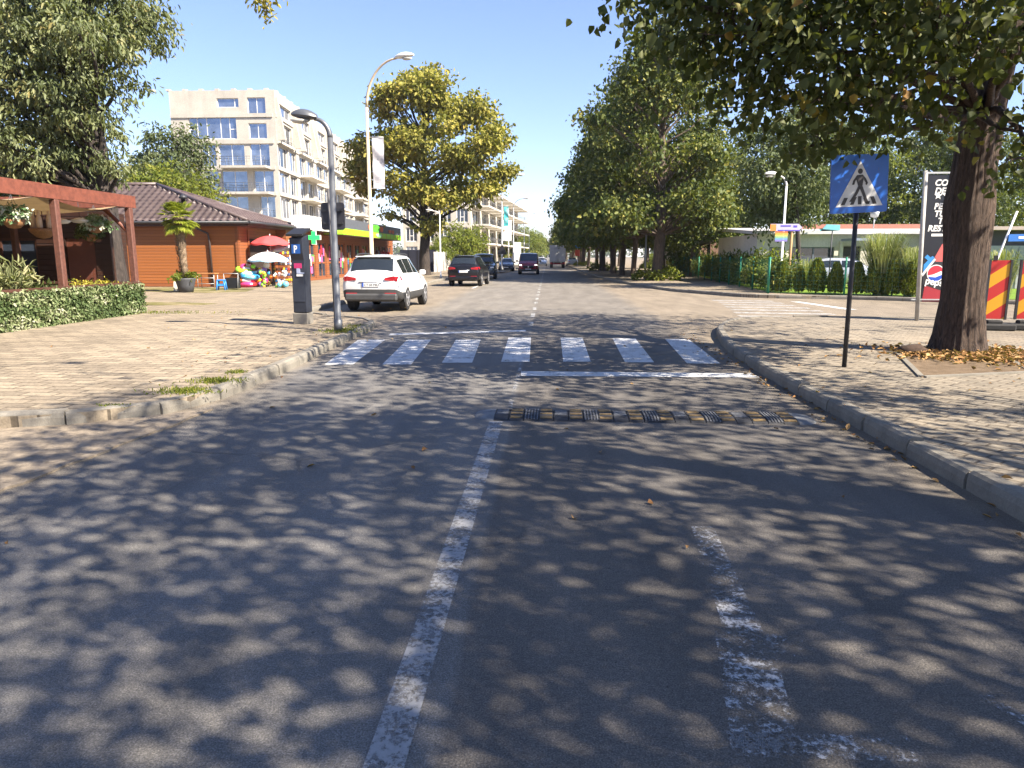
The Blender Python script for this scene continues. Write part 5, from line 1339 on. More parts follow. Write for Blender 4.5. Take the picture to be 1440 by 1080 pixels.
# ================================================================== STREET FURNITURE
def street_lamp(name, label, base, top_z, reach, arm_h, r0, r1, mat, head_mat, head_len=.8, dirv=(1, 0), group=None, headw=.3, z0=.13):
    """pole, curved arm and a cobra head; dirv: horizontal direction of the arm"""
    t = thing(name, label, "street lamp", (base[0], base[1], z0), math.atan2(dirv[1], dirv[0]), group)
    b = MB(); b.tube([(0, 0, 0), (0, 0, .25), (0, 0, .26), (0, 0, top_z - arm_h)], [r0 * 1.35, r0 * 1.35, r0, r1], 14); b.build("pole", mat, t)
    pts = []
    for i in range(11):
        a = math.pi / 2 * i / 10; pts.append((reach * (1 - math.cos(a)), 0, top_z - arm_h + arm_h * math.sin(a)))
    b = MB(); b.tube(pts, [r1 * (1 - .35 * i / 10) for i in range(11)], 10); b.build("arm", mat, t)
    e = pts[-1]; b = MB(); g = []
    for i in range(11):
        s_ = i / 10; w = headw * (math.sin(math.pi * min(1, .12 + s_ * .80)) ** .7); h = headw * .55 * (math.sin(math.pi * min(1, .1 + s_ * .84)) ** .7); row = []
        for k in range(17):
            a = 2 * math.pi * k / 16; zz = math.sin(a); row.append((e[0] - .06 + s_ * head_len, w / 2 * math.cos(a), e[2] + .02 + h * (zz * .75 if zz > 0 else zz * .30) + .05 * s_))
        g.append(row)
    b.grid(g); b.add(g[0][:-1], [tuple(range(16))]); b.add(g[-1][:-1], [tuple(range(15, -1, -1))]); hd_ = b.build("lamp_head", head_mat, t)
    b = MB(); b.lathe([(0, -.075), (headw * .26, -.055), (headw * .40, 0), (0, .01)], (e[0] + head_len * .55, 0, e[2] - headw * .08), 14, sx=1.5); b.build("lens", plain("lamp_lens", (.45, .44, .40), .25), hd_)
    return t
b0 = G(476, 466, .13)
street_lamp("street_lamp", "short dark grey street lamp arching left at the kerb corner beside the parking meter", b0, 4.28, .30, .36, .066, .058, M_GREYMET, plain("dark_lamp_shell", (.075, .08, .09), .35), .50, (-1, -.12), headw=.34)
b0 = P(524, 392, 29)
street_lamp("street_lamp", "tall cream street lamp with a white banner, rising behind the white car", (b0.x, 29), 9.0, 1.35, 1.7, .09, .055, M_CREAMPOLE, M_LAMPW, .75, (1, -.25), headw=.36)
lab = ["slender street lamp with a turquoise banner beyond the parked black cars", "street lamp next after the one with the turquoise banner", "third slender lamp down the left kerb, beyond the red van", "far slender lamp on the left kerb, small against the sky"]
lampB = None
for i, (px, Y) in enumerate([(706, 80), (722, 112), (737, 149), (744, 205)]):
    p = P(px, 380, Y)
    if lampB is None: lampB = street_lamp("street_lamp", lab[0], (p.x, Y), 10.2, 1.6, 1.3, .10, .06, M_GALV, M_LAMPW, .9, (1, 0), "slender lamps along the left kerb", .42)
    else: dup(lampB, (p.x, Y, .13), [0, -.1, .12, 0][i], lab[i])
# banners
def banner(label, x0, x1, z0, z1, Y, mats, pole_x, marks=None):
    t = thing("pole_banner", label, "banner", (x0, Y, z0)); b = MB(); N = 10; M_ = 16; g = []
    for i in range(M_ + 1):
        g.append([((x1 - x0) * j / N, .05 * math.sin(i * .8 + j * .3) * math.sin(math.pi * i / M_), (z1 - z0) * i / M_) for j in range(N + 1)])
    b.grid(g); b.build("cloth", mats[0], t); b = MB()
    for z in (0, z1 - z0): b.tube([(pole_x - x0, 0, z), (x1 - x0, 0, z)], .018, 6)
    b.build("bracket", M_GALV, t)
    return t
a, b_ = P(523, 193, 29), P(541.5, 265, 29)
def banner_cloth(name, base, blot, sc):
    m, nt, b = nmat(name); v = coords(nt, (sc, sc, sc)); n = noise_(nt, v, 1.0, 4, .6); nt.links.new(ramp(nt, n, [(.48, base), (.60, blot)]), b.inputs['Base Color']); b.inputs['Roughness'].default_value = .8; return m
banner("white printed banner on the tall cream lamp pole", a.x, b_.x, b_.z, a.z, 29, [banner_cloth("white_banner", (.62, .60, .60), (.42, .41, .43), 3.0)], P(517, 230, 29).x)
a, b_ = P(708.5, 290, 80), P(715, 318, 80)
banner("turquoise banner on the slender lamp beyond the parked cars", a.x, b_.x, b_.z, a.z, 80, [banner_cloth("aqua_banner", (.05, .42, .45), (.3, .6, .6), 1.5)], P(704, 300, 80).x)
p = P(620, 393, 52); street_lamp("lamp_post", "thin white lamp post at the kerb just left of the black parked car", (p.x, 52), 4.75, .55, .25, .05, .04, M_WHITE, M_LAMPW, .5, (-1, 0), headw=.24)

# sign seen from behind, next to the dark lamp
q = G(474, 465, .13); sg = thing("traffic_sign", "black-backed traffic sign on a thin post in front of the dark street lamp", "traffic sign", (q.x - .06, q.y + .12, .13), 0)
b = MB(); b.tube([(0, 0, 0), (-.03, 0, 2.95)], .03, 8); b.build("post", plain("weathered_post", (.09, .085, .085), .6), sg)
c0, c1 = P(447, 284, q.y), P(482, 323, q.y); cx, cz = (c0.x + c1.x) / 2 - sg.location.x, (c0.z + c1.z) / 2 - .13
b = MB(); w_, h_ = (c1.x - c0.x) / 2, (c0.z - c1.z) / 2
ring_ = []
for (sx_, sz_) in ((1, 1), (-1, 1), (-1, -1), (1, -1)):
    for k in range(5):
        a = math.atan2(sz_, sx_) - math.pi / 4 + math.pi / 8 * k; ring_.append((sx_ * (w_ - .06) + .06 * math.cos(a), 0, sz_ * (h_ - .06) + .06 * math.sin(a)))
b.plate([(cx + x, .05, cz + z) for x, y, z in ring_], (0, 1, 0), .03); b.build("panel", plain("sign_back", (.022, .022, .028), .5), sg)
b = MB(); b.box((cx, .035, cz + .12), (w_ * 1.7, .03, .04)); b.box((cx, .035, cz - .14), (w_ * 1.7, .03, .04)); b.box((cx + .0, .02, cz - .05), (.05, .05, .5)); b.build("clamp_rail", M_DARKMET, sg)
# triangular sign seen from behind further on
p = P(706, 352, 79.3); tg = thing("traffic_sign", "small black triangular sign back on the lamp pole beyond the parked cars", "traffic sign", (p.x, 79.3, .13)); b = MB()
b.plate([(-.55, 0, p.z - .55), (.55, 0, p.z - .55), (0, 0, p.z + .55)], (0, 1, 0), .03); b.build("panel", MATS["sign_back"], tg); b = MB(); b.tube([(0, .08, 0), (0, .08, p.z + .2)], .035, 6); b.build("post", M_GREYMET, tg)

# parking meter
q = G(427, 455, 0.13); pm = thing("parking_meter", "tall dark blue-grey parking meter on a concrete base beside the street lamp", "parking meter", (q.x, q.y, .13), R(-8))
M_METER = plain("meter_paint", (.022, .026, .038), .4, .1)
pm.scale = (.70, .74, .95); H_ = 2.18; b = MB(); b.bevbox((0, 0, .10), (.52, .44, .34), .02); b.build("plinth", concrete("grey_plinth", (.20, .185, .16), .4, 2.0), pm)
prof = [(.27, .24, 0), (.27, .24, 1.55), (.27, .17, 1.95), (.27, .17, 1.98)]
b = MB(); w = .235
side = [(-.19, .28), (-.19, 1.55), (-.25, 1.72), (-.25, H_ - .1), (.2, H_ - .02), (.2, .28)]
vs = [(-w, y, z) for y, z in side] + [(w, y, z) for y, z in side]; k = len(side)
b.add(vs, [tuple(range(k)), tuple(range(2 * k - 1, k - 1, -1))] + [(i, i + k, (i + 1) % k + k, (i + 1) % k) for i in range(k)]); o = b.build("body", M_METER, pm)
bv = o.modifiers.new("edge", 'BEVEL'); bv.width = .018; bv.segments = 2
b = MB(); b.plate([(-.29, -.34, H_ - .06), (.29, -.34, H_ - .06), (.29, .25, H_ + .1), (-.29, .25, H_ + .1)], (0, -.2, 1), .05); b.box((.02, -.02, H_ - .06), (.4, .3, .1)); b.build("solar_hood", M_BLACK, pm)
b = MB(); b.box((0, -.205 + .01, 1.0), (.40, .02, .9)); b.build("front_door", plain("meter_door", (.028, .034, .05), .38), pm)
b = MB(); b.box((.0, -.262, 1.82), (.30, .012, .22)); pb_ = b.build("parking_symbol", flat("sign_blue", (.012, .08, .30), .4), pm)
lettering("letter", "P", .24, M_WHITE, pb_, (-.075, -.270, 1.735), (R(90), 0, 0), offset=.006)
b = MB(); b.box((-.0, -.258, 1.60), (.01, .01, .01)); 
b = MB(); b.box((0.02, -.225, 1.42), (.26, .02, .12)); b.box((0.03, -.223, 1.30), (.12, .02, .14), mi=1); b.box((.07, -.222, 1.19), (.22, .02, .05), mi=2); b.box((0.1, -.222, 1.245), (.26, .015, .03), mi=1); b.build("sticker", [flat("sticker_magenta", (.45, .03, .13)), flat("sticker_pale", (.35, .40, .55)), M_WHITE], pm)
b = MB(); b.tube([(-.24, -.1, 1.42), (-.31, -.1, 1.42)], .02, 8); b.build("lock", M_CHROME, pm)

# pedestrian crossing sign
q = G(1187, 516, .13); Y0 = q.y
cs = thing("pedestrian_sign", "blue square pedestrian crossing sign on a thin black pole at the right kerb", "road sign", (q.x, q.y, .13))
top = P(1207, 262, Y0); dx = top.x - q.x
b = MB(); b.tube([(0, 0, 0), (dx * .5, 0, (top.z - .13) * .5), (dx, 0, top.z + .2 - .13)], .032, 10); b.build("pole", plain("black_pole", (.03, .03, .034), .45, .3), cs)
ctr = Vector((P(1206.5, 257, Y0).x - q.x, -.06, P(1206.5, 259, Y0).z - .13)); S = .83
pn = bpy.data.objects.new("sign_panel", None)
b = MB(); hs = S / 2; ring_ = []
for (sx_, sz_) in ((1, 1), (-1, 1), (-1, -1), (1, -1)):
    for k in range(5):
        a = math.atan2(sz_, sx_) - math.pi / 4 + math.pi / 8 * k; ring_.append((sx_ * (hs - .03) + .03 * math.cos(a), 0, sz_ * (hs * .93 - .03) + .03 * math.sin(a)))
b.plate(ring_, (0, 1, 0), .025)
m, nt, bb_ = nmat("sign_sheet_blue"); v = coords(nt); nt.links.new(ramp(nt, noise_(nt, v, 2.5, 5, .6), [(.3, (.006, .085, .40)), (.7, (.010, .115, .50))]), bb_.inputs['Base Color']); bb_.inputs['Roughness'].default_value = .35
o = b.build("panel", m, cs); o.location = ctr; o.rotation_euler = (0, R(-3.0), R(10)); PANEL = o
M_SIGNW = plain("sign_white", (.62, .62, .62), .45, var=.1); M_SIGNK = plain("sign_black", (.03, .025, .025), .5)
b = MB(); b.plate([(-.345, -.004, -.30), (.345, -.004, -.30), (0, -.004, .30)], (0, 1, 0), .003); tri = b.build("triangle", M_SIGNW, PANEL)
b = MB()
def fl(pts): b.plate([(x, -.009, z) for x, z in pts], (0, 1, 0), .004)
for (x0, x1, h) in [(-.27, -.215, .095), (-.135, -.085, .10), (-.02, .03, .11), (.10, .15, .08), (.20, .255, .10)]:
    k = -.045 if x0 < -.02 else (.0 if x0 < .05 else .045); fl([(x0, -.275), (x1, -.275), (x1 - k, -.275 + h), (x0 - k, -.275 + h)])
fl([(.0 + .034 * math.cos(a), .165 + .036 * math.sin(a)) for a in np.linspace(0, 6.283, 15)[:-1]])
fl([(-.045, .115), (.035, .12), (.055, .09), (.035, -.03), (-.025, -.03), (-.055, .06)])
fl([(-.02, -.031), (.036, -.031), (.075, -.12), (.125, -.235), (.085, -.245), (.035, -.13), (.008, -.075)])
fl([(-.024, -.0315), (.018, -.0315), (-.03, -.13), (-.10, -.235), (-.15, -.235), (-.075, -.13)])
fl([(-.046, .114), (-.1, .045), (-.115, -.01), (-.085, -.012), (-.07, .035), (-.052, .062)])
fl([(.036, .119), (.085, .065), (.115, .01), (.10, -.02), (.08, -.01), (.085, .01), (.06, .045), (.052, .088)])
fl([(.085, -.2455), (.126, -.2355), (.155, -.238), (.15, -.262), (.09, -.262)])
b.build("walking_figure", M_SIGNK, tri)
b = MB(); b.box((dx, .0, ctr.z + .2), (.5, .03, .04)); b.box((dx, .0, ctr.z - .2), (.5, .03, .04)); b.build("clamp", M_GREYMET, cs)

# black advertising banner in its frame
q = G(1289, 451, .13); Y0 = q.y
bn = thing("advertising_banner", "tall black advertising banner with white capitals and a round red, white and blue emblem", "banner", (q.x, q.y, .13))
tx = P(1302, 240, Y0).x - q.x; tz = P(1302, 240, Y0).z - .13
b = MB(); b.tube([(0, 0, 0), (tx, 0, tz)], .05, 10); b.tube([(tx + 1.32, 0, 0), (tx + 1.32, 0, tz)], .05, 10); b.build("post", plain("banner_post", (.40, .385, .36), .6, var=.3, scale=3), bn)
b = MB(); b.box((tx + .66, 0, tz - .05), (1.3, .04, .04)); b.build("crossbar", M_GALV, bn); b = MB(); b.box((tx + .6, 0, .52), (1.3, .04, .03)); b.build("crossbar", M_GALV, bn)
z0, z1 = .55, tz - .09; x0 = .06; b = MB(); b.plate([(x0 + tx * .12, 0, z0), (tx + 1.26, 0, z0), (tx + 1.26, 0, z1), (tx + .06, 0, z1)], (0, 1, 0), .012); sheet = b.build("sheet", plain("black_vinyl", (.012, .012, .016), .35), bn)
px2 = lambda px, py: (P(px, py, Y0).x - q.x, P(px, py, Y0).z - .13)
for (s_, px, py, sz) in [("COM", 1314, 261, .20), ("DELI", 1314, 272.5, .20), ("PEN", 1313, 294, .195), ("TU", 1313, 304.5, .195), ("TE", 1318, 314.5, .195), ("REST", 1304, 325, .195)]:
    x, z = px2(px, py); lettering("lettering", s_, sz, M_WHITE, sheet, (x, -.006, z), (R(90), 0, 0), offset=.007, shear=.15)
def star(cx, cz, r, parent):
    b = MB(); b.plate([(cx + (r if k % 2 == 0 else r * .42) * math.sin(k * math.pi / 5), -.008, cz + (r if k % 2 == 0 else r * .42) * math.cos(k * math.pi / 5)) for k in range(10)], (0, 1, 0), .003); b.build("star", M_WHITE, parent)
for px in (1319, 1331, 1343): x, z = px2(px, 277.5); star(x, z + .04, .10, sheet)
b = MB(); x, z = px2(1309, 330.5); b.box((x + .32, -.006, z), (.62, .006, .06)); b.build("rule", M_WHITE, sheet)
# can-like picture: tilted red and black shapes, blue stripes, round emblem
def poly(name, pts, mat, yo): b = MB(); b.plate([(px2(*p)[0], yo, px2(*p)[1]) for p in pts], (0, 1, 0), .002); return b.build(name, mat, sheet)
poly("picture", [(1296, 424), (1345, 424), (1345, 402), (1300, 402)], flat("can_red", (.30, .02, .03)), -.004)
poly("picture", [(1312, 366), (1325, 343), (1345, 343), (1345, 372), (1325, 372)], flat("can_coral", (.50, .10, .09)), -.004)
poly("picture", [(1299, 372), (1311, 360), (1316, 363), (1298, 383)], flat("can_blue", (.03, .22, .55)), -.004)
poly("picture", [(1300, 362), (1304, 358), (1313, 366), (1309, 370)], MATS["flat_can_blue"], -.0045)
poly("picture", [(1297, 384), (1311, 368), (1345, 368), (1345, 407), (1322, 408), (1297, 400)], flat("can_black", (.018, .018, .022)), -.007)
poly("picture", [(1296, 385), (1314, 363), (1316, 365), (1297, 389)], M_SIGNW, -.010)
ex, ez_ = px2(1315.5, 384.5); er = .21
def disc_part(fn, mat, yo):
    b = MB(); b.plate([(ex + x, yo, ez_ + z) for x, z in fn], (0, 1, 0), .002); b.build("emblem", mat, sheet)
disc_part([(er * math.cos(a), er * math.sin(a)) for a in np.linspace(0, 2 * math.pi, 41)[:-1]], M_WHITE, -.012)
ri = er * .9
disc_part([(ri * math.cos(a), ri * math.sin(a)) for a in np.linspace(R(12), R(195), 24)] + [(-ri * .3, ri * -.12), (ri * .25, ri * .12), (ri * .6, ri * .3)], flat("emblem_red", (.62, .02, .04)), -.0145)
disc_part([(ri * math.cos(a), ri * math.sin(a)) for a in np.linspace(R(205), R(355), 24)] + [(ri * .5, ri * -.28), (0, ri * -.5), (-ri * .5, ri * -.45)], flat("emblem_blue", (.01, .06, .42)), -.0145)
x, z = px2(1300, 399); lettering("lettering", "pepsi", .23, M_WHITE, sheet, (x, -.0125, z), (R(90), R(8), 0), offset=.006)

# striped roadworks barriers
def stripes():
    m, nt, b = nmat("barrier_stripes"); v = coords(nt); s = nd(nt, "ShaderNodeSeparateXYZ", {0: v}); k = math_(nt, 'FRACT', math_(nt, 'MULTIPLY', math_(nt, 'SUBTRACT', s.outputs[2], math_(nt, 'MULTIPLY', s.outputs[0], .75)), 1.75))
    c = ramp(nt, k, [(0.0, (.52, .012, .015)), (.5, (.72, .36, .005))], 'CONSTANT'); c = mixc(nt, math_(nt, 'GREATER_THAN', s.outputs[2], 1.32), c, (.66, .6, .58)); c = mixc(nt, math_(nt, 'GREATER_THAN', s.outputs[2], 1.40), c, (.52, .012, .015))
    c = mixc(nt, math_(nt, 'MULTIPLY', noise_(nt, v, 5, 5), .25), c, (.2, .1, .05)); nt.links.new(c, b.inputs['Base Color']); b.inputs['Roughness'].default_value = .45; return m
M_STR = stripes()
for i, (px, lab_) in enumerate([(1396, "red and yellow striped roadworks board just right of the big lime trunk"), (1440, "red and yellow striped roadworks board at the photo's right edge")]):
    q = G(px, 464, .13); t = thing("roadworks_board", lab_, "roadworks board", (q.x, q.y, .13), R(-12), "striped roadworks boards"); b = MB(); b.box((0, 0, .70), (.36, .035, 1.2 + .04)); pnl = b.build("board", M_STR, t); pnl.location.z = .16
    b = MB(); b.box((-.2, 0, .86), (.04, .07, 1.27)); b.box((.2, 0, .86), (.04, .07, 1.27)); b.build("frame", M_DARKMET, t)
    b = MB(); b.bevbox((0, 0, .07), (.75, .42, .14), .03); b.bevbox((0, 0, .16), (.3, .2, .1), .02); b.build("foot", M_RUBBER, t)
    b = MB(); b.box((-.1, 0, 1.53), (.07, .05, .1)); b.build("lamp_bracket", M_BLACK, t)
# leaning street-name post
q = G(1411, 428, .13); t = thing("street_name_sign", "blue street name plate on a leaning white post behind the striped boards", "street sign", (q.x - .2, q.y + 1.0, .13)); b = MB(); b.tube([(0, 0, 0), (.9, 0, 3.05)], .035, 8); b.build("post", M_WHITE, t)
b = MB(); p = P(1434, 334, q.y + 1); b.box((p.x - t.location.x + .35, -.05, p.z - .13), (1.5, .03, .24), ry=R(-1)); pl = b.build("name_plate", flat("plate_blue", (.02, .13, .42)), t); b = MB(); b.box((p.x - t.location.x + .42, -.069, p.z - .13), (1.0, .004, .07)); b.build("plate_writing", M_WHITE, pl)

# speed bump of bolted rubber modules
bump_t = thing("speed_bump", "low black rubber speed bump with worn yellow blocks across the right lane", "speed bump", (-.67, 7.53, 0.0), R(-.7))
M_BUMP = plain("bump_rubber", (.028, .028, .031), .8, var=.5, scale=14, bmp=.4); M_SCUFF = plain("scuffed_rubber", (.09, .093, .10), .8, var=.7, scale=30); M_YEL = plain("worn_yellow", (.15, .10, .04), .7, var=.7, scale=18)
n_ = 20; Lb = 3.15; mw = Lb / n_
prof = [(-.27, 0), (-.25, .014), (-.14, .036), (.14, .036), (.25, .014), (.27, 0)]
for i in range(n_):
    x0, x1 = .12 + i * mw + .004, .12 + (i + 1) * mw - .004; b = MB(); vs = [(x, y, z) for x in (x0, x1) for y, z in prof]; k = len(prof)
    b.add(vs, [(j, j + 1, j + 1 + k, j + k)[::-1] for j in range(k - 1)] + [tuple(range(k)), tuple(range(2 * k - 1, k - 1, -1))])
    sg_ = b.build("rubber_module", M_BUMP, bump_t); b = MB()
    if i % 2:
        for (y, z, tl) in [(-.195, .026, .2), (-.06, .038, 0), (.075, .038, 0), (.195, .026, -.2)]: b.box(((x0 + x1) / 2, y, z), (mw * .8, .05, .012), rx=tl); b.build("reflector", M_YEL, sg_); b = MB()
    elif i % 4 == 2:
        for j in range(5): b.box((x0 + (j + .5) * mw / 5, 0, .037), (mw * .1, .30, .012))
        for j in range(5): b.box((x0 + (j + .5) * mw / 5, -.2, .026), (mw * .1, .1, .010), rx=.2)
        b.build("tread_ribs", M_SCUFF, sg_)
    else:
        b.box(((x0 + x1) / 2, 0, .036), (mw * .8, .22, .006)); b.build("worn_top", M_SCUFF, sg_)
for (xa, sgn) in [(.12, -1), (.12 + Lb, 1)]:
    b = MB(); g = []
    for i in range(9):
        th = math.pi / 2 * i / 8; ex_ = xa + sgn * .22 * math.sin(th); sc = math.cos(th); g.append([(ex_, y * max(.02, sc ** .6), z * max(0.02, sc)) for y, z in prof])
    b.grid(g if sgn < 0 else g[::-1]); b.build("end_cap", plain("end_cap_grey", (.14, .145, .15), .75, var=.4, scale=10), bump_t)

# ================================================================== RIGHT SIDE GARDEN
# green mesh fence on posts
def M_mesh():
    m, nt, b = nmat("green_wire"); b.inputs['Base Color'].default_value = (.02, .16, .09, 1); b.inputs['Roughness'].default_value = .5; return m
M_GRN = plain("green_post", (.015, .20, .11), .45); M_WIRE = plain("green_wire", (.02, .13, .08), .5)
def mesh_fence(label, a, b, n, h=1.45):
    t = thing("wire_fence", label, "fence", (a[0], a[1], .13)); A_, B_ = Vector((0, 0, 0)), Vector((b[0] - a[0], b[1] - a[1], 0)); w = MB()
    for i in range(n + 1):
        p = A_.lerp(B_, i / n); m_ = MB(); m_.tube([p, p + Vector((0, 0, h + .08))], .038, 6); m_.build("post", M_GRN, t)
    L = B_.length; k = int(L / .22)
    for i in range(k + 1):
        p = A_.lerp(B_, i / k); w.tube([p + Vector((0, 0, .05)), p + Vector((0, 0, h))], .0035, 3, cap=False, smooth=False)
    for z in np.linspace(.06, h, 9): w.tube([A_ + Vector((0, 0, z)), B_ + Vector((0, 0, z))], .0035, 3, cap=False, smooth=False)
    w.build("wire_mesh", M_WIRE, t)
mesh_fence("green wire fence on posts along the pavement, running away behind the row of limes", (9.4, 31.1), (12.6, 75), 14)
mesh_fence("green wire fence in front of the row of small thuja bushes", (9.4, 31.0), (17.1, 26.6), 3)
mesh_fence("green wire fence beyond the striped roadworks boards", (17.1, 26.6), (25, 23.4), 3)

def thuja_mesh(seed, h, r):
    rs = np.random.RandomState(seed); n = 2600; t_ = rs.random(n) ** .8; ang = rs.uniform(0, 6.283, n); rr = r * np.sqrt(np.clip(np.sin(np.pi * (0.12 + .86 * t_)), 0, 1)) * (1 - .55 * t_) * 1.35 * (.75 + .3 * rs.random(n))
    lob = 1 + .14 * np.sin(ang * 3 + seed) * np.sin(t_ * 9 + seed); rr = rr * lob
    pos = np.stack([rr * np.cos(ang), rr * np.sin(ang), .05 + h * t_ * .95], 1); o = np.stack([np.cos(ang), np.sin(ang), np.zeros(n)], 1)
    return leaf_mesh("foliage", pos, np.array([0, 0, 1.]) + o * .5 + rs.normal(size=(n, 3)) * .35, o + rs.normal(size=(n, 3)) * .5, rs.uniform(.07, .15, n), rs.uniform(.03, .055, n), rs.random(n))
thm = [thuja_mesh(1, 1.28, .27), thuja_mesh(2, 1.15, .25), thuja_mesh(3, 1.34, .30)]
for m_ in thm: m_.materials.append(LEAF_THUJA)
stm = MB(); stm.tube([(0, 0, 0), (0, 0, .9)], .03, 6); stm = stm.mesh("stem"); stm.materials.append(BARK_DARK)
tl = ["thuja bush first in the fence row, below the garden lamp", "thuja bush second in the fence row, thin and yellowish", "thuja bush third in the fence row, bushy and pointed", "thuja bush in the row just left of the pedestrian sign's pole", "thuja bush in the row just right of the pedestrian sign's pole",
      "thuja bush in the row before the pampas grass, the left one", "thuja bush in the row before the pampas grass, the right one", "thuja bush beside the black banner's post"]
for i, px in enumerate([1099, 1124, 1148, 1175, 1205, 1229, 1255, 1281]):
    x = P(px, 400, 30).x; y = 31.0 - (x - 9.4) * 4.4 / 7.7 + .65; x = P(px, 400, y).x
    t = thing("thuja_bush", tl[i], "thuja bush", (x, y, .14), i * 1.3, "thuja bushes behind the wire fence"); f = link("foliage", thm[i % 3], t); s_ = (1.0, .95, 1.05, .98, 1.08, 1, 1.05, 1.12)[i]; t.scale = (s_ * (.8 if i == 1 else 1), s_ * (.8 if i == 1 else 1), s_); link("stem", stm, t)
# hedge shrubs along the fence running away
hm = []
for sdv in (1, 2, 3):
    rs = np.random.RandomState(sdv + 200); pos, axis, nrm, L, W, tint = crown_leaves(rs, [((0, 0, .75), (.75, .75, .65), 1), ((.3, .5, .9), (.55, .5, .6), .8), ((-.3, -.5, .7), (.5, .5, .6), .8)], 1500, .17, .45, -.2, 9, .14, .35); me = leaf_mesh("foliage", pos, axis, nrm, L, W, tint); hm.append(me)
hmats = [LEAF_ROW, LEAF_THUJA, LEAF_BRIGHT]
for m_, mm in zip(hm, hmats): m_.materials.append(mm)
hl = ["dark shrub", "mid green shrub", "light green shrub"]
for i in range(46):
    y = 32.2 + i * 1.65 * (1 if i < 26 else 1.35) - (0 if i < 26 else 14.4); x = 9.4 + (y - 31.1) * 3.2 / 43.9 + .85
    k = (0, 1, 0, 2, 0, 1, 0)[i % 7]
    lab_ = f"{hl[k]} behind the green wire fence " + ("near the fence corner" if i < 4 else ("between the fence corner and the first lime" if i < 10 else "in the part hidden by the lime trunks"))
    t = thing("hedge_shrub", lab_, "shrub", (x, y, .13), i * 2.1, "shrubs along the green wire fence"); link("foliage", hm[k], t); link("stem", stm, t); t.scale = (1, 1, .95 + .25 * ((i * 5) % 3) / 2)
# pampas grass
def pampas(label, px, Y, h, r, n, seed, plume=0, mat=None):
    p = P(px, 400, Y); rs = np.random.RandomState(seed); t = thing("pampas_grass", label, "ornamental grass", (p.x, Y, .14)); b = MB(); vv, ff = [], []
    for i in range(n):
        a = rs.uniform(0, 6.283); o = Vector((math.cos(a), math.sin(a), 0)); L = h * rs.uniform(.65, 1.1); le = r * rs.uniform(.2, 1.1); w = Vector((-o.y, o.x, 0)) * .014
        c = o * rs.uniform(0, .3); pts = [c, c + o * le * .3 + Vector((0, 0, L * .55)), c + o * le * .65 + Vector((0, 0, L * .88)), c + o * le * 1.05 + Vector((0, 0, L * (.75 + .2 * rs.random())))]
        k = len(vv); vv += [pts[0] - w, pts[0] + w, pts[1] - w, pts[1] + w, pts[2] - w * .7, pts[2] + w * .7, pts[3]]; ff += [(k, k + 1, k + 3, k + 2), (k + 2, k + 3, k + 5, k + 4), (k + 4, k + 5, k + 6)]
    b.add(vv, ff, 0, True); me = b.mesh("blades"); at = me.attributes.new('tint', 'FLOAT', 'POINT'); at.data.foreach_set('value', np.repeat(rs.random(n), 7).astype(np.float32)); me.materials.append(leaf_mat("pampas_blade", [(0, (.12, .16, .06)), (.6, (.24, .28, .12)), (1, (.38, .36, .20))], .3)); link("blades", me, t)
    if plume:
        q = MB()
        for i in range(plume):
            a = rs.uniform(0, 6.283); x, y = .35 * r * math.cos(a), .35 * r * math.sin(a); q.tube([(x * .3, y * .3, 0), (x, y, h * 1.05)], .008, 4); q.lathe([(0, 0), (.05, .1), (.06, .25), (.02, .45), (0, .5)], (x, y, h * 1.0), 7)
        q.build("plumes", plain("plume", (.42, .36, .26), .9), t)
pampas("large clump of pampas grass right of the pedestrian sign's pole", 1240, 29.6, 2.55, 1.15, 900, 1)
pampas("smaller pampas clump between the big one and the black banner", 1283, 29.0, 2.0, .85, 500, 2)
pampas("spiky grass clump below the bungalow's dark windows", 1135, 34.5, 1.5, .6, 260, 3)
pampas("grey-green grass clump between the two striped roadworks boards", 1408, 27.5, 1.9, .8, 350, 4)
# small garden lamp and arrow signs
q = P(1098, 382, 33.5); street_lamp("garden_lamp", "white lamp on a thin post behind the thuja row, head turned left", (q.x, 33.5), 5.1, .45, .45, .06, .045, M_WHITE, M_LAMPW, .62, (-1, -.1), headw=.34, z0=.14)
p = P(1104.5, 320, 33); t = thing("arrow_sign", "orange, white and blue arrow sign with a rainbow panel on a wooden post", "sign", (P(1108, 400, 33).x, 33.0, .14)); px0 = t.location.x
b = MB(); b.tube([(0, .06, 0), (.05, .06, p.z + .1 - .14)], .06, 8); b.build("post", plain("wood_post", (.40, .24, .11), .8), t)
W_ = 1.32; z_ = p.z - .14; x_ = p.x - px0
b = MB(); b.plate([(x_ - W_ * .5, 0, z_ - .15), (x_ + W_ * .42, 0, z_ - .15), (x_ + W_ * .56, 0, z_), (x_ + W_ * .42, 0, z_ + .16), (x_ - W_ * .5, 0, z_ + .16)], (0, -1, 0), .03); ar = b.build("arrow_board", plain("arrow_lilac", (.45, .42, .62), .5), t)
b = MB(); b.box((x_ - W_ * .41, -.034, z_), (W_ * .2, .006, .29)); b.box((x_ + .16, -.034, z_ - .13), (W_ * .74, .006, .05), mi=1); b.box((x_ + .0, -.034, z_ + .07), (.45, .006, .06), mi=1); b.box((x_ + .42, -.034, z_ + .05), (.16, .006, .09), mi=1); b.build("arrow_markings", [flat("sign_orange", (.70, .24, .05)), flat("sign_violet", (.10, .06, .40))], ar)
b = MB(); cols = [(.60, .16, .04), (.65, .33, .05), (.55, .50, .12), (.22, .42, .24), (.16, .32, .5), (.22, .18, .45)]
for i in range(6): b.box((x_ - .16, -.02, z_ - .20 - i * .075), (.55, .02, .072), mi=i)
b.build("rainbow_panel", [flat(f"rainbow_{n__}", c_) for n__, c_ in zip("red orange yellow green blue violet".split(), cols)], t)
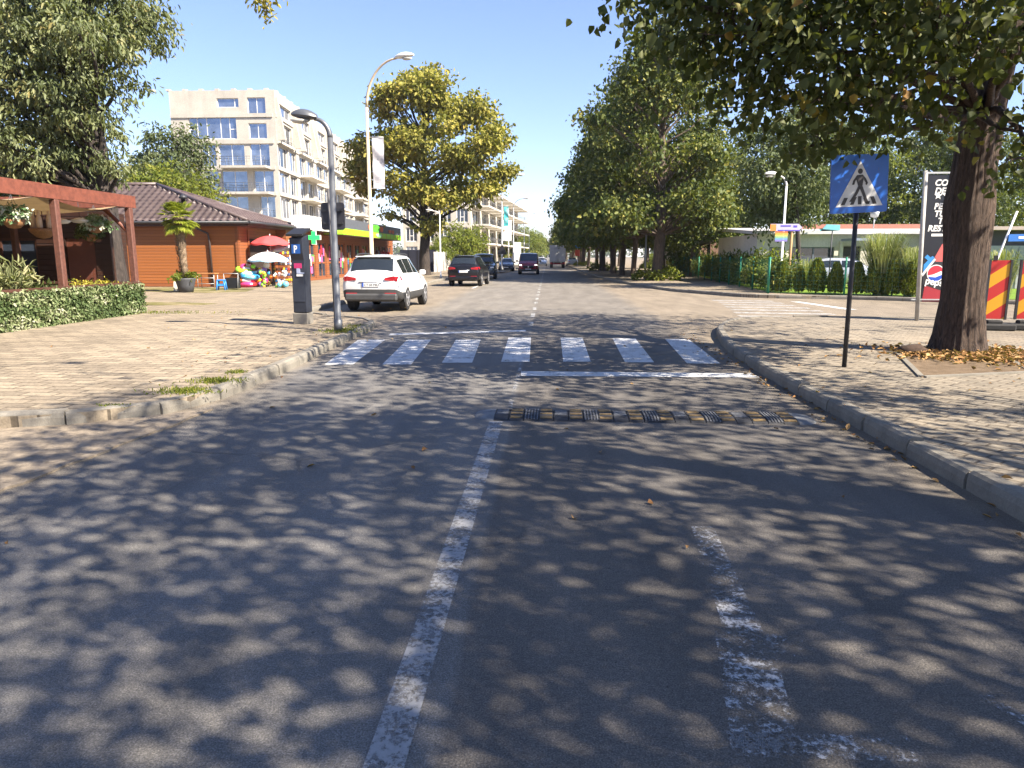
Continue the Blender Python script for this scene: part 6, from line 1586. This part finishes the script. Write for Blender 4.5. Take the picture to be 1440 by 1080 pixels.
p = P(1165, 320, 33.2); t = thing("arrow_sign", "small turquoise arrow sign right of the rainbow one, on a thin dark pole", "sign", (p.x + .2, 33.2, .14)); b = MB(); b.plate([(-.55, 0, p.z - .3), (-.3, 0, p.z), (.3, 0, p.z - .02), (.3, 0, p.z - .27), (-.3, 0, p.z - .3), (-.62, 0, p.z - .2)], (0, -1, 0), .03); b.build("arrow_board", plain("turquoise_board", (.16, .45, .50), .5), t); b = MB(); b.tube([(0, .04, 0), (0, .04, p.z - .14)], .025, 6); b.build("post", M_DARKMET, t)

# bungalow
by = 41.0; x0 = P(1062, 380, by).x; x1 = P(1392, 380, by).x
bg_ = thing("bungalow", "long white bungalow with dark ribbon windows behind the garden fence", "bungalow", (x0, by, .14)); L = x1 - x0
w = MB(); u = lambda px: P(px, 380, by).x - x0
bo = [(u(1108), u(1171), .9, 2.05), (u(1178), u(1208), .05, 2.1), (u(1080), u(1102), .9, 2.05)]
d5, n5, p5 = facade(w, (0, 0), (L, 0), 0, 2.75, bo, .25); w.quad((L, 0, 0), (L, 9, 0), (L, 9, 2.75), (L, 0, 2.75)); w.quad((0, 9, 0), (0, 0, 0), (0, 0, 2.75), (0, 9, 2.75)); w.quad((L, 9, 0), (0, 9, 0), (0, 9, 2.75), (L, 9, 2.75))
w.build("wall", M_CONCW, bg_)
window_in(bg_, p5, d5, n5, bo[0], (.25, .55), gl=M_DARKGLASS, fr=plain("slate_frame", (.12, .14, .17), .5), inset=.12); window_in(bg_, p5, d5, n5, bo[2], (.5,), gl=M_DARKGLASS, fr=MATS["slate_frame"], inset=.12)
b = MB(); b.box(p5((bo[1][0] + bo[1][1]) / 2, 1.07, .18), (bo[1][1] - bo[1][0] - .02, .06, 2.0)); b.build("door", plain("dark_door", (.03, .026, .024), .5), bg_)
rf = MB(); rf.add([(-.3, -.45, 2.74), (L + .3, -.45, 2.74), (L + .3, 9.2, 3.25), (-.3, 9.2, 3.25), (-.3, -.45, 2.92), (L + .3, -.45, 2.92), (L + .3, 9.2, 3.43), (-.3, 9.2, 3.43)], [(0, 3, 2, 1), (4, 5, 6, 7), (0, 1, 5, 4), (1, 2, 6, 5), (2, 3, 7, 6), (3, 0, 4, 7)])
rfo = rf.build("roof", plain("roof_sheet", (.50, .49, .48), .5), bg_)
b = MB(); b.box((L / 2 + 1, 5.4, 3.36), (L - 4, .12, .30)); b.build("parapet", plain("red_edge", (.32, .13, .09), .7), rfo)
b = MB(); ux = u(1175); uw = u(1222) - ux; b.box((ux + uw / 2, -1.2, 2.42), (uw, 1.5, .12)); b.build("porch_canopy", plain("blue_grey_canopy", (.22, .26, .34), .5), bg_)
b = MB(); b.bevbox((u(1174), -.6, 1.15), (.2, .2, 2.4), .02); b.build("porch_column", M_CONCW, bg_); b = MB(); b.bevbox((u(1213), -1.7, 1.15), (.14, .14, 2.38), .02); b.build("porch_column", M_CONCW, bg_)
p = P(1230, 300, by + 2); b = MB(); b.tube([(0, 0, 3.0), (0, 0, p.z - .2)], .03, 6); b.lathe([(0, p.z - .25), (.2, p.z - .2), (.28, p.z + .12), (0, p.z + .16)], (0, 0, 0), 10); o = b.build("roof_lamp", M_GALV, bg_); o.location = (p.x - x0, 2, -.14)
# grey shed
sy = 36.0; xa, xb = P(1372, 380, sy).x, P(1472, 380, sy).x
sh2 = thing("garden_shed", "grey flat-roofed shed behind the striped roadworks boards", "shed", (xa, sy, .14)); b = MB(); Ls = xb - xa
facade(b, (0, 0), (Ls, 0), 0, 2.05, [], .1); b.quad((0, 6, 0), (0, 0, 0), (0, 0, 2.05), (0, 6, 2.05)); b.quad((Ls, 0, 0), (Ls, 6, 0), (Ls, 6, 2.05), (Ls, 0, 2.05)); b.quad((Ls, 6, 0), (0, 6, 0), (0, 6, 2.05), (Ls, 6, 2.05)); b.build("wall", plain("shed_grey", (.30, .31, .32), .6, var=.15, scale=1.2), sh2)
b = MB(); b.box((Ls / 2, 2.6, 2.85), (Ls + .6, 6.8, .16)); b.build("roof", plain("shed_roof", (.34, .27, .24), .7), sh2); b = MB(); b.box((Ls / 2, .25, 2.4), (Ls - .1, .06, .72)); b.build("shadow_band", M_DARKMET, sh2)  # the dark band stands in for the shadow under the shed roof
b = MB()
for k in range(5): b.box((.6 + k * Ls / 5, -.02, 1.0), (.05, .04, 1.98))
b.build("batten", MATS["shed_grey"], sh2)
# round tower behind the row
p = P(950, 350, 80); t = thing("round_tower", "round pale building end glimpsed behind the first lime of the row", "building", (p.x, 80, 0)); b = MB(); b.lathe([(2.3, 0), (2.3, 4.0), (2.6, 4.0), (2.6, 4.4), (0, 4.5)], (0, 0, 0), 24); b.build("wall", M_CONCW, t); b = MB(); b.box((6.6, .5, 2.2), (8.6, 4, 4.0)); b.build("annex", plain("brown_render", (.17, .10, .065), .8), t)
# posts and signs far right
p = P(909, 396, 49.5); b = MB(); b.tube([(0, 0, 0), (0, 0, 3.0)], .06, 8); b.lathe([(.1, 0), (.1, .12), (.06, .14)], (0, 0, 0), 10); o = b.build("metal_post", M_GALV, label="plain grey metal post left of the lime with leafy shoots", cat="post"); o.location = (6.75, 50.2, .13)
p = P(812, 357, 106); t = thing("traffic_sign", "small red and blue road signs on a post far down the right kerb", "traffic sign", (p.x, 106, .13)); b = MB(); b.tube([(0, 0, 0), (0, 0, 3.4)], .05, 6); b.build("post", M_GALV, t); b = MB(); b.box((0, -.07, p.z), (.7, .03, .9)); b.build("panel", flat("far_red", (.5, .06, .03)), t); b = MB(); b.box((0, -.07, p.z + 1.05), (.7, .03, .6)); b.build("panel", flat("far_blue", (.03, .2, .5)), t)
p = P(727, 357, 118); t = thing("totem_sign", "plain white totem board at the left kerb before the red van", "sign board", (p.x, 118, .13)); b = MB(); b.bevbox((0, 0, 1.9), (1.3, .3, 3.7), .04); b.build("board", M_WHITE, t); b = MB(); b.box((0, 0, .1), (1.5, .5, .2)); b.build("base", M_KERB, t)
p = P(713, 325, 150); t = thing("billboard", "white square billboard at the end of the second block of flats", "billboard", (p.x, 150, .13)); b = MB(); b.box((0, 0, p.z), (1.9, .15, 4.2)); b.build("panel", M_WHITE, t); b = MB(); b.tube([(.3, 0, 0), (.3, 0, p.z - 2)], .12, 8); b.build("post", M_GALV, t)
# ================================================================== VEHICLES
def pchip(xs, ys, x):
    xs = np.asarray(xs, float); ys = np.asarray(ys, float); h = np.diff(xs); dl = np.diff(ys) / h
    m = np.zeros(len(xs)); m[0], m[-1] = dl[0], dl[-1]
    for i in range(1, len(xs) - 1):
        m[i] = 0 if dl[i - 1] * dl[i] <= 0 else 2 * dl[i - 1] * dl[i] / (dl[i - 1] + dl[i])
    i = np.clip(np.searchsorted(xs, x) - 1, 0, len(xs) - 2); t = (x - xs[i]) / h[i]
    return ((2 * t ** 3 - 3 * t ** 2 + 1) * ys[i] + (t ** 3 - 2 * t ** 2 + t) * h[i] * m[i] + (-2 * t ** 3 + 3 * t ** 2) * ys[i + 1] + (t ** 3 - t ** 2) * h[i] * m[i + 1])

RK = np.array([0, 1, 2, 3, 4, 5, 6, 7.0])
def car_surface(st):
    """st rows: y, zbottom, zmid, wmid, zbelt, wbelt, zroof, wroof -> point(s, r) with r in 0..7 (floor centre .. roof centre)"""
    st = np.array(st, float); ys = st[:, 0]
    def sec(y):
        zb, zm, wm, zl, wl, zr, wr = [float(pchip(ys, st[:, k], np.array([y]))[0]) for k in range(1, 8)]
        return np.array([(0, zb), (wm * .8, zb), (wm * .965, zb + .10), (wm, zm), (wl, zl), (wr, zr - .045), (wr * .72, zr - .005), (0, zr + .015)])
    def point(y, r, side=1, off=0.0):
        c = sec(y); i = min(int(r), 6); t = r - i
        # rounded corners: quadratic blend near control points
        p = c[i] * (1 - t) + c[i + 1] * t
        if 0 < i and t < .22 and i >= 2:
            k = .5 * (1 - t / .22); p = p * (1 - k * .3) + (c[i - 1] * .15 + c[i] * .7 + c[i + 1] * .15) * k * .3
        v = Vector((side * p[0], y, p[1]))
        if off:
            e = .01; a = point(y, min(7, r + e), side) - point(y, max(0, r - e), side); b_ = point(min(ys[-1], y + e), r, side) - point(max(ys[0], y - e), r, side)
            n = a.cross(b_); 
            if n.length > 1e-12:
                n.normalize(); 
                if n.x * side < 0 and abs(n.x) > .2 or (abs(n.x) <= .2 and n.z < 0): n = -n
                v = v + n * off
        return v
    return point, ys

def car(name, label, cat, loc, rz, st, paint_m, lower_m, wheels, wr, windows, group=None, tyre_w=.23, cap=True):
    t = thing(name, label, cat, loc, rz, group); point, ys = car_surface(st)
    rs_ = [0, .5, 1, 1.5, 2, 2.5, 3, 3.25, 3.5, 3.75, 4, 4.1, 4.5, 4.9, 5, 5.1, 5.5, 6, 6.5, 7]
    Y = sorted(set(list(np.linspace(ys[0], ys[-1], 48)) + list(ys)))
    b = MB()
    for side in (1, -1):
        for i in range(len(Y) - 1):
            for j in range(len(rs_) - 1):
                q = [point(Y[i], rs_[j], side), point(Y[i + 1], rs_[j], side), point(Y[i + 1], rs_[j + 1], side), point(Y[i], rs_[j + 1], side)]
                if side > 0: q = q
                else: q = q[::-1]
                b.add(q, [(0, 1, 2, 3)], 1 if rs_[j] < 2.4 else 0, True)
    for (y, fl_) in ((Y[0], False), (Y[-1], True)):
        R_ = [point(y, r, 1) for r in rs_]; Lf = [point(y, r, -1) for r in rs_]
        for j in range(len(rs_) - 1):
            q = [Lf[j], R_[j], R_[j + 1], Lf[j + 1]]
            b.add(q if not fl_ else q[::-1], [(0, 1, 2, 3)], 1 if rs_[j] < 2.4 else 0, True)
    me = b.mesh("body")
    import bmesh as _bm
    bm = _bm.new(); bm.from_mesh(me); _bm.ops.remove_doubles(bm, verts=bm.verts, dist=.0008); _bm.ops.recalc_face_normals(bm, faces=bm.faces); bm.to_mesh(me); bm.free()
    me.materials.append(paint_m); me.materials.append(lower_m); body = link("body", me, t)
    for (wn_, s0, s1, r0, r1, both) in windows:
        for side in ((1, -1) if both else (1,)):
            g = []
            for i in range(7):
                y = s0 + (s1 - s0) * i / 6; row = []
                if both: rr = np.linspace(r0, r1, 5); row = [point(y, r, side, .007) for r in rr]
                else: row = [point(y, r, 1, .007) for r in np.linspace(r0, 7, 5)] + [point(y, r, -1, .007) for r in np.linspace(7, r0, 5)[1:]]
                g.append(row)
            w = MB(); w.grid(g); w.build(wn_, M_CARGLASS, t)
    prof_t = [(wr * .60, -tyre_w / 2), (wr * .93, -tyre_w / 2), (wr, -tyre_w * .32), (wr, tyre_w * .32), (wr * .93, tyre_w / 2), (wr * .60, tyre_w / 2)]
    for (wy, wx) in wheels:
        for side in (1, -1):
            w = MB(); w.lathe(prof_t, (side * (wx - tyre_w / 2 + .01), wy, wr), 24, 'X'); wo = w.build("wheel", M_RUBBER, t)
            r_ = MB(); x = side * (wx + .012); xi = side * (wx - .03)
            r_.lathe([(wr * .60, xi - side * .02), (wr * .64, x), (wr * .57, x), (wr * .54, xi)] if side > 0 else [(wr * .54, xi), (wr * .57, x), (wr * .64, x), (wr * .60, xi + .02)], (0, wy, wr), 24, 'X')
            for k in range(5):
                a = k * 2 * math.pi / 5; c = Vector((x - side * .006, wy + math.sin(a) * wr * .32, wr + math.cos(a) * wr * .32)); r_.box(c, (.02, .055, wr * .52), rx=-a)
            r_.lathe([(wr * .14, x - side * .02), (wr * .13, x + side * .004), (0, x + side * .006)] if side > 0 else [(0, x - .006), (wr * .13, x - .004), (wr * .14, x + .02)], (0, wy, wr), 12, 'X')
            r_.build("rim", plain("alloy", (.45, .45, .46), .35, .6), wo)
            a_ = MB(); g = [[], []]
            for k in range(19):
                th = R(-12) + R(204) * k / 18; 
                for gi, rr in ((0, wr * 1.02), (1, wr * 1.17)): g[gi].append((side * (wx - .012), wy + rr * math.cos(th), wr + rr * math.sin(th)))
            a_.grid(g); a_.build("wheel_arch", lower_m, t)
            a_ = MB(); a_.lathe([(0, 0), (wr * 1.02, 0.004 * side)], (side * (wx - .02), wy, wr), 20, 'X'); a_.build("wheel_well", M_BLACK, t)
    return t, point

def box_part(parent, name, c, s, mat, b=.012, rz=0, rx=0):
    m = MB(); m.bevbox((0, 0, 0), s, min(b, min(s) * .45)); o = m.build(name, mat, parent); o.location = c; o.rotation_euler = (rx, 0, rz); return o

def mirrors(t, y, x, z, mat):
    for s in (1, -1):
        m = MB(); m.bevbox((s * (x + .13), y, z + .02), (.22, .12, .16), .04); m.box((s * (x + .01), y + .02, z - .04), (.1, .06, .05)); m.build("mirror", mat, t)

M_CARWHITE = plain("white_car_paint", (.70, .70, .69), .25, coat=.6, var=.04); M_CARBLACK = plain("black_car_paint", (.008, .008, .010), .3, coat=.3, var=.2, spec=.3); M_CARNAVY = plain("navy_car_paint", (.02, .03, .055), .2, coat=.7, var=.15)
M_CARDARK = plain("dark_green_car_paint", (.02, .026, .024), .2, coat=.7, var=.2); M_CLAD = plain("grey_cladding", (.05, .05, .05), .65); M_VANRED = plain("dark_red_paint", (.30, .016, .035), .25, coat=.6, var=.1)
M_TAIL = plain("tail_lens", (.40, .012, .022), .2, coat=.5); M_HEADL = plain("head_lens", (.55, .57, .6), .12, .3, coat=.6); M_PLATE = flat("plate_white", (.66, .66, .64))

SUV = [(0.00, .50, .74, .76, 1.02, .70, 1.06, .60), (0.05, .42, .74, .87, 1.04, .81, 1.09, .66), (.16, .34, .74, .925, 1.05, .865, 1.16, .665), (.30, .30, .74, .94, 1.055, .88, 1.38, .645), (.50, .28, .74, .945, 1.06, .89, 1.585, .62), (.75, .27, .74, .945, 1.06, .89, 1.625, .62),
       (1.5, .26, .74, .945, 1.05, .885, 1.655, .63), (2.2, .26, .74, .945, 1.045, .885, 1.655, .63), (2.65, .26, .74, .945, 1.04, .885, 1.61, .61), (3.1, .26, .74, .945, 1.03, .88, 1.36, .64), (3.5, .26, .72, .945, .99, .87, 1.09, .70), (3.9, .26, .70, .94, .94, .85, 1.02, .70), (4.3, .28, .66, .91, .86, .80, .95, .66), (4.55, .32, .62, .83, .78, .74, .85, .60), (4.66, .40, .60, .70, .70, .62, .74, .50)]
def suv(label, loc, rz, paint_m, lower, plate=None, group=None, cat="car", nm="parked_car"):
    t, pt_ = car(nm, label, cat, loc, rz, SUV, paint_m, lower, [(.92, .93), (3.74, .93)], .365,
                 [("side_window", .62, 1.22, 4.12, 4.86, True), ("side_window", 1.28, 2.12, 4.12, 4.88, True), ("side_window", 2.2, 3.12, 4.12, 4.86, True), ("rear_window", .20, .48, 5.02, 7, False), ("windscreen", 2.72, 3.46, 5.05, 7, False)], group)
    for s in (1, -1):
        m = MB(); m.plate([(s * .44, -.012, .93), (s * .80, .03, .90), (s * .80, .03, 1.03), (s * .72, .0, 1.05), (s * .45, -.012, 1.0)], (0, -1, 0), .02); m.plate([(s * .80, .02, .90), (s * .915, .24, .94), (s * .885, .24, 1.04), (s * .80, .02, 1.04)], (s * .6, -.6, 0), .016); m.build("tail_light", M_TAIL, t)
        m = MB(); m.box((s * .60, .0, .55), (.34, .03, .035)); m.build("reflector", M_TAIL, t)
        m = MB(); m.plate([(s * .42, 4.665, .70), (s * .74, 4.60, .72), (s * .74, 4.58, .82), (s * .44, 4.66, .79)], (0, 1, 0), .02); m.build("headlight", M_HEADL, t)
    box_part(t, "bumper", (0, .02, .44), (1.62, .16, .22), lower, .05); box_part(t, "spoiler", (0, .50, 1.60), (1.12, .22, .035), paint_m, .015)
    box_part(t, "bumper", (0, 4.58, .42), (1.4, .16, .2), lower, .05); box_part(t, "grille", (0, 4.665, .62), (.75, .04, .3), M_BLACK)
    m = MB(); m.tube([(-.36, -.015, .875), (.36, -.015, .875)], .012, 6); m.build("trim_strip", M_CHROME, t)
    pl = box_part(t, "number_plate", (0, -.012, .80), (.52, .02, .12), M_PLATE, .004); m = MB(); m.box((-.235, -.012, 0), (.045, .006, .116)); m.build("plate_band", flat("plate_blue_band", (.02, .08, .42)), pl)
    if plate: lettering("plate_characters", plate, .098, M_BLACK, pl, (-.195, -.0125, -.036), (R(90), 0, 0), extrude=.001)
    m = MB(); [m.tube([(s * .58, .62, 1.66), (s * .60, 1.2, 1.69), (s * .60, 2.1, 1.69), (s * .58, 2.55, 1.65)], .016, 6) for s in (1, -1)]; m.build("roof_rail", M_DARKMET, t)
    m = MB()
    for s in (1, -1):
        for y in (1.35, 2.3): m.box((s * .925, y, .92), (.03, .16, .025))
    m.build("door_handle", paint_m, t); mirrors(t, 3.02, .86, 1.08, paint_m); t.scale = (1, 1, 1.05)
    return t
c_ = G(523, 439.5)
suv("white parked car with dark lower trim, back towards us, beside the parking meter", (-5.36, 21.55, 0), R(-1.5), M_CARWHITE, M_CLAD, "CT 04 MKA")
suv("black parked car seen from behind, second in the lay-by after the white one", (-4.72, 40.2, 0), R(-3), M_CARBLACK, M_CARBLACK)
# dark off-roader facing us, taller
OFF = [(r[0], r[1] + .04, r[2] + .06, r[3] + .04, r[4] + .12, r[5] + .05, r[6] + (.22 if r[6] > 1.2 else .14), r[7] + .07) for r in SUV]
t, _ = car("parked_car", "tall dark green off-road car parked facing us behind the black one", "car", (-5.0, 57.6, 0), R(183), OFF, M_CARDARK, M_CLAD, [(.92, .97), (3.74, .97)], .40, [("side_window", .62, 1.22, 4.12, 4.86, True), ("side_window", 1.28, 2.12, 4.12, 4.88, True), ("side_window", 2.2, 3.1, 4.12, 4.86, True), ("windscreen", 2.72, 3.42, 5.05, 7, False)])
for s in (1, -1): box_part(t, "headlight", (s * .66, 4.60, .86), (.28, .1, .13), M_HEADL, .03, rz=-s * .25)
box_part(t, "grille", (0, 4.66, .80), (.9, .06, .22), M_BLACK, .02); box_part(t, "number_plate", (0, 4.70, .56), (.5, .02, .11), M_PLATE, .004); box_part(t, "bumper", (0, 4.6, .5), (1.65, .2, .2), M_CLAD, .05); mirrors(t, 3.05, .92, 1.2, M_CARDARK)
SED = [(0, .45, .70, .70, .92, .60, .98, .5), (.08, .36, .70, .84, .95, .75, 1.02, .6), (.5, .26, .70, .89, .97, .82, 1.08, .64), (.9, .24, .68, .90, .97, .83, 1.30, .60), (1.4, .22, .68, .90, .96, .83, 1.44, .57), (2.2, .22, .67, .90, .95, .83, 1.46, .57), (2.7, .22, .67, .90, .94, .83, 1.38, .57), (3.3, .22, .66, .90, .91, .82, 1.04, .66), (3.8, .24, .63, .89, .85, .80, .93, .66), (4.3, .28, .58, .84, .75, .74, .82, .6), (4.5, .36, .56, .68, .66, .58, .70, .48)]
def sedan(label, loc, rz, pm_, nm="parked_car"):
    t, _ = car(nm, label, "car", loc, rz, SED, pm_, pm_, [(.85, .885), (3.55, .885)], .32, [("side_window", 1.05, 1.7, 4.15, 4.85, True), ("side_window", 1.78, 2.9, 4.15, 4.85, True), ("windscreen", 2.72, 3.26, 5.05, 7, False), ("rear_window", .62, 1.2, 5.05, 7, False)])
    for s in (1, -1): box_part(t, "headlight", (s * .62, 4.36, .66), (.3, .12, .12), M_HEADL, .03, rz=-s * .35); box_part(t, "tail_light", (s * .6, .02, .82), (.3, .06, .13), M_TAIL, .02)
    box_part(t, "grille", (0, 4.49, .55), (.7, .04, .16), M_BLACK, .02); box_part(t, "number_plate", (0, 4.52, .45), (.5, .02, .11), M_PLATE, .004); mirrors(t, 2.95, .80, .98, pm_)
    return t
sedan("navy saloon parked facing us beyond the off-roader, behind a lamp post", (-4.75, 84.5, 0), R(182), M_CARNAVY)
p = P(1182, 392, 35.5); sedan("silver-white car parked on the bungalow's lawn behind the thuja bushes", (p.x + 1.9, 35.8, .14), R(72), plain("silver_paint", (.55, .57, .6), .25, .3, coat=.6, var=.05))
sedan("white car far off in the oncoming lane, between the red van and the lorry", (-1.0, 128, 0), R(180), M_CARWHITE, "oncoming_car")
sedan("pale car parked far off at the right kerb beyond the lorry", (4.2, 120, 0), R(2), MATS["silver_paint"])
# red van
VAN = [(0, .5, .95, .88, 1.25, .84, 1.85, .76), (.1, .36, .9, .95, 1.25, .91, 1.95, .80), (1.5, .34, .85, .975, 1.25, .93, 1.97, .82), (3.0, .32, .85, .978, 1.22, .93, 1.97, .82), (3.6, .32, .82, .978, 1.20, .93, 1.92, .80), (4.0, .32, .8, .975, 1.16, .92, 1.60, .80), (4.42, .32, .78, .965, 1.08, .90, 1.22, .82), (4.75, .34, .74, .93, .98, .86, 1.10, .76), (4.95, .38, .68, .84, .86, .78, .96, .66), (5.03, .44, .64, .74, .76, .66, .80, .56)]
van, _ = car("van", "dark red van coming towards us with its headlights on", "van", (-1.78, 71.9, 0), R(180), VAN, M_VANRED, M_VANRED, [(.95, .96), (4.1, .96)], .34, [("side_window", 2.9, 3.75, 4.15, 4.8, True), ("windscreen", 3.62, 4.38, 5.02, 7, False)], tyre_w=.24)
m, nt, b = nmat("lit_headlamp"); b.inputs['Base Color'].default_value = (.8, .8, .75, 1); b.inputs['Emission Color'].default_value = (1, .95, .85, 1); b.inputs['Emission Strength'].default_value = 1.6
for s in (1, -1): box_part(van, "headlight", (s * .70, 4.90, .82), (.26, .14, .2), m, .04, rz=-s * .35)
o = box_part(van, "grille", (0, 5.02, .70), (.95, .06, .22), M_BLACK, .03); box_part(van, "bumper", (0, 4.97, .42), (1.62, .16, .24), M_CLAD, .06); box_part(van, "number_plate", (0, 5.06, .50), (.52, .02, .11), M_PLATE, .004); em = MB(); em.plate([(0, .035, .1), (.05, .035, 0), (0, .035, -.1), (-.05, .035, 0)], (0, 1, 0), .015); em.build("diamond_emblem", M_CHROME, o)
mirrors(van, 3.95, .97, 1.22, M_BLACK)
# lorry seen from behind
lor = thing("lorry", "grey box lorry driving away in the right lane", "lorry", (1.42, 103, 0), R(-.5))
b = MB(); b.bevbox((0, 2.6, 2.02), (2.28, 5.2, 2.36), .03); b.build("cargo_box", plain("lorry_grey", (.40, .40, .41), .55, var=.12, scale=1.5), lor)
b = MB(); b.box((-.56, -.02, 1.95), (1.06, .03, 2.1)); b.box((.56, -.02, 1.95), (1.06, .03, 2.1)); rd = b.build("rear_door", plain("lorry_door", (.36, .36, .37), .55), lor)
b = MB(); [b.tube([(x, -.06, .95), (x, -.06, 2.95)], .02, 6) for x in (-.12, .12)]; b.box((0, -.05, 2.5), (2.0, .02, .04)); b.box((0, -.05, 1.7), (2.0, .02, .04)); b.build("locking_bar", M_GALV, rd)
box_part(lor, "underrun_bar", (0, .05, .62), (2.1, .12, .16), plain("red_bar", (.25, .02, .02), .6)); box_part(lor, "chassis", (0, 3.3, .66), (.9, 6.2, .22), M_BLACK)
for s in (1, -1):
    box_part(lor, "tail_light", (s * .92, -.02, .74), (.3, .05, .12), M_TAIL)
    for y in (1.2, 5.9): b = MB(); b.lathe([(.26, -.2), (.44, -.2), (.46, -.14), (.46, .14), (.44, .2), (.26, .2)], (s * .85, y, .46), 20, 'X'); b.build("wheel", M_RUBBER, lor)
b = MB(); b.bevbox((0, 6.25, 1.35), (2.05, 1.7, 1.75), .08); cab = b.build("cab", M_WHITE, lor)
for s in (1, -1): b = MB(); b.bevbox((s * 1.25, 6.6, 1.75), (.18, .1, .42), .03); b.build("mirror", M_BLACK, lor)

# ================================================================== HAZE
hz_ = MB(); hz_.box((0, 870, 11.0), (1820, 1880, 24.2))
m = bpy.data.materials.new("air"); m.use_nodes = True; nt = m.node_tree; nt.nodes.remove(nt.nodes["Principled BSDF"])
pv = nt.nodes.new("ShaderNodeVolumePrincipled"); pv.inputs["Color"].default_value = (.82, .88, 1, 1); pv.inputs["Density"].default_value = .00022; pv.inputs["Anisotropy"].default_value = .2
nt.links.new(pv.outputs[0], nt.nodes["Material Output"].inputs["Volume"])
hz_.build("haze", m, kind='stuff')
